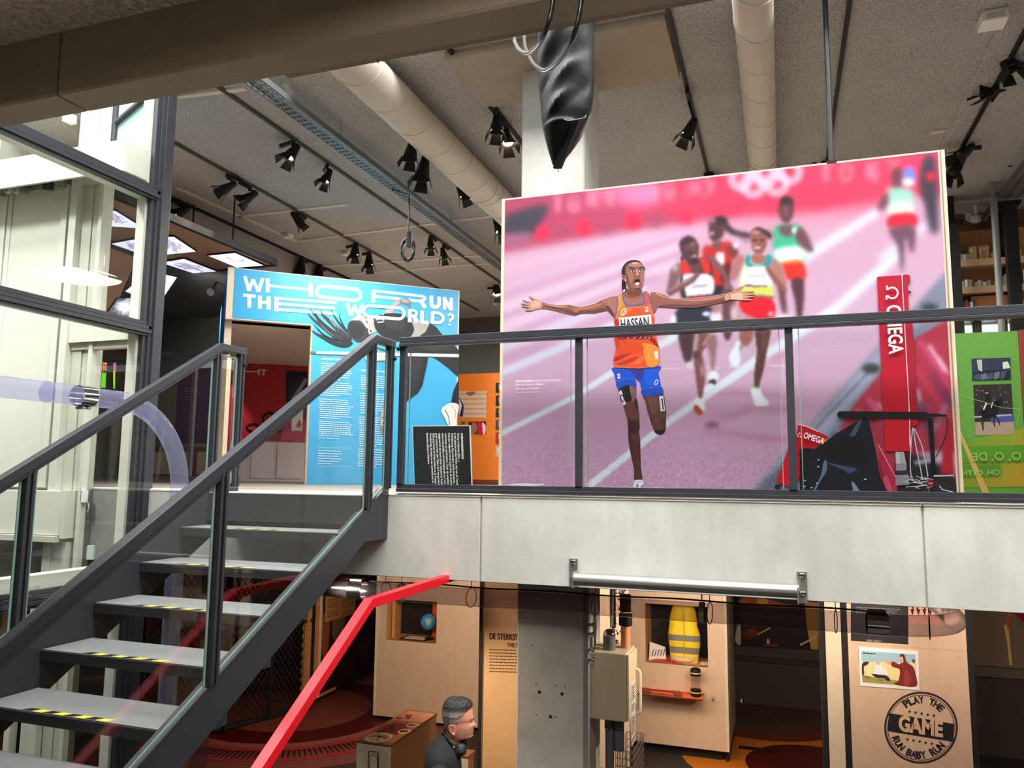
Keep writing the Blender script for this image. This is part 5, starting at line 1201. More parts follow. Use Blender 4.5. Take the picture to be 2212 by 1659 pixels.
# South America as a raised printed patch facing out
SA = [(-.05, .035), (-.02, .05), (.02, .045), (.05, .02), (.035, -.01), (.015, -.035), (.005, -.065), (-.008, -.078), (-.012, -.045), (-.03, -.01), (-.045, .01)]
mb = MB(); vd = (-gc).normalized(); rx_ = vd.cross(Vector((0, 0, 1))).normalized()*-1; uz = Vector((0, 0, 1))
pv = []
for u, v in SA: d = (vd*gr_+rx_*u*1.0+uz*v).normalized(); pv.append(gc+d*(gr_+.001))
cv_ = gc+(vd*gr_+uz*-.005).normalized()*(gr_+.003)
for i in range(len(pv)): mb.poly([cv_, pv[i], pv[(i+1) % len(pv)]], i % 3)
mb.build('continent', [mat('map_pink', (222, 110, 120), .4), mat('map_green', (120, 170, 90), .4), mat('map_yellow', (226, 190, 100), .4)], gl)
MB().lathe([(.0, 0), (.075, 0), (.075, .01), (.02, .022), (.014, .055), (.0, .056)], (gc.x, gc.y, h[2]+.001), (0, 0, 1), 20).build('stand', M_BLACK, gl, smooth=True)
MB().tube([gc+Vector((math.cos(a)*(gr_+.008), 0, math.sin(a)*(gr_+.008))) for a in [math.radians(x) for x in range(-95, 70, 11)]], .004, 6).build('meridian_arm', M_BLACK, gl)
sh = thing('paper_sheet', 'pale paper sheets lying on a dark board beside the globe', 'paper', (PY(893, 1377, YF+.15).x, YF+.15, h[2]))
c = PY(895, 1376, YF+.15); MB().box(c.x-.17, c.x+.2, YF+.06, YF+.3, h[2]+.001, h[2]+.012).build('dark_board', M_BLACKM, sh); MB().box(c.x-.12, c.x+.16, YF+.09, YF+.26, h[2]+.012, h[2]+.016).build('sheet', mat('warm_paper', (226, 196, 160), .7), sh)

# dark post and lettered panel beside the column
YS2 = 6.06; SP = Plane((0, YS2, 0), (0, -1, 0))
st = thing('lettered_panel', 'warm-lit plywood panel with Dutch lettering, partly behind the concrete column', 'panel', PY(1080, 1659, YS2))
xa, xb = PY(1043, 1450, YS2).x, -1.5
MB().box(xa, xb, YS2, YS2+.04, FL, ZT).build('panel_board', mat('warm_birch', (224, 176, 124), .5, noise=(3, .07, (3, 3, .8)), noise2=(20, .04, (3, 3, .5))), st)
MB().box(PY(1035, 1450, YS2).x, xa-.004, YS2-.012, YS2+.06, FL, ZT).build('black_edge', mat('black_brown_edge', (34, 26, 20), .6), st)
MB().box(xa-.004, xa, YS2-.004, YS2+.04, FL, ZT).build('pale_edge', M_PLYP, st)
text('heading_lettering', 'DE STERKSTE', SP, (1057.5, 1380), (1126, 1383), M_INKM, st, bold=.02, height=.046)
text('subheading_lettering', 'THE STRONGEST', SP, (1095, 1397), (1165, 1400), M_INKM, st, bold=.015, height=.032)
sp5 = Print(SP, .002); paragraph(sp5, lambda x, y: (x, y), 1057, 1402, 1122, 1449, 8, (112, 72, 48), .32, .03, 4, last=.9, wordw=7); sp5.build('printed_text', st)

# vest block with niche and shelf
vx0, vx1 = FY(1361, 1450).x, FY(1566, 1450).x
zv = FY(1400, 1612).z
hv = (FY(1394, 1400).x, FY(1529, 1400).x, FY(1440, 1434).z, FY(1440, 1306).z)
vw = face_wall('plywood_block', 'birch plywood block with a niche showing a safety vest and a red shelf below', vx0, vx1, max(zv, FL+.12), hv, depth=.45)
MB().box(vx1, vx1+.03, YF, YF+1.2, max(zv, FL+.12), ZT).build('side_panel', M_PLYP, vw)
MB().box(vx1-.01, vx1+.02, YF+.05, YF+1.1, FL, FL+.12).build('side_plinth', M_BLACKM, vw)
MB().box(vx0-.03, vx0, YF, YF+.6, FL+.1, ZT).build('side_panel', M_PLY, vw)
for nm, x0_, x1_, y0_, y1_, m_ in (('red_sheet', .06, .42, .05, .2, mat('red_card', (200, 40, 26), .5)), ('pale_card', .60, .74, .12, .24, M_WHITE)):
    MB().box(hv[0]+x0_, hv[0]+x1_, YF+y0_, YF+y1_, hv[2]+.001, hv[2]+.006).build(nm, m_, vw)
lb = thing('tent_card', 'small patterned tent card in the corner of the vest niche', 'card', (hv[0]+.09, YF+.2, hv[2]))
MB().prism([(hv[0]+.02, YF+.12, hv[2]+.001), (hv[0]+.2, YF+.24, hv[2]+.001), (hv[0]+.19, YF+.25, hv[2]+.13), (hv[0]+.03, YF+.14, hv[2]+.2)], (0, .01, 0)).build('card', M_WHITE, lb)
for k in range(5): MB().bar((hv[0]+.05+k*.03, YF+.135+k*.02, hv[2]+.04), (hv[0]+.07+k*.03, YF+.148+k*.02, hv[2]+.11), .006, .006).build('arrow_mark', M_INKB, lb)
# vest on a bust form
vc = PY(1477, 1380, YF+.2)
vs_ = thing('safety_vest', 'yellow high-visibility vest with two grey bands on a pale bust form in the niche', 'vest', (vc.x, YF+.2, hv[2]))
prof = [(1448, 1509, 1437), (1449, 1508, 1425), (1447, 1510, 1412), (1446, 1512, 1398), (1444, 1513, 1385), (1443, 1513, 1372), (1444, 1510, 1362), (1446, 1506, 1350), (1446, 1506, 1338), (1450, 1503, 1320), (1455, 1498, 1306)]
mb = MB(); n = 24
for (a, b, py) in prof:
    L = PY(a, py, YF+.2); R_ = PY(b, py, YF+.2); c = (L+R_)/2; w = (R_.x-L.x)/2
    for k in range(n): th = 2*math.pi*k/n; mb.v.append((c.x+w*math.cos(th), YF+.2+.6*w*math.sin(th)*(1+.04*math.sin(5*th)), c.z-.02*math.sin(th)))
for i in range(len(prof)-1):
    for k in range(n): mb.f.append((i*n+k, i*n+(k+1) % n, (i+1)*n+(k+1) % n, (i+1)*n+k)); mb.m.append(1 if i in (2, 4) else 0)
mb.build('vest', [mat('vest_yellow', (236, 206, 20), .6, noise=(6, .1)), mat('reflective_band', (124, 122, 116), .4)], vs_, smooth=True)
b0 = PY(1477, 1437, YF+.2); MB().lathe([(.0, -.0), (.12, .0), (.15, .03), (.15, .07), (.0, .08)], (b0.x, YF+.2, hv[2]+.001), (0, 0, 1), 20).build('bust_base', mat('bust_cream', (224, 196, 150), .6), vs_, smooth=True)
MB().bar((b0.x+.02, YF+.08, PY(1477, 1420, YF+.1).z), (b0.x+.02, YF+.085, PY(1477, 1310, YF+.1).z), .008, .004, up=(0, 1, 0)).build('front_zip', mat('zip_yellow', (190, 160, 20), .5), vs_)
# shelf with rails and the jar
sz = FY(1400, 1487).z; sa, sb = FY(1384, 1490).x, FY(1522, 1495).x
shf = thing('red_shelf', 'narrow red-orange shelf with printed rails under the vest niche', 'shelf', ((sa+sb)/2, YF-.1, sz))
MB().box(sa, sb, YF-.24, YF, sz-.012, sz).build('shelf_board', mat('orange_shelf', (214, 112, 40), .45), shf); MB().box(sa, sb, YF-.245, YF-.24, sz-.014, sz).build('dark_front', mat('maroon_edge', (96, 26, 18), .5), shf)
MB().box(sa, sb, YF-.10, YF, sz, sz+.002).build('red_strip', mat('red_strip', (220, 40, 24), .5), shf)
for y in (YF-.20, YF-.06): MB().box(sa+.02, (sa+sb)/2+.02, y-.012, y+.012, sz+.002, sz+.008).build('printed_rail', mat('maroon_edge', (96, 26, 18), .5), shf)
for x in (.06, .40): MB().prism([(sa+x, YF-.22, sz+.009), (sa+x+.10, YF-.22, sz+.009), (sa+x+.05, YF-.03, sz+.009), (sa+x-.05, YF-.03, sz+.009)], (0, 0, .003)).build('printed_tie', mat('brown_tie', (130, 50, 26), .6), shf)
for x in (.1, .4, .8, 1.1): MB().prism([(sa+x, YF, sz-.014), (sa+x, YF-.12, sz-.014), (sa+x, YF, sz-.07)], (.012, 0, 0)).build('bracket', M_PLYE, shf)
jc = PY(1503, 1484, YF-.12)
jr = thing('clear_jar', 'clear cylinder jar with black ends on the red shelf', 'jar', (jc.x, YF-.12, sz+.002))
JR = .058
zj = sz+.003
MB().lathe([(JR-.01, 0), (JR, .004), (JR, .02), (JR-.004, .022), (JR-.004, .05), (JR, .052), (JR, .07), (JR-.01, .072)], (jc.x, YF-.12, zj), (0, 0, 1), 20).build('base', M_BLACK, jr, smooth=True)
MB().tube([(jc.x, YF-.12, zj+.07), (jc.x, YF-.12, zj+.215)], JR-.004, 20, caps=False).build('glass_body', glassmat('jar_glass', (.9, .86, .8), 1.45), jr, smooth=True)
MB().lathe([(JR-.006, 0), (JR, .003), (JR, .03), (JR-.004, .032), (JR-.004, .045), (JR, .047), (JR-.005, .072), (JR-.03, .085)], (jc.x, YF-.12, zj+.213), (0, 0, 1), 20).build('lid', M_BLACK, jr, smooth=True)
for z in (.035, .24): MB().tube([(jc.x, YF-.12, zj+z), (jc.x, YF-.12, zj+z+.012)], JR+.0008, 20, caps=False).build('gold_band', mat('cream_band', (222, 196, 130), .4), jr, smooth=True)

# patterned panel, service box and pipes beside the column
AY = 8.6; AP = Plane((0, AY, 0), (0, -1, 0))
ar = thing('arrow_panel', 'pink panel scattered with black arrows beside the vest block', 'panel', PY(1345, 1659, AY))
MB().box(PY(1290, 1330, AY).x, PY(1358, 1330, AY).x, AY, AY+.03, FL, ZT).build('board', M_PLY, ar)
apr = Print(AP, .002); apr.P([(1312, 1262), (1357, 1262), (1357, 1394), (1332, 1394), (1332, 1320)], (232, 178, 158)); rnd = random.Random(9)
for k in range(40):
    x, y, a = rnd.uniform(1326, 1354), rnd.uniform(1268, 1390), rnd.uniform(0, 6.28); d = (math.cos(a), math.sin(a)); l = rnd.uniform(4, 7)
    apr.line([(x-d[0]*l, y-d[1]*l), (x+d[0]*l*.3, y+d[1]*l*.3)], 1.8, (34, 26, 30)); apr.P([(x+d[0]*l, y+d[1]*l), (x-d[1]*3, y+d[0]*3), (x+d[1]*3, y-d[0]*3)], (34, 26, 30))
apr.build('printed_arrows', ar)
c1, c2 = XB, YC
BY = 5.62
bx0, bx1 = XB+.004, PY(1353, 1450, BY).x
bz1, bz0 = PY(1353, 1414, BY).z, PY(1353, 1561, BY).z
sb_ = thing('service_box', 'beige wall box with a paper notice, fixed beside the concrete column', 'box', (bx0, BY, bz0))
by1 = BY+.34
MB().box(bx0, bx1, BY, by1, bz0, bz1).build('housing', M_BEIGE, sb_, bevel=.008)
MB().prism([(bx1+.002, BY+.004, bz0+.01), (bx1+.002, by1, bz0+.05), (bx1+.002, by1, bz1-.02), (bx1+.002, BY+.004, bz1-.004)], (.014, 0, 0)).build('door', mat('beige_door', (226, 204, 166), .4), sb_)
BPn = Plane((bx1+.017, 0, 0), (1, 0, 0))
nz = Print(BPn, .001)
def NP(u, v): return (BPn.p.x, lerp(BY+.08, BY+.24, u), lerp(bz1-.22, bz1-.64, v))
mb = MB().prism([NP(0, 0), NP(1, 0), NP(1, 1), NP(0, 1)], (.002, 0, 0)); mb.build('paper_notice', M_WHITE, sb_)
mb = MB()
for k in range(22):
    if k in (6, 10, 11, 19): continue
    v = .06+k*.042; mb.prism([NP(.08, v), NP(.9-.25*((k*7) % 5)/5, v), NP(.9-.25*((k*7) % 5)/5, v+.016), NP(.08, v+.016)], (.003, 0, 0))
q = mb.build('notice_lines', M_INKB, sb_); q['kind'] = 'stuff'
MB().tube(smooth_path([(bx1+.016, by1-.05, bz1-.16), (bx1+.045, by1-.05, bz1-.18), (bx1+.048, by1-.05, bz1-.3), (bx1+.045, by1-.05, bz1-.45), (bx1+.016, by1-.05, bz1-.47)], 4), .010, 8).build('handle', mat('handle_white', (235, 226, 210), .4), sb_, smooth=True)
px_ = PY(1315, 1380, BY+.1).x
MB().cyl((px_, BY+.12, bz1), (px_, BY+.12, bz1+.10), .045, n=18).build('pipe_stub', M_GREYP, sb_, smooth=True)
MB().ball((px_, BY+.12, bz1+.10), .046, 14).build('pipe_dome', M_CHROME, sb_, smooth=True)
vp = thing('viewer_device', 'small chrome and black gadget with orange tubes standing on the beige box', 'gadget', (px_+.1, BY+.2, bz1))
MB().cyl((px_+.01, BY+.2, bz1+.14), (px_+.01, BY+.2, bz1+.42), .022, n=14).cyl((px_+.01, BY+.2, bz1), (px_+.01, BY+.2, bz1+.14), .010, n=10).build('chrome_arm', M_CHROME, vp, smooth=True)
MB().cyl((px_+.1, BY+.22, bz1+.16), (px_+.1, BY+.22, bz1+.24), .05, n=16).cyl((px_+.1, BY+.22, bz1+.26), (px_+.1, BY+.22, bz1+.38), .042, n=16).build('black_head', M_BLACK, vp, smooth=True)
MB().cyl((px_+.1, BY+.22, bz1), (px_+.1, BY+.22, bz1+.16), .035, n=14).build('orange_tube', mat('orange_lamp_tube', (226, 150, 110), .4), vp, smooth=True)
for k, px in enumerate((1317, 1337)):
    t = thing('drain_pipe', 'grey plastic drain pipe below the beige box, '+('long one against the column' if k == 0 else 'short one with a sleeve'), 'pipe', PY(px, 1659, BY+.15))
    x = PY(px, 1600, BY+.15).x; zb = FL if k == 0 else PY(px, 1620, BY+.15).z
    MB().cyl((x, BY+.15, zb), (x, BY+.15, bz0), .032, n=16).build('pipe', M_GREYP, t, smooth=True)
    MB().cyl((x, BY+.15, bz0-.09), (x, BY+.15, bz0-.001), .036, n=16).build('collar', M_GREYP, t, smooth=True)
    if k: MB().cyl((x, BY+.15, zb), (x, BY+.15, zb+.42), .038, n=16).build('sleeve', M_GREYP, t, smooth=True); 
    MB().cyl((x, BY+.15, bz0-.10), (x, BY+.15, bz0-.09), .038, n=16).build('clip', M_CHROME, t, smooth=True)
cn = thing('wall_conduit', 'grey metal conduit with shiny knobs running up the side of the column', 'conduit', (XB+.02, YC+.05, FL))
MB().box(XB, XB+.028, YC-.01, YC+.05, FL, ZT).build('channel', mat('conduit_grey', (128, 128, 134), .5), cn)
for py in (1287, 1352, 1372, 1406, 1428):
    p = PY(1300, py, YC); MB().lathe([(.0, 0), (.012, .004), (.012, .02), (.018, .03), (.012, .042), (0, .044)], (XB+.028, YC+.01, p.z), (1, 0, 0), 10).build('knob', M_CHROME, cn, smooth=True)
wk = PY(1345, 1640, 6.0); wx0, wx1, wz1 = PY(1330, 1625, 6.0).x, PY(1368, 1625, 6.0).x, PY(1345, 1622, 6.0).z
wb_ = thing('wire_basket', 'wire mesh basket below the grey drain pipes', 'basket', (wk.x, 6.2, FL))
mb = MB(); 
for z in np.arange(wz1, FL+.02, -.055):
    for a, b in (((wx0, 6.0), (wx1, 6.0)), ((wx1, 6.0), (wx1, 6.45)), ((wx1, 6.45), (wx0, 6.45)), ((wx0, 6.45), (wx0, 6.0))): mb.bar((a[0], a[1], z), (b[0], b[1], z), .005, .005)
for i in range(6):
    x = lerp(wx0, wx1, i/5)
    for y in (6.0, 6.45): mb.bar((x, y, FL+.01), (x, y, wz1), .005, .005, up=(0, 1, 0))
for i in range(1, 7):
    y = lerp(6.0, 6.45, i/7)
    for x in (wx0, wx1): mb.bar((x, y, FL+.01), (x, y, wz1), .005, .005, up=(1, 0, 0))
o = mb.build('wire_grid', M_WIRE, wb_); o['kind'] = 'stuff'

# dark passage with a framed news picture, and the stamped pillar
QY = 11.6; QP = Plane((0, QY, 0), (0, -1, 0))
dk = thing('picture_screen', 'dark news picture of figures and bones above the passage, under the floor edge', 'picture', QP.at(1680, 1400))
MB().prism([QP.at(1574, 1275), QP.at(1775, 1275), QP.at(1769, 1404), QP.at(1574, 1392)], Vector((0, .05, 0))).build('panel', M_BLACKM, dk)
Q = Print(QP, .004); f = lambda x, y: (1560+x*652/2212, 1240+y*419/1422)
def qq(pts, c, sm=True): Q.P([f(*p) for p in pts], c, smooth=sm, n=3)
qq([(135, 150), (705, 200), (705, 555), (135, 530)], (40, 30, 28), False); qq([(605, 200), (705, 210), (705, 555), (650, 550), (620, 380)], (226, 168, 90), False)
qq([(140, 178), (260, 180), (360, 190), (420, 210), (600, 240), (500, 245), (300, 235), (140, 222)], (190, 90, 40)); qq([(260, 182), (330, 185), (330, 225), (265, 225)], (230, 170, 40))
qq([(55, 380), (135, 370), (136, 520), (60, 490)], (40, 52, 54), False); qq([(110, 380), (134, 378), (135, 515), (95, 490)], (180, 186, 184)); qq([(58, 440), (84, 445), (84, 490), (60, 488)], (130, 170, 166))
qq([(150, 430), (230, 400), (280, 440), (230, 470), (160, 470)], (110, 34, 28)); Q.line([f(265, 440), f(340, 400)], 3, (214, 196, 168)); Q.disc(*f(345, 398), 2.2, 2.2, (214, 196, 168), 8); qq([(325, 505), (335, 470), (350, 500), (340, 510)], (220, 206, 190)); qq([(310, 510), (410, 515), (405, 530), (310, 528)], (150, 40, 30))
Q.line([f(580, 515), f(680, 465)], 4, (226, 208, 178)); Q.disc(*f(580, 515), 3.2, 3, (226, 208, 178), 8); Q.disc(*f(683, 463), 3, 3, (226, 208, 178), 8)
for k in range(14): Q.disc(*f(200+k*11 % 90, 380+((k*37) % 70)), 2, 2, (160, 90, 50) if k % 2 else (110, 50, 34), 6); Q.l -= Q.s
Q.build('news_picture', dk)
MB().box(PY(1574, 1420, QY).x, PY(1775, 1420, QY).x, QY+.02, QY+.2, FL, QP.at(1650, 1398).z).build('lower_wall', mat('dusky_wall', (78, 70, 64), .7), dk)
MB().box(PY(1574, 1420, QY).x, PY(1775, 1420, QY).x, QY-.02, QY+.02, QP.at(1650, 1430).z, QP.at(1650, 1420).z).build('ledge', mat('dusky_ledge', (60, 52, 46), .7), dk)
GY2 = 7.4; GS = Plane((0, GY2, 0), (0, -1, 0))
pa, pb = PY(1836, 1500, GY2).x, PY(2094, 1500, GY2).x
gp_ = thing('stamped_pillar', 'birch plywood pillar printed with a round black stamp and a postcard', 'pillar', ((pa+pb)/2, GY2, FL))
MB().box(pa, pb, GY2, GY2+.03, FL, ZT).build('front_panel', M_PLY, gp_)
zj_ = (GS.at(1838, 1393).z+GS.at(2090, 1402).z)/2; MB().box(pa, pb, GY2-.002, GY2, zj_-.003, zj_+.003).build('panel_joint', M_PLYE, gp_)
MB().box(pa-.045, pa-.002, GY2+.004, GY2+.5, FL, ZT).build('black_corner', M_BLACKM, gp_); MB().box(pb+.002, pb+.045, GY2+.004, GY2+.5, FL, ZT).build('black_corner', M_BLACKM, gp_)
xl = PY(1787, 1500, GY2+.05).x; MB().box(xl, pa-.05, GY2+.02, GY2+.05, FL, ZT).build('side_panel', M_PLYP, gp_); MB().box(xl-.04, xl-.002, GY2+.04, GY2+.4, FL, ZT).build('black_corner', M_BLACKM, gp_)
G = Print(GS, .002); IB = (34, 32, 38)
G.P([(1838, 1292), (1962, 1296), (1962, 1392), (1838, 1384)], (34, 32, 36))
paragraph(G, lambda x, y: (x, y), 1849, 1311, 1945, 1323, 4, (120, 116, 112), .4, .05, 2, wordw=9); paragraph(G, lambda x, y: (x, y), 1872, 1381, 1925, 1383, 1, (110, 112, 80), .4, .06, 2, wordw=9)
G.P([(1962, 1296), (2058, 1304), (2058, 1352), (1962, 1346)], (236, 176, 150))
for k in range(7):
    x = 1970+k*13; G.P([(x-4, 1316), (x+5, 1316), (x+1, 1330)], (34, 24, 26)); G.line([(x, 1304), (x+2*(-1)**k, 1318)], 3, (34, 24, 26))
G.build('printed_header', gp_)
text('panel_lettering', 'VOX POPULI', GS, (1964, 1329), (2050, 1334), M_INKB, gp_, bold=.05, height=.05) if False else None
pc = thing('postcard_print', 'white-bordered cartoon print of two caricature figures on the stamped pillar', 'print', GS.at(1920, 1490))
f = lambda x, y: (1560+x*652/2212, 1240+y*419/1422)
MB().prism([GS.at(*f(998, 530), .004), GS.at(*f(1436, 562), .004), GS.at(*f(1445, 850), .004), GS.at(*f(1010, 818), .004)], Vector((0, -.004, 0))).build('card', M_WHITE, pc)
C = Print(GS, .010, .00004)
def cc(pts, c, sm=True): C.P([f(*p) for p in pts], c, smooth=sm, n=3)
cc([(1018, 560), (1416, 588), (1422, 824), (1028, 790)], (150, 186, 200), False); cc([(1022, 640), (1416, 650), (1422, 824), (1028, 790)], (222, 210, 150), False); cc([(1026, 740), (1290, 780), (1290, 812), (1028, 790)], (150, 146, 74), False)
cc([(1300, 590), (1335, 590), (1350, 640), (1400, 680), (1418, 740), (1421, 823), (1280, 812), (1262, 795), (1290, 780), (1300, 700), (1250, 680), (1230, 650), (1255, 640), (1300, 660), (1310, 630)], (122, 40, 40)); cc([(1300, 590), (1330, 588), (1338, 640), (1312, 640)], (70, 50, 46)); cc([(1300, 610), (1322, 606), (1326, 650), (1306, 640)], (214, 160, 130))
cc([(1175, 625), (1200, 628), (1240, 645), (1228, 660), (1195, 648)], (214, 160, 130)); cc([(1390, 625), (1410, 630), (1405, 655)], (60, 44, 44)); cc([(1340, 700), (1380, 740), (1370, 812), (1330, 810)], (146, 56, 50))
cc([(1130, 640), (1160, 645), (1165, 680), (1200, 690), (1210, 730), (1160, 745), (1110, 730), (1120, 690)], (226, 220, 226)); cc([(1125, 640), (1150, 640), (1155, 660), (1135, 662)], (210, 160, 130)); cc([(1095, 730), (1150, 735), (1210, 745), (1230, 780), (1205, 780), (1185, 762), (1130, 758)], (40, 40, 60)); C.line([f(1090, 665), f(1125, 672)], 1.2, (200, 200, 200)); C.line([f(1200, 690), f(1240, 690)], 1.6, (220, 180, 160))
cc([(1024, 660), (1050, 640), (1075, 645), (1060, 665), (1038, 680), (1040, 730), (1026, 740)], (60, 44, 34)); cc([(1030, 745), (1080, 750), (1070, 765)], (120, 110, 60)); cc([(1140, 770), (1180, 775), (1160, 785)], (120, 110, 60))
C.build('cartoon_picture', pc); text('caption_lettering', 'Benjamin into Battle Blue', GS, f(1030, 578), f(1186, 586), M_INKB, pc, lift=.011) if False else None
capt = Print(GS, .016); paragraph(capt, f, 1030, 572, 1186, 572, 1, (30, 28, 40), .9, .07, 3, wordw=26); capt.build('printed_caption', pc)
# round stamp
cx_, cy_ = f(1457, 1125); RX, RY = 268*652/2212, 262*419/1422
A2 = Print(GS, .0025)
A2.ring(cx_, cy_, RX-1.8, RY-1.8, 4.4, IB, 64); A2.ring(cx_, cy_, RX-7.0, RY-7.0, 1.4, IB, 64)
for k in range(90):
    a = 2*math.pi*k/90; A2.disc(cx_+(RX-2.0)*math.cos(a), cy_+(RY-2.0)*math.sin(a), .55, .55, (196, 160, 124), 4); A2.l -= A2.s
A2.P([f(1222, 1018), f(1698, 1098), f(1694, 1230), f(1212, 1150)], IB)
def star(x, y, r):
    pts = []
    for k in range(10): a = -math.pi/2+math.pi*k/5+.12; rr = r if k % 2 == 0 else r*.42; pts.append((x+rr*math.cos(a), y+rr*math.sin(a)))
    w = [GS.at(p[0], p[1], A2.l) for p in pts]; c_ = GS.at(x, y, A2.l)
    for i in range(10): A2.mb.poly([c_, w[(i+1) % 10], w[i]]); A2.mb.c += [(*lin(IB), 1)]*3
for k in range(5): star(*f(1373+k*44.5, 1008+k*7.3), 4.2); star(*f(1358+k*44.3, 1212+k*7.6), 4.2)
A2.build('stamp_print', gp_)
text('stamp_word', 'GAME', GS, f(1292, 1142), f(1618, 1190), mat('birch_lettering', (206, 172, 136), .55), gp_, bold=.045, height=.122, lift=.006)
gaps = Print(GS, .0075)
for x0_, y0_, x1_, y1_ in ((1338, 1060, 1336, 1140), (1402, 1075, 1398, 1155), (1520, 1085, 1516, 1175)): gaps.line([f(x0_, y0_), f(x1_, y1_)], 1.4, IB)
gaps.build('stencil_gaps', gp_)
def arc_text(s, r, a0, a1, up, hh):
    n = len(s)
    for i, ch in enumerate(s):
        if ch == ' ': continue
        a = lerp(a0, a1, i/(n-1)); x, y = cx_+r*RX/79*math.cos(a), cy_+r*RY/77*math.sin(a)
        t = (-math.sin(a), math.cos(a)) if up else (math.sin(a), -math.cos(a)); w = 6.0 if ch != 'I' else 2.5
        if ch in 'MW': w = 7
        text('stamp_letter', ch, GS, (x-t[0]*w, y-t[1]*w), (x+t[0]*w, y+t[1]*w), M_INKB, gp_, bold=.045, height=hh)
arc_text('PLAY THE', 53, math.radians(-121), math.radians(-45), True, .055)
arc_text('RUN BABY RUN', 66, math.radians(157), math.radians(42), False, .055)

# far right: strip picture and side wall beyond the pillar
RY_ = 10.5; RP = Plane((0, RY_, 0), (0, -1, 0))
rw = thing('grey_partition', 'grey-brown partition with a yellow banner strip beyond the stamped pillar', 'partition', RP.at(2150, 1500))
MB().box(RP.at(2090, 1300).x, 8.5, RY_, RY_+.05, RP.at(2150, 1440).z, ZT).build('upper_board', mat('taupe_board', (122, 104, 88), .7), rw)
MB().box(RP.at(2090, 1300).x, 8.5, RY_-.03, RY_+.06, RP.at(2150, 1462).z, RP.at(2150, 1441).z).build('ledge', mat('taupe_ledge', (100, 90, 80), .7), rw)
MB().box(RP.at(2090, 1300).x, 8.5, RY_+.02, RY_+.1, FL, RP.at(2150, 1462).z).build('lower_board', mat('dark_brown_wall', (70, 58, 50), .8), rw)
rp_ = Print(RP, .003); rp_.P([(2168, 1350), (2178, 1350), (2187, 1437), (2180, 1437), (2176, 1390)], (216, 190, 120)); rp_.P([(2172, 1326), (2184, 1326), (2182, 1360), (2176, 1360)], (190, 90, 60)); rp_.P([(2190, 1325), (2212, 1325), (2212, 1345)], (150, 30, 34)); rp_.build('banner_print', rw)

# voting kiosks
KT = -2.10
KP = Plane((0, 0, KT), (0, 0, 1)); KP.n = Vector((0, 0, 1))
def kiosk(label, a, b, c, front):
    A_, B_, C_ = PZ(*a, KT), PZ(*b, KT), PZ(*c, KT); x0_, x1_, y0_, y1_ = A_.x, B_.x, (A_.y+B_.y)/2, C_.y
    t = thing('voting_kiosk', label, 'kiosk', ((x0_+x1_)/2, (y0_+y1_)/2, FL))
    MB().box(x0_+.01, x1_-.01, y0_+.01, y1_, FL, KT-.02).build('body', mat('kiosk_ply', (158, 108, 66), .55, noise=(4, .08, (1, 1, 3))), t)
    MB().box(x0_, x1_, y0_, y0_+.01, FL, KT-.02).build('front_panel', M_PLYP, t)
    MB().box(x0_, x1_, y0_, y1_, KT-.02, KT).build('top_panel', mat('kiosk_top', (150, 94, 62), .4), t)
    MB().box(x0_-.001, x1_+.001, y0_-.001, y1_, KT-.016, KT-.010).build('dark_edge', mat('maroon_edge', (96, 26, 18), .5), t)
    return t, x0_, x1_, y0_, y1_
k1, a0, a1, b0, b1 = kiosk('tall plywood voting kiosk with slots and a peace sign on its red top', (773, 1598), (842, 1610), (945, 1540), True)
kp = Print(KP, .001, .0003); f = lambda x, y: (640+x*480/1735, 1200+y*459/1659)
def UV(u, v): return Vector((lerp(a0, a1, u), lerp(b0, b1, v), KT))
class KPr(Print):
    def P(s, pts, rgb, smooth=False, n=5):
        w = [UV(*p)+Vector((0, 0, s.l)) for p in pts]; cs = [lin(c) for c in rgb] if isinstance(rgb[0], (tuple, list)) else [lin(rgb)]*len(w)
        a = sum((w[i]-w[0]).cross(w[i+1]-w[0]).z for i in range(1, len(w)-1))
        if a < 0: w = w[::-1]; cs = cs[::-1]
        s.mb.poly(w); s.mb.c += [(*c, 1) for c in cs]; s.l += s.s; return s
kp = KPr(None, .001, .0003); ASP = (b1-b0)/(a1-a0)
kp.P([(0.0, .05), (1, .05), (1, .55), (.0, .5)], [(206, 130, 70), (190, 110, 60), (190, 100, 70), (200, 60, 60)]); kp.P([(.15, .3), (.8, .25), (.85, .55), (.2, .6)], (140, 28, 36)); kp.P([(.0, .62), (1, .66), (1, .95), (.1, .95)], [(196, 110, 90), (206, 130, 90), (210, 150, 100), (206, 130, 80)])
CRM = (236, 210, 180)
def kring(u, v, r, w, c): kp.line([(u+r*math.cos(a), v+r/ASP*math.sin(a)) for a in [2*math.pi*k/24 for k in range(25)]], w, c)
kring(.44, .13, .33, .05, CRM)
kp.line([(.44, .03), (.44, .23)], .05, CRM); kp.line([(.44, .13), (.2, .06)], .05, CRM); kp.line([(.44, .13), (.68, .06)], .05, CRM)
kring(.86, .36, .16, .03, CRM); kring(.84, .55, .16, .03, (226, 170, 150))
for u, v in ((.45, .14), (.40, .42), (.42, .74)): kp.P([(u-.05, v-.035), (u+.05, v-.02), (u+.05, v+.04), (u-.05, v+.025)], (30, 20, 18))
for (u, v) in ((.22, .27), (.16, .70), (.3, .80)): kp.line([(u-.08, v+.03), (u, v-.02), (u+.1, v+.03)], .035, (90, 30, 24))
for k in range(3): kp.line([(.05, .45+k*.02), (.6, .5+k*.02)], .006, (120, 60, 50))
kp.build('printed_top', k1)
text('kiosk_lettering', 'YES', KP, UV(.76, .325), UV(.97, .385), mat('maroon_edge', (96, 26, 18), .5), k1, bold=.03, lift=.004)
fpl = Plane((0, b0, 0), (0, -1, 0)); ic = Print(fpl, .002); f5 = lambda x, y: (640+x*480/1735, 1200+y*459/1659)
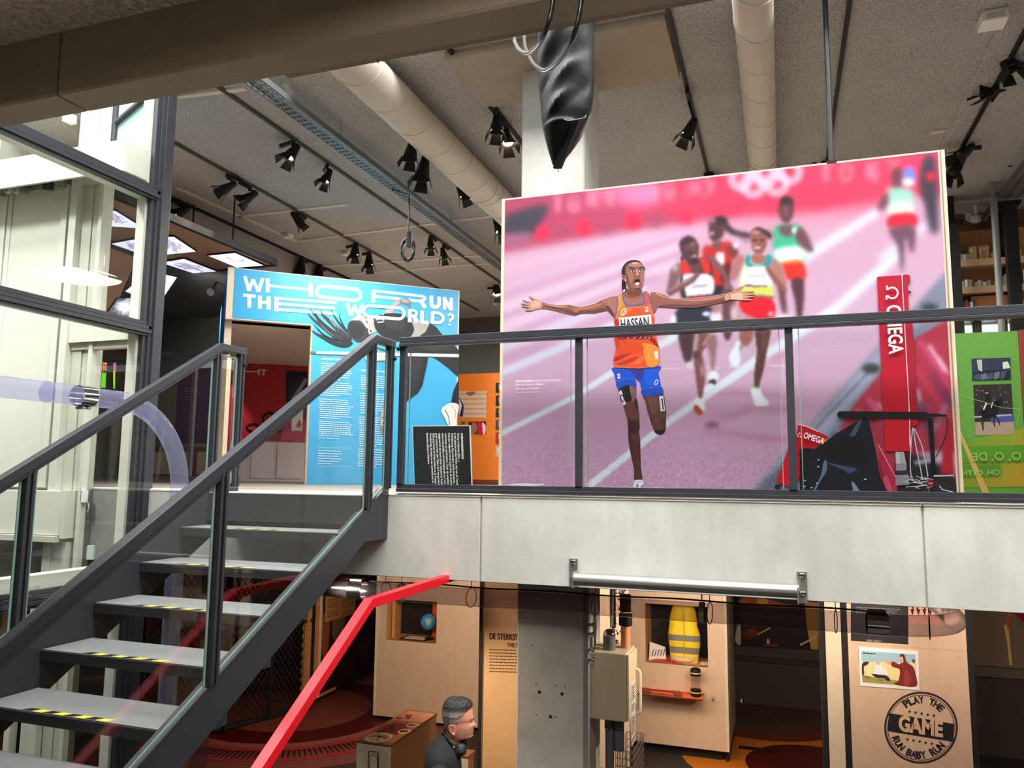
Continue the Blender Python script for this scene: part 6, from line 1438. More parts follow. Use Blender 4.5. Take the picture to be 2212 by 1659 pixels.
ic.P([f5(560, 1535), f5(575, 1525), f5(632, 1530), f5(645, 1545), f5(645, 1760), f5(560, 1750)], (44, 36, 34)); ic.P([f5(568, 1540), f5(578, 1533), f5(630, 1538), f5(637, 1548), f5(637, 1760), f5(568, 1750)], (222, 204, 180)); ic.P([f5(573, 1556), f5(634, 1562), f5(634, 1740), f5(573, 1735)], (44, 36, 34)); ic.P([f5(579, 1562), f5(629, 1567), f5(629, 1735), f5(579, 1730)], (226, 208, 184)); ic.P([f5(590, 1541), f5(616, 1543), f5(616, 1549), f5(590, 1547)], (44, 36, 34)); ic.build('phone_icon', k1)
k2, *_ = kiosk('reddish voting kiosk half hidden behind the man and the black panel edge', (985, 1629), (1010, 1635), (1023, 1620), True)

# ------------------------------------------------------------------ left of the lower level: picture wall, mesh fence, floor graphics
XPW = PZ(690, 1507, FL+.08).x
pw = thing('picture_wall', 'dark brown picture wall with a tan text board, left of the globe partition', 'picture wall', (XPW, 8.2, FL))
yb0 = PX(686, 1500, XPW).y
MB().box(XPW-.05, XPW, yb0, 9.9, FL+.10, ZT).build('wall_board', M_BLACKM, pw)
pwp = Plane((XPW, 0, 0), (1, 0, 0)); pr = Print(pwp, .003)
BR = [(690, 1245), (812, 1240), (812, 1446), (690, 1503)]
pr.P(BR, [(60, 36, 20), (40, 24, 18), (30, 18, 14), (36, 20, 14)])
for pts, c in (([(692, 1330), (712, 1340), (705, 1420), (692, 1400)], (150, 80, 40)), ([(720, 1335), (745, 1330), (735, 1385), (718, 1375)], (120, 92, 70)), ([(745, 1370), (775, 1350), (765, 1440), (740, 1460)], (56, 34, 24)), ([(700, 1255), (722, 1250), (720, 1262), (702, 1266)], (150, 78, 40)), ([(735, 1248), (765, 1246), (758, 1262), (740, 1264)], (110, 60, 34)), ([(780, 1380), (800, 1370), (795, 1425), (778, 1430)], (70, 44, 30))): pr.P(pts, c, smooth=True)
pr.P([(703, 1288), (768, 1291), (767, 1325), (701, 1345)], (196, 142, 90))
for k in range(8):
    for a_, b_ in ((707, 731), (738, 764)): 
        if k == 4: continue
        ya = 1294+k*5.2-(a_-703)*.0; pr.P([(a_, ya+2), (b_, ya-5+2), (b_, ya-5+3.4), (a_, ya+3.4)], (92, 56, 34)); pr.l -= pr.s
pr.build('printed_picture', pw)
MB().box(XPW-.06, XPW+.03, yb0-.05, yb0, FL+.1, ZT).build('pale_edge', M_PLYP, pw); MB().box(XPW-.06, XPW+.02, yb0-.32, yb0-.05, FL+.1, ZT).build('warm_edge_board', M_WARMW, pw)
MB().box(XPW+.0, XPW+.03, yb0, 9.9, FL+.10, FL+.13).build('lower_ledge', M_WARMW, pw)
def mesh_fence(label, pa_, pb_, z1, posts=2):
    A_ = PZ(*pa_, FL); B_ = PZ(*pb_, FL); L = (B_-A_).length; d = (B_-A_)/L
    t = thing('mesh_fence', label, 'fence', A_)
    H = z1-FL
    P_ = lambda u, v: A_+d*u+Vector((0, 0, v))
    for i in range(posts+1): MB().bar(P_(L*i/posts, 0), P_(L*i/posts, H), .05, .05, up=(1, 0, 0)).build('post', M_BLACKM, t)
    for v in (.05, H/2, H): MB().bar(P_(0, v), P_(L, v), .05, .05).build('rail', M_BLACKM, t)
    mb = MB(); s = .075; ang = 1.5
    k = -int(H/ang/s)-1
    while k*s < L:
        for sg in (1, -1):
            u0, v0, u1, v1 = k*s, .05, k*s+H/ang, H
            if sg < 0: u0, u1 = u1, u0
            if max(u0, u1) < 0: continue
            pts = [(u0, v0), (u1, v1)]
            def clip(u, v, U, V):
                if u < 0: v = v+(0-u)*(V-v)/(U-u); u = 0
                if u > L: v = v+(L-u)*(V-v)/(U-u); u = L
                return u, v
            if min(u0, u1) < L and max(u0, u1) > 0:
                p = clip(u0, v0, u1, v1); q = clip(u1, v1, u0, v0); mb.bar(P_(*p), P_(*q), .008, .008)
        k += 1
    o = mb.build('diamond_mesh', mat('mesh_rust_black', (40, 28, 22), .6), t); o['kind'] = 'stuff'; return t
mesh_fence('black diamond mesh fence behind the stair treads', (300, 1600), (480, 1582), -.8, 3)
mesh_fence('black diamond mesh fence between the stair stringer and the picture wall', (480, 1582), (668, 1532), -.8, 2)
bw = thing('dim_exhibit', 'dim orange-brown exhibit wall behind the mesh fence', 'exhibit', (-8.6, 11.5, FL))
MB().box(-12.5, -6.2, 11.5, 11.6, FL, ZT).build('back_board', mat('amber_board', (150, 96, 58), .7, noise=(.9, .6, (1, 1, .6))), bw)
for x, w_ in ((-11.5, .3), (-10.2, .7), (-8.9, .35), (-7.7, .6)): MB().box(x, x+w_, 11.35, 11.5, FL, ZT-.2*(w_ > .5)).build('dark_upright', M_BLACKM, bw)
fpr = Print(Plane((0, 0, FL), (0, 0, 1)), .003, .0008)
f = lambda x, y: (640+x*480/1735, 1200+y*459/1659)
def ell(c, r, a, b, n=40): return [(c.x+r*math.cos(lerp(a, b, k/n)), c.y+r*math.sin(lerp(a, b, k/n))) for k in range(n+1)]
class FloorPrint(Print):
    def F(s, pts, rgb):
        w = [Vector((x, y, FL+s.l)) for x, y in pts]
        a = sum((w[i]-w[0]).cross(w[i+1]-w[0]).z for i in range(1, len(w)-1))
        if a < 0: w = w[::-1]
        s.mb.poly(w); s.mb.c += [(*lin(rgb), 1)]*len(w); s.l += s.s
fp = FloorPrint(Plane((0, 0, FL), (0, 0, 1)), .003, .0008)
cc_ = PZ(640, 1530, FL); pe = PZ(798, 1513, FL); rr_ = (Vector((pe.x, pe.y))-Vector((cc_.x, cc_.y))).length
fp.F(ell(cc_, rr_*2.3, 0, 2*math.pi), (120, 66, 58)); 
fp.F(ell(cc_, rr_*1.55, 0, 2*math.pi), (150, 78, 72)); fp.F(ell(cc_, rr_*1.42, 0, 2*math.pi), (78, 12, 16)); fp.F(ell(cc_, rr_, 0, 2*math.pi), (126, 62, 50))
for k, rk in enumerate((1.62, 1.95)): fp.F(ell(cc_, rr_*rk, math.radians(-100), math.radians(30))+ell(cc_, rr_*(rk+.035), math.radians(30), math.radians(-100)), (196, 24, 36))
for i in range(70):
    for j in range(7):
        a = math.radians(-100+i*1.9); r_ = rr_*(1.68+j*.035); s_ = .018*(1-j*.08)
        x, y = cc_.x+r_*math.cos(a), cc_.y+r_*math.sin(a); fp.F([(x-s_, y-s_), (x+s_, y-s_), (x+s_, y+s_), (x-s_, y+s_)], (70, 16, 20)); fp.l -= fp.s
o = fp.build('floor_print', floor); 
fp2 = FloorPrint(Plane((0, 0, FL), (0, 0, 1)), .004, .0008)
e1 = PZ(1680, 1640, FL); fp2.F(ell(e1, 1.05, 0, 2*math.pi), (190, 110, 34)); fp2.F(ell(PZ(1760, 1659, FL), .72, 0, 2*math.pi), (74, 12, 12)); 
for i in range(5): p = PZ(1606+i*16, 1616+i*2, FL); fp2.F([(p.x-.05, p.y-.05), (p.x+.05, p.y-.05), (p.x+.05, p.y+.06), (p.x-.05, p.y+.06)], (40, 22, 14))
e2 = PZ(1650, 1550, FL); fp2.F(ell(e2, .95, 0, 2*math.pi), (112, 40, 32)); fp2.F(ell(e2, .7, 0, 2*math.pi), (92, 66, 54))
fp2.build('floor_print', floor)

# ------------------------------------------------------------------ the man with headphones
YM = 4.4
def H(zx, zy): return PY(880+zx*180/1668, 1480+zy*179/1659, YM)
hs = (H(1000, 245)-H(1000, 1055)).length/810
F_ = Vector((.955, .297, 0)); L_ = Vector((-.297, .955, 0)); C0 = H(1000, 245)
def HP(x, y, l=0): return C0+F_*((x-1000)*hs)+L_*(l*hs)+Vector((0, 0, -(y-245)*hs))
man = thing('person', 'man in a dark navy sweater with headphones round his neck, turned in profile', 'person', (HP(900, 245).x, HP(900, 245).y, FL))
lev = [(246, 1020, 985, 6), (256, 1100, 880, 95), (280, 1190, 815, 165), (320, 1255, 765, 215), (380, 1295, 728, 250), (450, 1318, 706, 264), (520, 1334, 700, 268), (580, 1342, 700, 268), (625, 1350, 703, 264), (660, 1348, 708, 258), (700, 1335, 715, 250), (740, 1342, 724, 246), (780, 1350, 735, 243), (820, 1350, 748, 238), (850, 1345, 760, 232), (880, 1350, 770, 226), (905, 1342, 778, 222), (930, 1348, 784, 216), (960, 1330, 790, 208), (1000, 1338, 796, 196), (1030, 1322, 796, 182), (1052, 1270, 790, 165), (1066, 1180, 780, 155), (1085, 1105, 765, 150), (1120, 1078, 745, 150), (1170, 1060, 715, 165), (1230, 1060, 670, 230), (1300, 1060, 600, 380), (1380, 1060, 540, 520), (1480, 1075, 500, 600), (1700, 1090, 470, 620), (2100, 1070, 470, 560), (2500, 1060, 480, 560)]
def levat(y):
    for i in range(len(lev)-1):
        if lev[i][0] <= y <= lev[i+1][0]:
            t = (y-lev[i][0])/(lev[i+1][0]-lev[i][0]); return [lerp(lev[i][j], lev[i+1][j], t) for j in range(1, 4)]
    return lev[-1][1:]
ys = []
for i in range(len(lev)-1):
    k = max(1, int((lev[i+1][0]-lev[i][0])/16)) if lev[i][0] < 1100 else 4
    ys += [lerp(lev[i][0], lev[i+1][0], j/k) for j in range(k)]
ys.append(lev[-1][0])
NR = 48
def surf(y, th, off=0):
    fr, bk2, hw = levat(y); cx = (fr+bk2)/2; rx = (fr-bk2)/2
    c, s = math.cos(th), math.sin(th)
    e = .82 if y < 1060 else 1.0
    x = cx+(rx+off)*math.copysign(abs(c)**(.95), c); l = (hw+off)*math.copysign(abs(s)**e, s)
    if y < 1062 and c > 0:      # face relief
        n_ = math.exp(-(l/34)**2)
        b = 0
        if 660 < y < 850: t = (y-660)/150; b += n_*(72*min(1, t)**1.25 if y < 805 else 72*max(0, (850-y)/45))
        b += 14*math.exp(-((y-884)/12)**2)*math.exp(-(l/70)**2)+12*math.exp(-((y-922)/13)**2)*math.exp(-(l/62)**2)-8*math.exp(-((y-904)/6)**2)*math.exp(-(l/80)**2)
        b += -30*math.exp(-((y-705)/32)**2)*(math.exp(-((abs(l)-95)/46)**2))+12*math.exp(-((y-640)/22)**2)*math.exp(-((abs(l)-80)/60)**2)
        b += 16*math.exp(-((y-780)/50)**2)*math.exp(-((abs(l)-120)/50)**2)+12*math.exp(-((y-1005)/30)**2)*math.exp(-(l/60)**2)
        x += b*c
    return HP(x, y, -l)
mb = MB(); mb.c = []
SK = (214, 148, 118); SK2 = (190, 120, 96)
for y in ys:
    for k in range(NR):
        th = 2*math.pi*k/NR; mb.v.append(tuple(surf(y, th)))
        c = SK
        fr, bk2, hw = levat(y); c_ = math.cos(th); l = abs(hw*math.sin(th))
        if y < 1062 and c_ > .3:
            if 895 < y < 932 and l < 75: c = (186, 104, 92)
            elif 845 < y < 1060: c = (192, 136, 112)
            if 628 < y < 645 and 40 < l < 150: c = (110, 80, 66)
        mb.c.append((*lin(c), 1))
for i in range(len(ys)-1):
    for k in range(NR): mb.f.append((i*NR+k, (i+1)*NR+k, (i+1)*NR+(k+1) % NR, i*NR+(k+1) % NR)); mb.m.append(0)
mb.f.append(tuple(range(NR))); mb.m.append(0); mb.f.append(tuple(range((len(ys)-1)*NR, len(ys)*NR))[::-1]); mb.m.append(0)
# hands: palm with five fingers each, hanging beside the thighs
def hand(cx, cz, l):
    o = HP(cx, cz, l)
    n0 = len(mb.v)
    def tb(path, rr): 
        a = len(mb.v); mb.tube(path, rr, 8); mb.c.extend([(*lin(SK), 1)]*(len(mb.v)-a))
    dn = Vector((0, 0, -1)); fw = F_
    tb([o+dn*-.06, o, o+dn*.05, o+dn*.085], [.028, .034, .040, .034])
    for i, ln in enumerate((.075, .085, .08, .062)):
        b = o+dn*.08+fw*(.027-i*.018); tb([b, b+dn*ln*.45+L_*.004, b+dn*ln*.8+L_*(.014), b+dn*ln+L_*.024], [.010, .0095, .0085, .007])
    b = o+dn*.02+fw*.032; tb([b, b+fw*.022+dn*.025, b+fw*.026+dn*.055], [.012, .011, .008])
hand(860, 2990, -760); hand(860, 2990, 760)
mb.build('body', attrmat('skin_ink', .5, spec=.35), man, smooth=True)
for s_ in (-1, 1):
    MB().ball(HP(1290, 706, s_*95), 20*hs, 12).build('eye', mat('eye_dark', (60, 44, 38), .2), man, smooth=True)
    MB().prism([HP(1296, 690, s_*70), HP(1280, 690, s_*125), HP(1276, 700, s_*128), HP(1304, 704, s_*70)], F_*(16*hs)).build('eyelid', mat('lid_skin', (196, 130, 104), .5), man)
    e_ = MB(); base = 248*s_
    ear = [(858, 760), (870, 735), (905, 722), (950, 730), (985, 765), (1000, 810), (998, 860), (985, 905), (962, 922), (938, 905), (905, 870), (872, 820)]
    e_.prism([HP(x, y, base) for x, y in ear], L_*(s_*34*hs)); e_.tube([HP(x, y, base+s_*36) for x, y in ear[:9]], 10*hs, 6); e_.ball(HP(955, 900, base+s_*26), 24*hs, 8)
    eo = e_.build('ear', mat('ear_skin', (216, 140, 112), .5), man, smooth=True)
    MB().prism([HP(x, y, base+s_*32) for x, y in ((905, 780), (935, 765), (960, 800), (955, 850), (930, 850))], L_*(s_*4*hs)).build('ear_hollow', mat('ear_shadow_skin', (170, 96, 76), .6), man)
# hair: shell over the skull with a swept quiff
hb_ = MB(); hb_.c = []
idx = {}
def hair_in(y, th):
    fr, bk2, hw = levat(y); x = (fr+bk2)/2+(fr-bk2)/2*math.cos(th)
    if x > 1170: return y < 400+(1330-x)*.45
    if x > 1060: return y < 505+(1170-x)*.6
    if x > 930: return y < 700 if x < 1040 else y < 600+(1060-x)*2
    if x > 850: return y < 720
    return y < 880-(x-700)*.2
hy = [lerp(246, 900, k/44) for k in range(45)]
rnd = random.Random(4)
for i, y in enumerate(hy):
    for k in range(NR):
        th = 2*math.pi*k/NR; fr, bk2, hw = levat(y); x = (fr+bk2)/2+(fr-bk2)/2*math.cos(th)
        off = 16+6*math.sin(k*2.7+i*.9)+(20*math.exp(-((y-330)/70)**2)*max(0, math.cos(th))**2)+(-8 if y > 600 else 0)
        if not hair_in(y, th): off = min(off, 1)
        p = surf(y, th, off)+Vector((0, 0, max(0, (330-y)/84)*16*hs))
        hb_.v.append(tuple(p))
        gr = max(0, min(1, (y-430)/120))*(.35+.65*(1 if x > 880 else .35)); n_ = rnd.uniform(-.12, .16)
        g_ = max(0, min(1, gr+n_)); hb_.c.append((*[lerp(a, b, g_) for a, b in zip(lin((30, 26, 25)), lin((158, 150, 142)))], 1))
for i in range(len(hy)-1):
    for k in range(NR):
        q = [(i, k), (i+1, k), (i+1, (k+1) % NR), (i, (k+1) % NR)]
        if sum(hair_in(hy[a], 2*math.pi*b/NR) for a, b in q) >= 2: hb_.f.append(tuple(a*NR+b for a, b in q)); hb_.m.append(0)
hb_.f.append(tuple(range(NR))); hb_.m.append(0)
hb_.build('hair', attrmat('hair_ink', .7, spec=.2), man, smooth=True)
# sweater and trousers grown over a skeleton
def skinned(name, verts, edges, radii, m, par, root=0):
    me = bpy.data.meshes.new(name); me.from_pydata([tuple(Vector(v)-world_loc(par)) for v in verts], edges, []); o = bpy.data.objects.new(name, me); COL.objects.link(o); o.parent = par
    sk = o.modifiers.new('skin', 'SKIN'); sv = me.skin_vertices[0].data
    for i, r in enumerate(radii): sv[i].radius = r if isinstance(r, tuple) else (r, r)
    sv[root].use_root = True; sb2 = o.modifiers.new('sub', 'SUBSURF'); sb2.levels = 2; sb2.render_levels = 2; me.materials.append(m); return o
M_NAVY = mat('navy_knit', (15, 16, 21), .9, noise=(60, .25), bump=(160, .4, .004))
sw = MB()
slev = [(990, 905, 705, 150), (1040, 960, 640, 190), (1090, 1000, 580, 260), (1150, 1030, 520, 370), (1220, 1040, 470, 500), (1300, 1040, 425, 590), (1400, 1055, 390, 640), (1550, 1080, 360, 655), (1800, 1095, 350, 650), (2200, 1085, 380, 590), (2560, 1075, 400, 590)]
for (y, fr, bk2, hw) in slev:
    for k in range(32):
        th = 2*math.pi*k/32; tilt = (fr-(fr+bk2)/2)/(fr-bk2)*2
        yy = y+(max(0, math.cos(th))*180 if y < 1100 else max(0, math.cos(th))*180*max(0, (1400-y)/300) if y < 1400 else 0)
        sw.v.append(tuple(HP((fr+bk2)/2+(fr-bk2)/2*math.cos(th), yy, -hw*math.sin(th))))
for i in range(len(slev)-1):
    for k in range(32): sw.f.append((i*32+k, (i+1)*32+k, (i+1)*32+(k+1) % 32, i*32+(k+1) % 32)); sw.m.append(0)
so = sw.build('sweater', M_NAVY, man, smooth=True)
so.modifiers.new('thick', 'SOLIDIFY').thickness = .008; q = so.modifiers.new('sub', 'SUBSURF'); q.levels = 1; q.render_levels = 2
for s_ in (-1, 1):
    skinned('sleeve', [HP(720, 1360, s_*520), HP(725, 1700, s_*690), HP(745, 2150, s_*735), HP(800, 2560, s_*750), HP(850, 2920, s_*760)], [(0, 1), (1, 2), (2, 3), (3, 4)], [.062, .062, .052, .046, .038], M_NAVY, man)
M_TRS = mat('dark_trousers', (38, 38, 42), .85, noise=(30, .2))
foot = FL+.06
legs_v = [HP(740, 2640, 0), HP(745, 2800, -260), HP(760, 2800, 260)]
kL, kR = HP(770, 3900, -280), HP(800, 3900, 280); kL.z = kR.z = FL+.50
fL, fR = HP(740, 3900, -290), HP(790, 3900, 290); fL.z = fR.z = FL+.09
skinned('trousers', legs_v+[kL, kR, fL, fR], [(0, 1), (0, 2), (1, 3), (2, 4), (3, 5), (4, 6)], [(.135, .13), .088, .088, .065, .065, .05, .05], M_TRS, man)
for f0 in (fL, fR):
    b = Vector((f0.x, f0.y, FL+.042)); MB().ball(b+F_*.05, .055, 14, (1.0, 1.0, .75)).lathe([(.03, -.09), (.046, -.06), (.044, .05), (.046, .12), (.03, .17), (.01, .19)], b, F_, 14).build('shoe', M_BLACK, man, smooth=True)
# pale shirt collar edge and headphones
MB().tube(smooth_path([HP(715, 995, -120), HP(745, 1060, -160), HP(800, 1110, -190), (HP(865, 1155, -185))], 5), 10*hs, 6).build('collar_edge', mat('collar_pink', (200, 160, 146), .7), man)
hpn = thing('headphones', 'black headphones resting round the neck of the man', 'headphones', HP(1080, 1180))
MB().tube(smooth_path([HP(1030, 1130, -230), HP(960, 1110, -235), HP(880, 1060, -225), HP(800, 980, -185), HP(745, 930, -100), HP(725, 915, 0), HP(745, 930, 100), HP(800, 980, 185), HP(880, 1060, 225), HP(960, 1110, 235), HP(1030, 1130, 230)], 6), 24*hs, 10).build('headband', M_BLACK, hpn, smooth=True)
for s_ in (-1, 1):
    MB().tube([HP(845, 1010, s_*214), HP(815, 1075, s_*214)], 20*hs, 8).tube([HP(855, 1020, s_*222), HP(830, 1085, s_*222)], 14*hs, 8).build('silver_slider', M_CHROME, hpn)
    ax = (F_*.25+L_*s_*1.0+Vector((0, 0, .15))).normalized()
    MB().lathe([(.0, -.035), (.028, -.035), (.036, -.02), (.036, .0), (.032, .012), (.020, .018), (.0, .02)], HP(1110, 1225, s_*215), ax, 22).build('ear_cup', mat('headphone_shell', (34, 36, 40), .3), hpn, smooth=True)
    MB().lathe([(.012, .0), (.018, .003), (.012, .006)], HP(1110, 1225, s_*215)+ax*.018, ax, 14).build('cup_ring', M_STEEL, hpn, smooth=True)
# ------------------------------------------------------------------ the print of the photo wall: a soft-focus background and a sharp runner
PK = .74
class Canvas:
    """small soft paint box: filled shapes with a feathered edge, on the picture's own face"""
    def __init__(s, x0, y0, x1, y1, q=2.0):
        s.x0, s.y0, s.q = x0, y0, q; s.w = int((x1-x0)/q)+1; s.h = int((y1-y0)/q)+1; s.a = np.zeros((s.h, s.w, 3), np.float32)
    def mask(s, pts, sig):
        p = [((x-s.x0)/s.q, (y-s.y0)/s.q) for x, y in pts]; sg = sig/s.q; pad = int(3*sg)+2
        xs = [a for a, _ in p]; ys_ = [b for _, b in p]
        X0, X1 = max(0, int(min(xs))-pad), min(s.w, int(max(xs))+pad+1); Y0, Y1 = max(0, int(min(ys_))-pad), min(s.h, int(max(ys_))+pad+1)
        if X1 <= X0 or Y1 <= Y0: return None
        gx, gy = np.meshgrid(np.arange(X0-pad, X1+pad)+.0, np.arange(Y0-pad, Y1+pad)+.0); ins = np.zeros(gx.shape, bool); n = len(p)
        for i in range(n):
            (xa, ya), (xb, yb) = p[i], p[(i+1) % n]
            if ya == yb: continue
            c = (gy >= min(ya, yb)) & (gy < max(ya, yb)); xi = xa+(gy-ya)*(xb-xa)/(yb-ya); ins ^= c & (gx < xi)
        m = ins.astype(np.float32)
        if sg > .25:
            r = max(1, int(2.6*sg)); k = np.exp(-.5*(np.arange(-r, r+1)/sg)**2).astype(np.float32); k /= k.sum()
            m = np.apply_along_axis(lambda v: np.convolve(v, k, 'same'), 0, m); m = np.apply_along_axis(lambda v: np.convolve(v, k, 'same'), 1, m)
        return (X0, X1, Y0, Y1, m[pad:pad+Y1-Y0, pad:pad+X1-X0, None])
    def P(s, pts, rgb, sig=4, al=1.0, smooth=True):
        if smooth and len(pts) > 3:
            q = [Vector((x, y, 0)) for x, y in pts]; q = smooth_path([q[-1]]+q+[q[0], q[1]], 3)[3:-4]; pts = [(v.x, v.y) for v in q]
        r = s.mask(pts, sig)
        if r is None: return
        X0, X1, Y0, Y1, m = r; m = m*al; s.a[Y0:Y1, X0:X1] = s.a[Y0:Y1, X0:X1]*(1-m)+np.array(rgb, np.float32)*m
    def E(s, cx, cy, rx, ry, rgb, sig=4, al=1.0): s.P([(cx+rx*math.cos(t), cy+ry*math.sin(t)) for t in np.linspace(0, 2*math.pi, 17)[:-1]], rgb, sig, al, False)
    def L(s, pts, w, rgb, sig=3, al=1.0):
        ws = w if isinstance(w, (list, tuple)) else [w]*len(pts); A = []; B = []
        for i, p in enumerate(pts):
            a = pts[max(i-1, 0)]; b = pts[min(i+1, len(pts)-1)]; dx, dy = b[0]-a[0], b[1]-a[1]; l = math.hypot(dx, dy) or 1
            A.append((p[0]-dy/l*ws[i]/2, p[1]+dx/l*ws[i]/2)); B.append((p[0]+dy/l*ws[i]/2, p[1]-dx/l*ws[i]/2))
        s.P(A+B[::-1], rgb, sig, al, False)
cv = Canvas(1076, 316, 2072, 1080)
fE = lambda x, y: (1400+x*.2992, 440+y*.2992); fF = lambda x, y: (1420+x*.2415, 690+y*.2415); fG = lambda x, y: (1640+x*.3465, 860+y*.3465)
fH = lambda x, y: (1800+x*.3784, 560+y*.3784); fI = lambda x, y: (1084+x*.3781, 320+y*.3781); fJ = lambda x, y: (1540+x*.4094, 320+y*.4094)
def M(f, pts): return [f(*p) for p in pts]
# track surface
yy, xx = np.mgrid[0:cv.h, 0:cv.w]; ty = yy/(cv.h-1.0); tx = xx/(cv.w-1.0)
top, mid, bot = np.array((206, 152, 176)), np.array((206, 170, 196)), np.array((190, 146, 178))
g = np.where(ty[..., None] < .5, top+(mid-top)*(ty[..., None]*2), mid+(bot-mid)*((ty[..., None]-.5)*2))
cv.a[:] = g
# lane bands in the upper part
LN2 = (218, 190, 212)
for (x0, y0, x1, y1, w) in ((1080, 570, 1500, 450, 16), (1080, 600, 1640, 440, 20), (1080, 632, 1700, 445, 20)): cv.L([(x0, y0), (x1, y1)], w, (214, 170, 196), 5, .8)
for (x0, y0, x1, y1, w, c) in ((1080, 622, 1520, 490, 18, (210, 172, 204)), (1080, 668, 1480, 528, 22, LN2), (1080, 708, 1460, 566, 26, LN2), (1080, 752, 1400, 628, 30, (212, 198, 224)), (1080, 806, 1330, 700, 17, (214, 216, 238)), (1080, 585, 1400, 500, 14, (212, 176, 200))): cv.L([(x0, y0), (x1, y1)], w, c, 4, .85)
for (x0, y0, x1, y1, w) in ((1080, 640, 1500, 505, 12), (1080, 688, 1470, 548, 14), (1080, 734, 1420, 598, 16), (1080, 780, 1340, 672, 22)): cv.L([(x0, y0), (x1, y1)], w, (196, 150, 182), 5, .6)
# red boarding
cv.P([(1070, 300), (2080, 300), (2080, 420), (1940, 420), (1760, 452), (1560, 470), (1400, 492), (1240, 518), (1070, 548)], (178, 64, 96), 9, 1, False)
cv.P([(1330, 300), (2080, 300), (2080, 330), (2030, 410), (1900, 440), (1700, 452), (1560, 458), (1440, 450)], (246, 58, 92), 26, 1, False)
cv.P([(1070, 300), (1300, 300), (1280, 420), (1090, 470)], (160, 64, 92), 16, .8)
cv.P(M(fI, [(20, 390), (120, 350), (240, 320), (260, 360), (210, 450), (170, 490), (20, 490)]), (66, 60, 74), 6); cv.P(M(fI, [(20, 500), (160, 480), (150, 540), (20, 560)]), (150, 110, 140), 7, .7)
for (x, y, rx, ry, a) in ((230, 480, 36, 46, .9), (470, 455, 42, 46, .9), (750, 415, 50, 50, .95), (1050, 400, 50, 40, .7), (1240, 380, 50, 36, .5)): cv.E(*fI(x, y), rx*.378, ry*.378, (226, 40, 76), 6, a)
for (x, y) in ((600, 460), (340, 470), (880, 420)): cv.E(*fI(x, y), 14, 12, (150, 76, 104), 7, .6)
cv.E(*fI(790, 260), 48, 26, (250, 128, 178), 12, .95); cv.E(*fI(640, 260), 60, 18, (220, 110, 150), 12, .7)
for (x, y, w, h) in ((320, 320, 22, 60), (410, 330, 40, 44), (520, 290, 30, 50), (620, 290, 26, 50), (870, 250, 30, 50), (960, 260, 34, 50), (1100, 230, 40, 50), (1190, 215, 30, 50), (1380, 190, 34, 50), (1470, 180, 30, 46)): cv.E(*fI(x, y), w*.3, h*.32, (240, 150, 170), 6, .5)
def blur_word(pts, sz, c, al, sg=5):
    for ch, x, y in pts:
        h, w = sz, sz*.62
        if ch == 'T': cv.L([(x-w*.6, y-h/2), (x+w*.6, y-h/2)], h*.2, c, sg, al); cv.L([(x, y-h/2), (x, y+h/2)], h*.22, c, sg, al)
        elif ch == 'O' or ch == '0':
            for t in np.linspace(0, 2*math.pi, 11)[:-1]: cv.E(x+w*.5*math.cos(t), y+h*.42*math.sin(t), h*.13, h*.13, c, sg*.8, al*.75)
        elif ch == 'K': cv.L([(x-w*.4, y-h/2), (x-w*.4, y+h/2)], h*.2, c, sg, al); cv.L([(x-w*.3, y), (x+w*.5, y-h/2)], h*.2, c, sg, al); cv.L([(x-w*.3, y), (x+w*.5, y+h/2)], h*.2, c, sg, al)
        elif ch == 'Y': cv.L([(x-w*.5, y-h/2), (x, y)], h*.2, c, sg, al); cv.L([(x+w*.5, y-h/2), (x, y), (x, y+h/2)], h*.2, c, sg, al)
        else: cv.L([(x-w*.4, y-h*.4), (x+w*.4, y-h*.2), (x-w*.4, y+h*.4), (x+w*.4, y+h*.45)], h*.18, c, sg, al)
blur_word([('T', 1205, 440), ('O', 1240, 438), ('K', 1280, 430), ('Y', 1318, 426), ('O', 1356, 420), ('2', 1410, 416), ('0', 1446, 412), ('2', 1482, 410), ('0', 1522, 406)], 40, (226, 130, 160), .45)
blur_word([('T', 1785, 374), ('O', 1828, 370), ('K', 1884, 368), ('Y', 1930, 362)], 38, (255, 140, 160), .6)
# white rings blurred on the boarding
for (x, y) in ((150, 160), (280, 140), (405, 125), (212, 196), (335, 186)):
    for t in np.linspace(0, 2*math.pi, 13)[:-1]: cv.E(fJ(x, y)[0]+21*math.cos(t), fJ(x, y)[1]+21*math.sin(t), 10, 10, (255, 196, 214), 4, .55)
for (x, w) in ((590, 18), (700, 40), (850, 34)): cv.L([fJ(x, 95), fJ(x, 180)], w*.5, (255, 130, 150), 6, .6)
cv.E(*fJ(700, 130), 8, 14, (246, 58, 92), 4, .7)
for (x, y) in ((320, 330), (110, 330), (680, 270), (560, 300)): cv.E(*fJ(x, y), 22, 9, (190, 44, 76), 8, .5)
# shadow streaks on the track
cv.L([(1250, 930), (1420, 905), (1560, 900)], 16, (196, 130, 160), 8, .5); cv.L(M(fF, [(420, 670), (700, 655), (1000, 670), (1160, 690)]), 6, (172, 104, 132), 5, .7); cv.L(M(fF, [(560, 870), (720, 850), (860, 790)]), 9, (172, 98, 126), 6, .8); cv.L(M(fF, [(900, 800), (1170, 810)]), 8, (172, 100, 130), 6, .7); cv.E(*fF(490, 945), 16, 7, (120, 50, 66), 4, .9); cv.L([(1520, 930), (1640, 945), (1700, 950)], 8, (170, 90, 120), 6, .7)
cv.L(M(fF, [(1000, 335), (1160, 320)]), 9, (186, 110, 140), 6, .7)
cv.P([(1084, 880), (1600, 880), (1600, 1070), (1084, 1070)], (196, 148, 186), 40, .4, False)
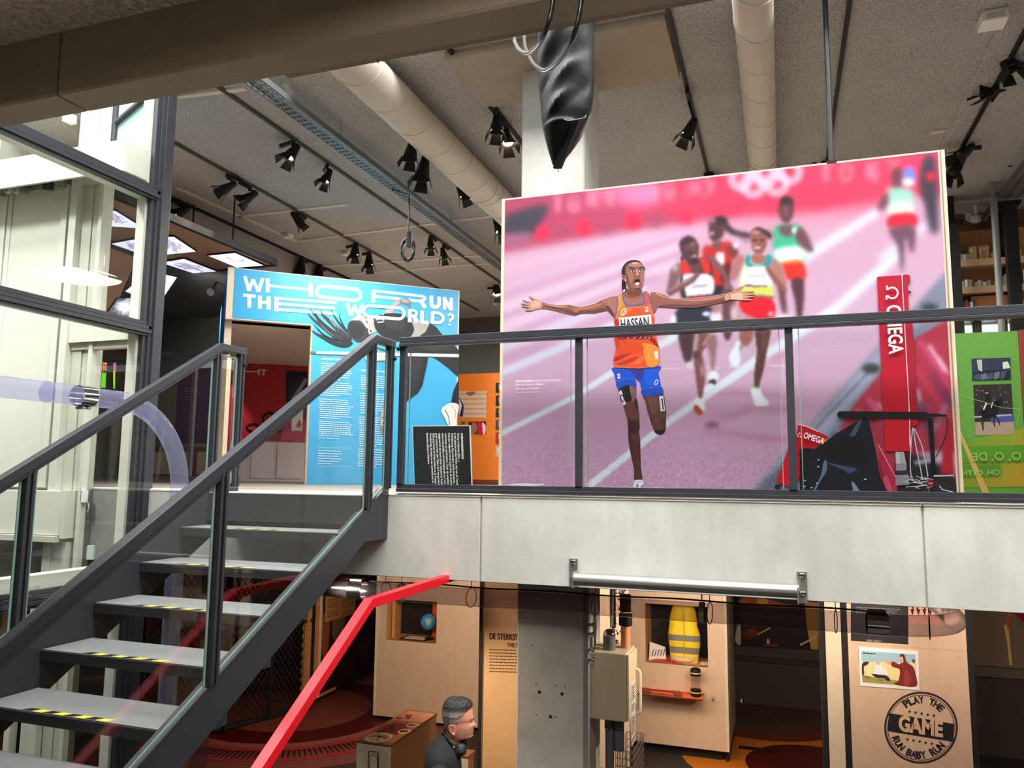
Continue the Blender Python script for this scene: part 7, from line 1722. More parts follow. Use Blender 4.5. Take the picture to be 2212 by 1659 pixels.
# sharp lane lines
W1 = (216, 226, 240)
for (x0, y0, x1, y1, w0, w1, sg) in ((1270, 1052, 1446, 910, 15, 14, 1.4), (1446, 910, 1640, 775, 14, 20, 2.5), (1640, 775, 1800, 672, 18, 22, 4), (1780, 690, 1945, 545, 22, 20, 6), (1700, 580, 1900, 455, 22, 16, 7), (1084, 936, 1240, 858, 12, 11, 1.4), (1240, 858, 1330, 800, 11, 14, 2), (1420, 748, 1470, 722, 15, 16, 3), (1330, 800, 1420, 748, 14, 15, 2.5), (1900, 560, 2010, 480, 14, 12, 8)):
    cv.L([(x0, y0), (x1, y1)], [w0, w1], W1, sg, .95)
cv.L([(1430, 796), (1700, 790)], 1.6, (236, 214, 230), 1, .8)
# grey kerb running to the right edge
cv.P([(1610, 1075), (1860, 790), (2040, 590), (2080, 560), (2080, 660), (2030, 730), (1880, 900), (1720, 1075)], (122, 130, 152), 5, .95, False)
cv.P([(1610, 1075), (1780, 890), (1960, 680), (1990, 690), (1800, 920), (1660, 1075)], (170, 172, 196), 6, .8, False); cv.L([(1640, 1075), (1780, 905), (1880, 800)], 4, (70, 74, 90), 3, .7)
cv.E(1882, 796, 20, 11, (58, 66, 68), 4); cv.E(2008, 664, 20, 9, (56, 62, 70), 5); cv.P([(1610, 1075), (1690, 1000), (1720, 1000), (1720, 1075)], (96, 100, 124), 4, .8, False)
# boarding to the right, pink and red streaks
cv.P(M(fH, [(40, 960), (120, 830), (270, 650), (470, 450), (640, 350), (700, 350), (700, 1100), (40, 1100)]), (176, 52, 74), 3, 1, False)
cv.P([(1800, 1075), (1890, 880), (1960, 860), (2000, 1075)], (170, 50, 72), 3, 1, False)
for p, w, c, a in (([(490, 460), (700, 800)], 30, (206, 74, 128), .8), ([(545, 490), (640, 640)], 24, (240, 180, 206), .95), ([(600, 560), (660, 660)], 14, (250, 210, 226), .8), ([(560, 640), (680, 860)], 60, (140, 50, 84), .7), ([(190, 790), (290, 940)], 20, (226, 90, 150), .8), ([(250, 820), (280, 860)], 22, (240, 200, 214), .8), ([(480, 740), (500, 840)], 20, (226, 200, 214), .9), ([(470, 620), (660, 900)], 22, (214, 60, 84), .8), ([(130, 840), (250, 960)], 16, (206, 90, 110), .7), ([(640, 740), (660, 830)], 26, (110, 54, 96), .8)): cv.L(M(fH, p), w*.378, c, 4, a)
for p, w, c, a in (([(600, 60), (860, 580)], 22, (200, 84, 120), .7), ([(690, 0), (780, 160)], 18, (230, 100, 160), .8), ([(650, 40), (850, 490)], 20, (150, 44, 66), .8), ([(760, 300), (850, 545)], 18, (214, 60, 84), .8), ([(1000, 20), (1090, 300)], 60, (110, 64, 104), .7), ([(1090, 200), (1170, 30)], 34, (150, 150, 180), .6), ([(1080, 350), (1180, 330)], 26, (190, 190, 206), .8)): cv.L(M(fG, p), w*.3465, c, 4, a)
cv.P(M(fG, [(900, 340), (1210, 470), (1210, 640), (800, 640), (850, 540)]), (34, 32, 40), 5, .95); cv.P(M(fG, [(1140, 320), (1200, 110), (1215, 480), (1130, 478)]), (178, 24, 42), 3, .95, False)
cv.L(M(fG, [(970, 405), (1140, 375)]), 9, (206, 204, 214), 3, .8)
# distant runners, blurred
DK, DK2, SKB = (86, 56, 66), (64, 44, 54), (124, 84, 84)
def R_(f, pts, c, sg, a=1.0): cv.P(M(f, pts), c, sg, a)
# far right pair
R_(fJ, [(1100, 60), (1170, 40), (1185, 200), (1190, 430), (1150, 440), (1120, 330), (1090, 230)], (64, 52, 68), 7); cv.E(*fJ(1150, 150), 12, 10, (214, 30, 58), 5)
R_(fJ, [(935, 130), (965, 95), (1000, 110), (1010, 170), (990, 220), (950, 220)], (110, 60, 72), 6); R_(fJ, [(920, 220), (960, 210), (1040, 215), (1065, 260), (1055, 340), (930, 350)], (150, 206, 190), 6); R_(fJ, [(930, 280), (1055, 280), (1055, 345), (930, 350)], (216, 222, 206), 6, .85)
R_(fJ, [(920, 240), (890, 250), (868, 320), (900, 325), (925, 290)], (106, 68, 84), 6); R_(fJ, [(1060, 250), (1110, 290), (1110, 340), (1070, 330)], (200, 160, 190), 6, .8); cv.E(*fJ(1035, 145), 14, 20, (110, 130, 226), 5); cv.E(*fJ(1030, 180), 13, 9, (230, 226, 240), 5)
R_(fJ, [(935, 355), (1060, 345), (1070, 410), (930, 420)], (224, 36, 58), 4); R_(fJ, [(935, 420), (1065, 412), (1060, 540), (1040, 545), (1020, 470), (1010, 560), (1002, 650), (990, 630), (975, 520), (945, 470)], (112, 74, 92), 5)
# green vest runner
R_(fE, [(940, 20), (980, -30), (1040, -20), (1055, 40), (1035, 110), (1000, 150), (965, 120), (945, 70)], (92, 54, 62), 4); cv.E(*fE(1000, -20), 15, 11, (52, 40, 48), 4); cv.E(*fE(995, 50), 8, 14, (130, 80, 84), 4, .8)
R_(fE, [(900, 190), (950, 150), (1000, 160), (1060, 140), (1110, 190), (1120, 330), (1120, 420), (930, 430), (905, 330)], (70, 178, 142), 4); R_(fE, [(950, 160), (1040, 155), (1060, 220), (1000, 240), (950, 210)], (110, 72, 74), 4, .9); R_(fE, [(920, 330), (1110, 310), (1120, 410), (940, 420)], (226, 232, 226), 4); cv.E(*fE(1060, 195), 7, 8, (210, 236, 230), 3)
R_(fE, [(1090, 170), (1130, 190), (1190, 320), (1170, 350), (1110, 310), (1060, 240)], (112, 70, 76), 4); R_(fE, [(850, 190), (900, 190), (905, 260), (870, 260)], (180, 120, 130), 5, .7)
R_(fE, [(975, 430), (1115, 420), (1130, 550), (1010, 550), (980, 490)], (240, 48, 40), 3.5); cv.L(M(fE, [(980, 425), (1110, 418)]), 4, (240, 150, 50), 3)
R_(fE, [(1030, 555), (1125, 555), (1110, 830), (1080, 850), (1060, 700)], (84, 52, 60), 3.5); R_(fE, [(940, 560), (985, 600), (1000, 790), (985, 810), (950, 700)], (92, 56, 64), 4); cv.E(*fE(980, 830), 16, 9, (224, 224, 236), 4); cv.E(*fE(1085, 900), 12, 9, (226, 226, 238), 4)
# red vest with swinging hair
R_(fE, [(510, 105), (570, 130), (620, 190), (740, 215), (740, 250), (650, 230), (590, 215), (540, 170)], (54, 42, 50), 4); cv.L(M(fE, [(560, 170), (680, 240), (720, 280)]), 5, (66, 52, 60), 4, .8)
R_(fE, [(440, 130), (475, 100), (530, 100), (560, 150), (545, 220), (510, 270), (460, 270), (440, 220)], (86, 52, 60), 3.5); cv.E(*fE(465, 120), 7, 6, (170, 130, 140), 3, .8); cv.E(*fE(462, 213), 4.5, 3, (206, 188, 188), 2.5); cv.E(*fE(530, 120), 12, 9, (48, 38, 44), 4)
R_(fE, [(400, 310), (470, 300), (560, 270), (620, 300), (640, 360), (610, 420), (560, 600), (460, 600), (400, 420)], (196, 44, 44), 3.5); R_(fE, [(470, 280), (530, 270), (520, 330), (470, 330)], (120, 74, 72), 3); R_(fE, [(560, 320), (630, 310), (650, 370), (620, 400)], (110, 62, 66), 4); R_(fE, [(560, 430), (600, 430), (590, 560), (520, 560)], (92, 34, 42), 4)
R_(fE, [(490, 360), (545, 355), (550, 430), (500, 440)], (224, 222, 232), 3); cv.E(*fE(632, 300), 6, 7, (224, 214, 228), 3); cv.L(M(fE, [(410, 385), (480, 420), (540, 490), (600, 620)]), [14, 14, 11, 9], (116, 88, 92), 3)
R_(fE, [(470, 600), (560, 600), (520, 680), (470, 690)], (40, 34, 46), 4); R_(fE, [(540, 620), (640, 640), (620, 760), (600, 880), (540, 860)], (96, 60, 66), 4); R_(fE, [(600, 720), (660, 740), (690, 800), (660, 870), (610, 860)], (170, 130, 142), 5, .8); cv.E(*fE(620, 790), 6, 14, (226, 206, 216), 4, .8)
# black vest runner
R_(fE, [(225, 290), (245, 250), (300, 232), (345, 260), (368, 320), (350, 400), (310, 430), (260, 400), (235, 340)], (70, 44, 52), 2.6); R_(fE, [(260, 300), (340, 290), (360, 330), (350, 390), (310, 410), (270, 370)], (102, 62, 64), 2.6); cv.E(*fE(335, 380), 4.5, 2, (200, 180, 176), 2); cv.E(*fE(300, 355), 8, 3, (56, 34, 40), 2, .8); cv.E(*fE(325, 290), 7, 4, (150, 110, 110), 3, .8); cv.L(M(fE, [(245, 380), (248, 420)]), 5, (44, 36, 44), 2)
R_(fE, [(235, 430), (300, 410), (380, 390), (450, 420), (465, 560), (460, 680), (300, 690), (240, 680), (230, 540)], (56, 40, 50), 2.8); R_(fE, [(235, 430), (275, 410), (320, 490), (300, 520), (240, 515)], (226, 48, 42), 2.4); R_(fE, [(370, 395), (430, 400), (450, 500), (400, 490), (380, 440)], (226, 48, 42), 2.4); R_(fE, [(280, 430), (340, 440), (380, 420), (385, 480), (330, 500)], (104, 66, 66), 2.6)
R_(fE, [(250, 520), (320, 505), (460, 520), (465, 650), (300, 672), (270, 640)], (226, 222, 234), 2.2); cv.L(M(fE, [(320, 600), (425, 590)]), 6, (150, 150, 164), 1.6, .7); cv.L(M(fE, [(300, 676), (440, 662)]), 5, (140, 36, 54), 2)
R_(fE, [(170, 460), (220, 430), (240, 470), (215, 560), (180, 620), (140, 620), (150, 540)], (126, 88, 92), 2.8); cv.L(M(fE, [(140, 650), (230, 600), (320, 550), (375, 490)]), [15, 14, 12, 9], (112, 74, 76), 2.4); cv.L(M(fE, [(150, 630), (240, 580), (320, 536)]), 4, (190, 160, 172), 2.4, .7); cv.E(*fE(195, 460), 7, 9, (214, 196, 212), 4, .7)
R_(fE, [(215, 760), (460, 740), (470, 860), (360, 880), (210, 885)], (44, 44, 62), 3); cv.E(*fE(420, 795), 9, 5, (206, 210, 226), 2); cv.E(*fE(485, 815), 13, 13, (220, 216, 232), 3); cv.E(*fE(185, 835), 6, 11, (226, 226, 238), 3); R_(fE, [(470, 700), (520, 710), (520, 780), (460, 790)], (160, 110, 112), 4, .8)
# front smiling runner, teal and yellow
R_(fE, [(735, 220), (760, 180), (810, 175), (855, 210), (860, 280), (830, 350), (790, 370), (755, 330), (740, 270)], (142, 86, 80), 2.4); R_(fE, [(745, 205), (790, 172), (850, 190), (890, 220), (880, 260), (850, 230), (800, 195)], (70, 48, 54), 2.4); cv.E(*fE(790, 318), 7, 2.6, (226, 204, 196), 1.8); cv.E(*fE(770, 265), 5, 2.4, (70, 40, 44), 1.6); cv.E(*fE(820, 262), 5, 2.4, (70, 40, 44), 1.6); cv.E(*fE(775, 205), 9, 4, (206, 150, 146), 3, .8); cv.E(*fE(760, 300), 5, 4, (190, 124, 112), 3, .7)
R_(fE, [(690, 390), (740, 360), (790, 420), (850, 370), (900, 390), (910, 480), (890, 600), (890, 680), (670, 690), (660, 600), (670, 470)], (216, 220, 176), 2.6); R_(fE, [(700, 385), (735, 365), (745, 430), (820, 440), (850, 370), (895, 380), (890, 450), (860, 465), (740, 465), (700, 430)], (40, 150, 160), 2.4); R_(fE, [(745, 370), (840, 370), (840, 420), (790, 440), (750, 420)], (160, 104, 96), 2.4)
R_(fE, [(700, 470), (880, 460), (890, 590), (700, 590)], (224, 226, 236), 2); cv.L(M(fE, [(715, 525), (850, 518)]), 8, (196, 198, 212), 2, .8); cv.L(M(fE, [(700, 594), (860, 597)]), 4, (110, 40, 56), 1.8); R_(fE, [(680, 610), (890, 605), (890, 660), (800, 650), (680, 650)], (206, 214, 90), 2.6)
R_(fE, [(690, 660), (890, 665), (890, 690), (690, 690)], (150, 90, 70), 2.4); R_(fE, [(620, 400), (680, 370), (700, 400), (670, 480), (640, 540), (600, 560), (590, 520)], (172, 112, 112), 3.4); R_(fE, [(890, 400), (930, 410), (980, 480), (1000, 600), (970, 620), (930, 560), (890, 470)], (176, 118, 110), 3); R_(fE, [(845, 460), (880, 455), (910, 500), (960, 570), (1000, 620), (985, 640), (900, 560)], (140, 84, 80), 2.6)
R_(fE, [(665, 700), (890, 685), (905, 830), (770, 835), (690, 790)], (228, 24, 44), 2.4); cv.E(*fE(885, 795), 6, 6, (236, 170, 190), 3); R_(fE, [(700, 800), (770, 830), (760, 860), (690, 860)], (190, 130, 124), 3)
# legs below the rail
R_(fF, [(190, 100), (340, 110), (320, 300), (290, 390), (260, 400), (220, 300)], (78, 50, 56), 2.6); cv.E(*fF(290, 408), 9, 8, (206, 196, 210), 2.4)
R_(fF, [(360, 130), (470, 120), (440, 240), (400, 300), (430, 480), (400, 700), (375, 710), (345, 540), (325, 350), (330, 290)], (122, 76, 74), 2.2); cv.L(M(fF, [(350, 140), (335, 280)]), 10, (196, 176, 196), 3, .7); cv.L(M(fF, [(480, 130), (410, 230)]), 7, (206, 160, 158), 2.4, .8); R_(fF, [(400, 390), (420, 450), (410, 520), (385, 460)], (200, 160, 170), 3, .7); cv.E(*fF(350, 320), 8, 9, (92, 58, 62), 2.4)
R_(fF, [(440, 170), (520, 130), (530, 260), (510, 420), (500, 470), (485, 460), (470, 330)], (150, 108, 112), 3); cv.E(*fF(500, 510), 12, 13, (228, 232, 240), 2.6); R_(fF, [(470, 545), (510, 535), (530, 570), (495, 590), (460, 575)], (56, 46, 50), 2); R_(fF, [(420, 610), (480, 570), (510, 600), (440, 660), (420, 660)], (224, 230, 240), 2)
R_(fF, [(360, 710), (410, 715), (425, 800), (395, 830), (340, 760), (330, 740)], (228, 230, 238), 2); R_(fF, [(325, 770), (360, 770), (405, 820), (395, 855), (350, 845), (330, 810)], (176, 72, 44), 1.8)
R_(fF, [(580, 30), (670, 20), (660, 150), (630, 190), (600, 160)], (94, 54, 56), 2.6); R_(fF, [(745, 90), (860, 80), (840, 200), (780, 240), (740, 200)], (150, 92, 84), 2.6); R_(fF, [(715, 190), (740, 210), (735, 290), (740, 380), (720, 420), (670, 420), (640, 340), (680, 260)], (224, 230, 240), 2.4); R_(fF, [(730, 230), (760, 240), (745, 285)], (90, 140, 70), 2.4)
R_(fF, [(880, 80), (1010, 70), (980, 280), (960, 400), (920, 560), (900, 620), (865, 610), (870, 460), (890, 280)], (84, 56, 52), 2); cv.L(M(fF, [(960, 100), (950, 280)]), 12, (112, 74, 66), 3, .7); R_(fF, [(840, 620), (915, 620), (940, 680), (995, 740), (980, 770), (880, 770), (850, 690)], (230, 234, 242), 1.8); cv.L(M(fF, [(850, 608), (915, 618)]), 4, (130, 214, 110), 1.6)
# speckle of the rubber track near the bottom edge
rs_ = np.random.RandomState(5); sp_ = rs_.randn(cv.h, cv.w)
wgt = np.clip((ty-.74)/.25, 0, 1)*(1-np.clip((tx-.62)/.05, 0, 1)); cv.a += (sp_*16*wgt)[..., None]
# put it on a fine mesh
NX, NY = 440, 330
gx = np.linspace(PWX0, PWX1, NX+1); gz = np.linspace(FU+.004, PWZ1, NY+1); GX, GZ = np.meshgrid(gx, gz)
V = np.stack([GX, np.full_like(GX, YP-.0005), GZ], -1)
cr, cu, cf = (V@np.array(CR)), (V@np.array(CU)), (V@np.array(_f))
ipx, ipy = 1106+FPX*cr/cf, 829.5-FPX*cu/cf
u = np.clip((ipx-cv.x0)/cv.q, 0, cv.w-1.001); v = np.clip((ipy-cv.y0)/cv.q, 0, cv.h-1.001); iu, iv = u.astype(int), v.astype(int); fu_, fv_ = (u-iu)[..., None], (v-iv)[..., None]
cc4 = cv.a[iv, iu]*(1-fu_)*(1-fv_)+cv.a[iv, iu+1]*fu_*(1-fv_)+cv.a[iv+1, iu]*(1-fu_)*fv_+cv.a[iv+1, iu+1]*fu_*fv_
cc4 = np.clip(cc4, 0, 255)/255.0; cl = np.where(cc4 <= .04045, cc4/12.92, ((cc4+.055)/1.055)**2.4)*PK
me = bpy.data.meshes.new('photo_print'); nV = (NX+1)*(NY+1); me.vertices.add(nV); me.vertices.foreach_set('co', (V-np.array(PW.location)).astype('f').ravel())
ii, jj = np.meshgrid(np.arange(NX), np.arange(NY)); a_ = (jj*(NX+1)+ii).ravel(); quads = np.stack([a_, a_+1, a_+NX+2, a_+NX+1], -1)
me.loops.add(quads.size); me.polygons.add(len(quads)); me.loops.foreach_set('vertex_index', quads.ravel().astype('i')); me.polygons.foreach_set('loop_start', np.arange(0, quads.size, 4, dtype='i'))
me.update(calc_edges=True); at = me.color_attributes.new('ink', 'FLOAT_COLOR', 'POINT'); at.data.foreach_set('color', np.concatenate([cl, np.ones(cl.shape[:2]+(1,))], -1).astype('f').ravel())
M_PHOTO = attrmat('photo_ink', .45, spec=.25); me.materials.append(M_PHOTO)
o = bpy.data.objects.new('photo_print', me); COL.objects.link(o); o.parent = PW

# the sharp runner
rn = Print(PPL, .0015, .00004)
class Ink(Print):
    def build(s, *a, **k):
        s.mb.c = [(r_*PK, g_*PK, b_*PK, 1) for r_, g_, b_, _a in s.mb.c]; return super().build(*a, **k)
rn.__class__ = Ink
fA = lambda x, y: (1300+x*.21, 540+y*.21); fB = lambda x, y: (1300+x*.21, 700+y*.21); fC = lambda x, y: (1310+x*.2207, 860+y*.2207); fD = lambda x, y: (1110+x*.189, 600+y*.189); fK = lambda x, y: (1480+x*.1417, 590+y*.1417)
def r(f, pts, c, sm=True, n=4): rn.P(M(f, pts), c, smooth=sm, n=n)
S1, S2, S3, S4, S5 = (176, 118, 96), (146, 92, 76), (112, 68, 60), (78, 46, 44), (216, 166, 146)
# legs
r(fC, [(172, 60), (230, 40), (290, 0), (310, 70), (322, 200), (326, 300), (318, 330), (330, 400), (334, 520), (338, 680), (350, 800), (275, 810), (270, 700), (240, 560), (216, 420), (210, 280), (200, 180), (170, 90)], S4)
r(fC, [(250, 20), (300, 40), (318, 180), (300, 230), (250, 220), (215, 130)], (92, 60, 58)); r(fC, [(225, 140), (245, 150), (256, 205), (240, 200)], (176, 140, 136)); r(fC, [(225, 240), (300, 235), (305, 330), (250, 340), (225, 300)], (66, 40, 40)); r(fC, [(250, 350), (315, 360), (318, 440), (270, 420)], (98, 56, 50)); r(fC, [(270, 430), (320, 450), (325, 640), (330, 760), (290, 770), (290, 600)], (88, 50, 46)); r(fC, [(180, 60), (230, 55), (240, 100), (215, 120), (185, 90)], (126, 74, 62))
r(fC, [(365, 0), (400, -20), (520, -10), (560, 0), (578, 120), (582, 290), (560, 345), (520, 358), (470, 330), (440, 240), (415, 150), (405, 60)], (98, 62, 54)); r(fC, [(480, 310), (530, 318), (580, 290), (565, 340), (525, 358), (480, 335)], (46, 30, 32)); r(fC, [(440, 20), (500, 10), (520, 100), (500, 220), (460, 180)], (118, 76, 66)); r(fC, [(530, 140), (578, 140), (580, 260), (545, 270)], (84, 50, 46)); r(fC, [(415, 150), (435, 170), (450, 260), (440, 250)], (60, 40, 40))
r(fC, [(275, 810), (295, 800), (355, 805), (362, 850), (352, 893), (262, 893), (268, 850)], (232, 230, 238)); r(fC, [(290, 850), (310, 838), (315, 865), (295, 872)], (170, 110, 130)); r(fC, [(330, 875), (358, 850), (350, 892), (335, 886)], (90, 88, 96)); r(fC, [(280, 815), (352, 808), (350, 822), (285, 830)], (206, 206, 220))
r(fB, [(165, 660), (240, 640), (340, 620), (355, 700), (355, 770), (376, 880), (380, 960), (260, 960), (230, 830)], S3); r(fB, [(290, 650), (340, 640), (350, 740), (330, 800), (300, 780)], (140, 96, 88)); r(fB, [(430, 730), (620, 720), (650, 830), (655, 960), (500, 960), (450, 800)], (104, 66, 58)); r(fB, [(470, 750), (560, 745), (580, 860), (520, 930), (490, 840)], (126, 82, 72)); r(fB, [(345, 770), (372, 850), (360, 870), (335, 810)], (70, 42, 40))
r(fB, [(180, 640), (270, 625), (290, 690), (308, 780), (260, 802), (235, 790), (200, 700)], (34, 32, 34)); rn.line(M(fB, [(215, 650), (245, 790)]), .8, (60, 58, 58))
r(fB, [(176, 700), (200, 680), (250, 822), (224, 838)], (232, 232, 238), False); rn.ring(*fB(212, 765), 3.2, 8, 2.0, (30, 30, 36), 20, rot=-.3); r(fB, [(590, 742), (632, 740), (652, 894), (604, 898)], (232, 232, 238), False); rn.line(M(fB, [(620, 765), (632, 880)]), 2.6, (34, 36, 60)); rn.line(M(fB, [(620, 765), (612, 785)]), 1.6, (34, 36, 60))
# shorts
r(fB, [(134, 440), (580, 425), (582, 500), (600, 580), (622, 700), (625, 728), (440, 742), (420, 720), (400, 640), (385, 590), (350, 550), (355, 660), (300, 630), (240, 632), (170, 668), (145, 590), (132, 520)], (32, 84, 206)); r(fB, [(300, 470), (430, 465), (420, 560), (385, 590), (350, 552), (330, 520)], (52, 60, 150)); r(fB, [(440, 520), (540, 470), (580, 480), (560, 600), (470, 640)], (28, 92, 226)); r(fB, [(150, 600), (250, 560), (345, 575), (352, 655), (300, 630), (240, 632), (172, 668)], (30, 78, 196)); r(fB, [(415, 672), (600, 640), (622, 725), (440, 742)], (36, 80, 190))
rn.line(M(fB, [(148, 598), (240, 560), (345, 572)]), .7, (90, 130, 220)); rn.line(M(fB, [(410, 670), (610, 640)]), .7, (100, 140, 226)); r(fB, [(160, 515), (188, 510), (190, 560), (164, 562)], (226, 226, 234), False); rn.disc(*fB(176, 535), 1.6, 2, (150, 80, 80), 8); rn.ring(*fB(562, 600), 3.2, 5.4, 1.6, (228, 232, 240), 16, rot=.45); rn.disc(*fB(562, 604), 1.2, 2, (32, 84, 206), 8)
# arms
r(fD, [(320, 285), (400, 300), (520, 315), (640, 312), (760, 335), (920, 295), (1040, 235), (1130, 218), (1190, 222), (1200, 330), (1160, 470), (1130, 440), (1060, 375), (930, 405), (820, 405), (750, 412), (700, 430), (620, 415), (480, 380), (360, 355), (318, 348)], S2)
r(fD, [(1000, 270), (1080, 235), (1180, 225), (1190, 300), (1170, 420), (1120, 370), (1060, 310)], (166, 112, 98)); r(fD, [(1050, 320), (1100, 340), (1150, 440), (1130, 440), (1080, 375)], (92, 58, 54)); r(fD, [(340, 330), (480, 365), (620, 405), (700, 428), (760, 408), (930, 400), (1060, 372), (1050, 340), (900, 370), (760, 375), (690, 380), (560, 350), (400, 325)], S3)
r(fD, [(330, 292), (420, 308), (540, 322), (620, 330), (560, 342), (420, 325)], (186, 134, 118)); r(fD, [(690, 340), (820, 340), (960, 300), (1010, 300), (920, 340), (760, 365)], (176, 122, 104)); rn.line(M(fD, [(760, 335), (840, 318), (920, 296), (1010, 248), (1090, 222)]), 1.0, (240, 214, 208)); r(fD, [(660, 350), (720, 345), (760, 370), (700, 400)], (160, 108, 92))
r(fD, [(325, 285), (270, 250), (235, 235), (195, 215), (175, 212), (185, 232), (230, 262), (180, 275), (110, 255), (105, 262), (160, 292), (85, 293), (90, 305), (165, 325), (95, 320), (100, 332), (180, 350), (132, 370), (150, 382), (200, 380), (260, 360), (325, 348)], (196, 146, 126), True, 2)
for p in ([(175, 214), (230, 262)], [(105, 260), (180, 290)], [(86, 298), (180, 325)], [(96, 330), (185, 350)], [(134, 376), (200, 380)]): rn.line(M(fD, p), 1.0, (104, 66, 62))
r(fD, [(230, 265), (290, 270), (310, 310), (260, 340), (210, 340), (200, 300)], (222, 172, 150)); rn.line(M(fD, [(215, 285), (240, 310), (235, 350)]), .6, (150, 100, 88)); rn.line(M(fD, [(322, 285), (326, 348)]), .8, (110, 70, 62))
r(fA, [(500, 450), (580, 440), (650, 460), (720, 500), (860, 518), (860, 590), (760, 598), (640, 590), (580, 580), (548, 640), (520, 600)], S2); r(fA, [(560, 520), (640, 540), (760, 570), (860, 560), (860, 592), (760, 598), (640, 590), (575, 580)], S3); r(fA, [(520, 460), (600, 455), (680, 490), (600, 500), (560, 520), (540, 580), (520, 520)], (166, 110, 94)); rn.line(M(fA, [(560, 442), (640, 456), (720, 495)]), .9, (236, 206, 198))
r(fE, [(5, 690), (60, 655), (150, 685), (300, 685), (430, 675), (580, 650), (590, 695), (480, 725), (340, 752), (200, 750), (70, 745), (40, 790)], S2); r(fE, [(70, 742), (200, 748), (340, 750), (480, 722), (580, 696), (570, 684), (460, 705), (330, 730), (180, 725)], S3); r(fE, [(150, 692), (300, 692), (430, 682), (560, 660), (480, 690), (330, 704)], (184, 130, 112)); rn.line(M(fE, [(60, 655), (150, 684), (300, 684), (430, 674), (575, 650)]), .8, (226, 190, 178)); rn.line(M(fE, [(300, 740), (330, 718)]), .7, (104, 64, 56))
r(fK, [(640, 310), (700, 290), (780, 240), (840, 210), (895, 190), (890, 205), (830, 262), (840, 280), (920, 275), (1045, 275), (1050, 290), (930, 302), (1060, 318), (1055, 335), (920, 345), (1045, 350), (1040, 366), (910, 385), (1000, 395), (995, 415), (920, 422), (860, 415), (680, 405), (620, 420), (600, 370)], (200, 148, 124), True, 2)
r(fK, [(700, 320), (790, 300), (860, 310), (880, 370), (840, 405), (720, 395), (690, 360)], (226, 176, 150)); r(fK, [(700, 295), (790, 240), (850, 212), (820, 262), (780, 300), (720, 320)], (180, 126, 106)); rn.line(M(fK, [(650, 320), (690, 345), (685, 400)]), .9, (90, 50, 44)); 
for p in ([(900, 300), (1045, 290)], [(905, 345), (1050, 334)], [(890, 388), (1040, 364)], [(840, 418), (990, 416)]): rn.line(M(fK, p), .7, (120, 76, 66))
# neck, vest
r(fA, [(200, 460), (240, 420), (260, 400), (400, 400), (420, 440), (450, 480), (450, 570), (240, 580), (210, 520)], S2); r(fA, [(250, 400), (330, 420), (395, 400), (400, 450), (340, 480), (270, 460)], S3); r(fA, [(230, 480), (300, 500), (420, 480), (430, 540), (330, 565), (250, 550)], (160, 106, 90)); rn.line(M(fA, [(230, 470), (300, 485), (340, 490), (420, 455)]), .6, (80, 46, 40)); rn.line(M(fA, [(310, 490), (315, 520), (330, 525), (338, 495)]), .7, (90, 50, 44)); rn.line(M(fA, [(340, 500), (400, 490)]), .8, (110, 66, 56))
OR1, OR2, OR3, OR4 = (244, 116, 42), (236, 84, 44), (206, 66, 40), (248, 146, 60)
r(fA, [(165, 470), (210, 450), (222, 520), (250, 578), (430, 566), (445, 520), (435, 430), (475, 440), (500, 540), (530, 640), (540, 800), (565, 900), (565, 960), (140, 960), (132, 720), (155, 640), (170, 560)], OR1, False); r(fA, [(250, 660), (330, 600), (440, 600), (520, 660), (530, 720), (180, 720)], OR2, False); r(fA, [(170, 470), (208, 455), (222, 540), (200, 600), (160, 620)], OR4); r(fA, [(440, 430), (475, 440), (495, 520), (460, 580), (440, 570)], OR2); r(fA, [(130, 720), (175, 710), (182, 810), (150, 820), (136, 800)], (190, 36, 44), False); r(fA, [(513, 690), (540, 690), (545, 800), (518, 805)], (226, 76, 46), False)
r(fB, [(135, 110), (560, 110), (568, 170), (592, 250), (580, 330), (582, 432), (380, 458), (130, 445), (124, 350), (150, 240)], OR2, False); r(fB, [(420, 200), (540, 220), (588, 250), (580, 420), (480, 440), (440, 330)], OR4); r(fB, [(160, 180), (300, 170), (430, 230), (400, 300), (260, 300), (170, 330)], (224, 78, 40)); r(fB, [(480, 145), (540, 150), (590, 245), (540, 210)], (150, 44, 40)); r(fB, [(128, 350), (200, 320), (310, 300), (260, 330), (180, 372), (128, 385)], (176, 46, 42)); r(fB, [(150, 410), (260, 370), (380, 330), (330, 380), (220, 420)], (196, 56, 40)); r(fB, [(330, 400), (420, 330), (450, 340), (380, 420)], (244, 110, 60)); r(fB, [(130, 110), (190, 110), (170, 220), (150, 240)], (206, 60, 44)); rn.line(M(fB, [(132, 443), (380, 455), (580, 430)]), 1.6, (246, 130, 50)); r(fB, [(540, 285), (575, 278), (582, 355), (552, 362)], (236, 232, 232), False); rn.ring(*fB(564, 308), 1.8, 2.2, .7, (120, 170, 190), 12)
r(fB, [(190, 135), (500, 120), (490, 148), (380, 160), (300, 150), (200, 162)], (120, 30, 50)); 
for x in (205, 260, 330, 390, 440, 480): rn.line(M(fB, [(x, 150), (x+18, 132)]), 1.2, (220, 200, 206))
BLU = (74, 100, 190)
rn.line(M(fA, [(212, 452), (222, 520), (250, 574), (330, 572), (430, 560), (446, 520), (432, 432)]), [2.4, 3, 3.4, 3, 3.4, 3.4, 2.6], BLU); rn.line(M(fA, [(162, 478), (166, 560), (152, 640), (132, 715)]), 2.0, (92, 92, 180)); rn.line(M(fA, [(480, 445), (500, 530), (535, 640)]), 2.4, (84, 90, 180))
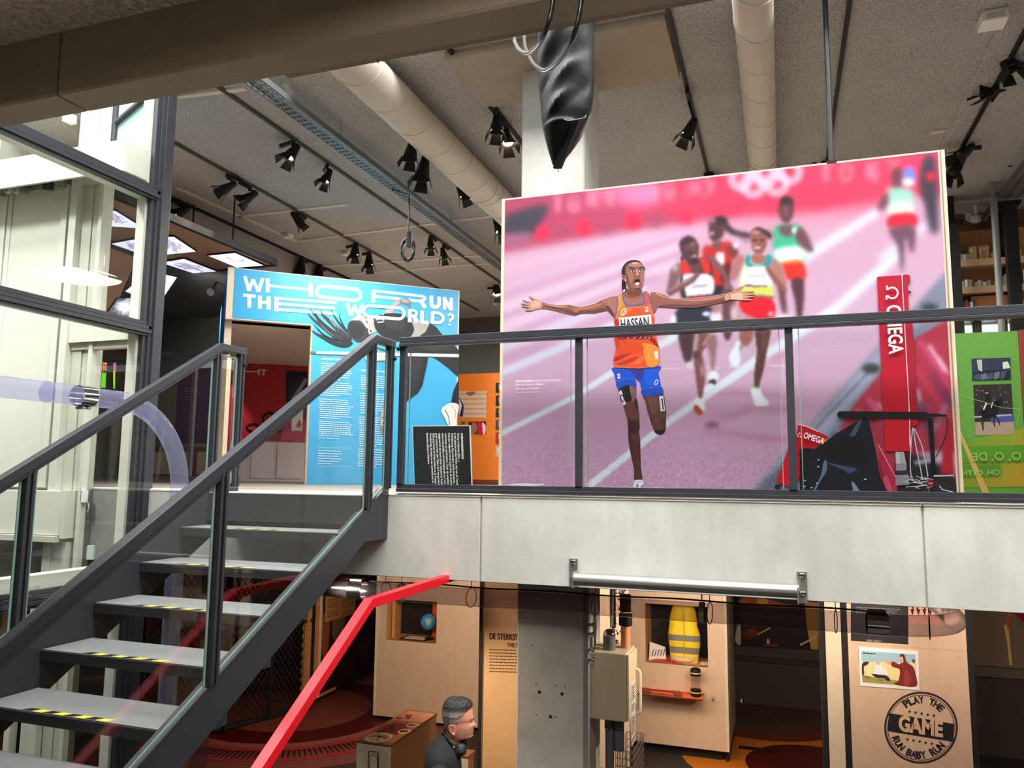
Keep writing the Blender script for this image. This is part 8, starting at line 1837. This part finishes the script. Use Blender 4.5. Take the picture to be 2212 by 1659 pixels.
rn.ring(*fA(226, 640), 4.6, 7.6, 1.9, (244, 236, 230), 18, rot=.55); rn.line(M(fA, [(200, 668), (225, 655), (240, 625)]), 1.2, (244, 236, 230)); r(fA, [(446, 592), (474, 588), (480, 638), (452, 642)], (240, 234, 232), False); rn.disc(*fA(462, 608), 1.8, 2.6, (190, 60, 60), 8)
r(fA, [(174, 700), (508, 664), (518, 830), (188, 850)], (226, 226, 236), False); r(fA, [(174, 700), (240, 693), (250, 760), (180, 770)], (236, 236, 244), False)
# head
r(fA, [(205, 230), (215, 180), (260, 125), (330, 105), (390, 118), (425, 160), (432, 210), (240, 260), (215, 260)], (40, 34, 38)); r(fA, [(210, 310), (240, 300), (250, 380), (238, 430), (212, 410)], (30, 27, 31)); rn.line(M(fA, [(222, 200), (250, 150), (300, 122)]), .7, (90, 84, 92)); rn.line(M(fA, [(228, 225), (262, 165)]), .7, (84, 78, 86))
r(fA, [(245, 190), (270, 150), (320, 125), (380, 125), (418, 150), (432, 200), (434, 260), (425, 340), (405, 385), (370, 400), (320, 402), (280, 380), (258, 330), (246, 260)], S2); r(fA, [(210, 270), (235, 258), (248, 290), (245, 315), (225, 315)], (150, 96, 84)); rn.disc(*fA(228, 285), 1.6, 3, S3, 8)
r(fA, [(280, 150), (330, 130), (390, 135), (415, 170), (350, 175), (300, 175)], (170, 118, 106)); r(fA, [(310, 135), (350, 128), (380, 140), (340, 150)], (206, 166, 156)); r(fA, [(262, 230), (300, 235), (330, 270), (310, 330), (275, 330)], (162, 108, 92)); r(fA, [(255, 250), (275, 270), (285, 350), (300, 390), (275, 370), (258, 320)], S3); r(fA, [(400, 230), (430, 230), (428, 320), (410, 350), (400, 290)], (164, 110, 96)); r(fA, [(275, 175), (310, 178), (350, 205), (340, 212), (300, 195)], (120, 76, 66))
rn.line(M(fA, [(285, 192), (310, 182), (340, 195)]), 1.6, (46, 32, 34)); rn.line(M(fA, [(378, 190), (405, 178), (425, 188)]), 1.6, (46, 32, 34))
for x, y in ((316, 220), (401, 216)):
    rn.disc(*fA(x, y), 5.2, 3.7, (92, 56, 50), 14); rn.disc(*fA(x, y+1), 4.2, 2.6, (214, 200, 196), 14); rn.disc(*fA(x+2, y), 2.0, 2.3, (36, 24, 24), 10); rn.disc(*fA(x+5, y-5), .5, .5, (235, 235, 235), 6)
    rn.line(M(fA, [(x-22, y+2), (x-10, y-12), (x+8, y-14), (x+22, y-4)]), .9, (46, 30, 30))
r(fA, [(352, 200), (372, 200), (388, 255), (385, 272), (362, 276), (340, 270), (340, 255)], (172, 118, 104)); rn.disc(*fA(348, 268), 1.3, 1.0, (70, 40, 38), 8); rn.disc(*fA(380, 267), 1.3, 1.0, (70, 40, 38), 8); r(fA, [(360, 210), (368, 210), (372, 255), (358, 255)], (200, 154, 140)); r(fA, [(340, 240), (352, 225), (350, 260)], (120, 76, 66))
r(fA, [(335, 310), (360, 298), (390, 300), (398, 330), (392, 362), (365, 370), (338, 355)], (120, 62, 58)); r(fA, [(342, 316), (365, 306), (388, 308), (393, 335), (385, 355), (345, 350)], (36, 20, 22)); r(fA, [(345, 342), (368, 334), (388, 340), (384, 360), (362, 364), (342, 356)], (216, 204, 200)); rn.line(M(fA, [(340, 312), (362, 300), (392, 304)]), 1.0, (140, 84, 76)); r(fA, [(335, 370), (395, 368), (385, 392), (350, 396)], (160, 106, 92)); r(fA, [(245, 300), (252, 310), (248, 330), (240, 320)], (200, 190, 180)); r(fA, [(220, 420), (236, 405), (242, 420), (230, 435)], (220, 200, 200))
# numbered start post and equipment in the lower corner of the picture
RD, RD2, RD3 = (186, 28, 54), (200, 30, 54), (156, 30, 50)
r(fH, [(248, 102), (388, 92), (438, 870), (440, 1090), (295, 1095)], [(186, 28, 54), (186, 28, 54), (186, 34, 52), (200, 24, 44), (200, 24, 44)], False); r(fH, [(395, 94), (410, 88), (437, 92), (438, 135), (424, 142), (426, 170), (430, 296), (446, 298), (460, 500), (480, 940), (440, 950)], (176, 34, 56), False)
rn.line(M(fH, [(391, 94), (434, 880), (436, 1080)]), 1.7, (244, 222, 226)); r(fH, [(426, 182), (443, 184), (443, 194), (427, 194)], (46, 40, 50), False)
for x, y in ((266, 118), (380, 134), (275, 308), (285, 497), (295, 690), (404, 586), (412, 870)): rn.disc(*fH(x, y), 1.2, 1.2, (110, 16, 32), 8)
rn.line(M(fG, [(485, 105), (510, 100)]), 6, (32, 32, 36))
r(fG, [(770, 0), (860, -10), (945, 330), (785, 330)], (200, 24, 44), False); rn.line(M(fG, [(930, 0), (944, 330)]), 1.6, (240, 220, 226)); r(fG, [(940, 0), (975, 0), (988, 165), (950, 185)], (180, 28, 48), False)
r(fG, [(242, 160), (350, 200), (435, 245), (340, 320), (300, 430), (270, 490), (245, 480)], (196, 22, 36), False); r(fG, [(105, 520), (190, 290), (205, 340), (205, 560)], (196, 20, 38), False); r(fG, [(205, 340), (245, 170), (250, 500), (205, 560)], (190, 22, 38), False); rn.line(M(fG, [(242, 162), (300, 178), (368, 208)]), 2.2, (240, 226, 228))
r(fG, [(380, 270), (415, 255), (425, 270), (395, 290)], (226, 120, 40)); r(fG, [(450, 215), (500, 208), (505, 222), (460, 235)], (96, 110, 134)); r(fG, [(250, 420), (310, 440), (320, 470), (280, 490)], (200, 24, 44))
BKC = (24, 28, 36)
r(fG, [(350, 320), (480, 220), (600, 150), (650, 118), (680, 130), (720, 300), (750, 480), (800, 600), (255, 600), (250, 320), (300, 310)], BKC, False); r(fG, [(600, 170), (640, 130), (600, 230), (560, 280), (545, 270)], (66, 80, 104)); r(fG, [(400, 400), (420, 390), (420, 450), (380, 520), (345, 585), (335, 580), (385, 480)], (96, 112, 146)); r(fG, [(410, 400), (560, 430), (610, 440), (560, 470), (520, 445)], (60, 76, 110)); r(fG, [(575, 520), (600, 540), (635, 600), (595, 600)], (120, 134, 160)); r(fG, [(420, 300), (560, 240), (640, 260), (690, 400), (560, 400), (430, 380)], (16, 20, 28))
for x, y, w in ((370, 385, 6), (368, 428, 6), (660, 505, 8), (285, 515, 5), (283, 550, 5), (325, 558, 5), (575, 583, 5), (668, 592, 5), (358, 530, 4), (300, 590, 4)): rn.line(M(fG, [(x-w, y+2), (x+w, y-2)]), 2.0, (216, 222, 232))
r(fG, [(745, 300), (850, 490), (862, 585), (800, 585), (755, 420)], (166, 34, 66), False); rn.line(M(fG, [(740, 290), (848, 490)]), 1.6, (236, 150, 170)); r(fG, [(770, 500), (800, 490), (830, 585), (800, 580)], (190, 70, 100))
r(fG, [(848, 335), (900, 335), (915, 410), (850, 410)], (176, 172, 180), False); rn.line(M(fG, [(862, 338), (866, 408)]), 1.6, (214, 210, 216)); rn.line(M(fG, [(885, 338), (892, 408)]), 1.2, (120, 116, 126)); r(fG, [(852, 410), (918, 405), (916, 452), (852, 455)], (140, 136, 146), False); r(fG, [(845, 452), (930, 450), (932, 472), (848, 476)], (50, 48, 58), False); r(fG, [(848, 480), (930, 475), (934, 540), (850, 545)], (132, 128, 144), False)
for p in ([(955, 185), (945, 300), (940, 420), (950, 500), (980, 530)], [(960, 190), (975, 300), (1000, 420), (1015, 500)], [(965, 190), (1010, 290), (1035, 400), (1050, 490)]): q = smooth_path([(x, y, 0) for x, y in p], 4); rn.line(M(fG, [(v.x, v.y) for v in q]), 2.2, (196, 196, 206))
rnd = random.Random(2)
for k in range(26): x, y = rnd.uniform(910, 1060), rnd.uniform(490, 560); a = rnd.uniform(-1, 1); l = rnd.uniform(10, 36); rn.line(M(fG, [(x-l, y-l*a*.5), (x+l, y+l*a*.5)]), 1.1, (206, 208, 216))
r(fG, [(1045, 515), (1080, 515), (1085, 545), (1050, 550)], (150, 30, 40)); rn.line(M(fG, [(1055, 532), (1078, 530)]), 1.4, (226, 200, 204)); rn.line(M(fG, [(1120, 545), (1140, 570), (1205, 585)]), 1.8, (220, 220, 226)); rn.line(M(fG, [(1060, 555), (1050, 595)]), 1.4, (150, 150, 160)); rn.line(M(fG, [(820, 594), (985, 596)]), 4, (140, 150, 180))
r(fG, [(1050, 125), (1080, 125), (1100, 480), (1075, 490), (1065, 340)], (20, 20, 24), False); q = smooth_path([(x, y, 0) for x, y in [(1172, 120), (1165, 220), (1130, 310), (1098, 370)]], 4); rn.line(M(fG, [(v.x, v.y) for v in q]), 2.0, (24, 24, 28)); r(fG, [(1085, 480), (1210, 478), (1210, 486), (1085, 490)], (190, 190, 200), False)
rn.line(M(fG, [(490, 104), (505, 104), (1045, 109)]), [10, 15, 15], (26, 26, 30)); rn.line(M(fG, [(1045, 110), (1100, 106), (1170, 112)]), [8, 7, 4], (30, 30, 34)); r(fG, [(95, 545), (135, 545), (120, 580), (108, 580)], (34, 30, 34)); r(fG, [(100, 575), (205, 575), (205, 588), (100, 588)], (150, 50, 60), False)
# white floor marks at the bottom edge
rn.ring(*fI(130, 1925), 30, 3.2, 2, (230, 224, 236), 24); rn.line([(1085, 1047), (1150, 1048), (1176, 1046)], [1, 5, 3], (226, 222, 234)); rn.line([(1300, 1052), (1440, 1055), (1560, 1058)], [2, 3, 2], (226, 222, 234))
rn.build('runner_print', PW, M_PHOTO)
text('bib_lettering', 'HASSAN', PPL, fA(202, 818), fA(492, 790), mat('bib_black', (30, 30, 40), .5), PW, bold=.025, height=.068, lift=.020)
W_ = mat('photo_white_lettering', (228, 226, 232), .5)
def vtext(s, f, a, b, hh, name, m=W_, bold=.02): text(name, s, PPL, f(*a), f(*b), m, PW, bold=bold, height=hh, lift=.020)
vtext('OMEGA', fH, (303, 268), (318, 545), .080, 'post_lettering')
def omega(cx, cy, rx, ry, rot, w, p):
    pts = [(-1.25, .95), (-.55, .95), (-.62, .62)]+[(math.cos(a)*.98, -math.sin(a)*.98-.05) for a in [math.radians(x) for x in range(232, -53, -15)]]+[(.62, .62), (.55, .95), (1.25, .95)]
    q = [(cx+(x*rx*math.cos(rot)-y*ry*math.sin(rot)), cy+(x*rx*math.sin(rot)+y*ry*math.cos(rot))) for x, y in pts]; p.line(q, w, (230, 226, 232))
om = Print(PPL, .020); omega(*fH(333, 196), 12, 12, math.radians(92), 3.4, om); omega(*fG(252, 231), 3.6, 4.2, math.radians(20), 1.2, om); om.build('omega_sign', PW, M_PHOTO)
vtext('OMEGA', fG, (272, 247), (398, 288), .038, 'plate_lettering')
text('caption_lettering', 'SIFAN HASSAN', PPL, (1115.2, 825.8), (1153.5, 825), W_, PW, bold=.03, height=.012, lift=.020)
text('caption_lettering', 'TOKIO (JP) 02.08.2021', PPL, (1155.2, 825), (1212.5, 823.6), W_, PW, height=.0125, lift=.020)
text('caption_lettering', 'Olympisch goud 5000m', PPL, (1115, 833.6), (1176, 832.4), W_, PW, height=.0125, lift=.020)
text('caption_lettering', 'Olympic gold 5000m', PPL, (1115, 841.8), (1168, 840.8), W_, PW, height=.0125, lift=.020)
text('caption_lettering', 'ANP ROBIN VAN LONKHUIJSEN', PPL, (1115, 849), (1168, 848), W_, PW, height=.0065, lift=.020)
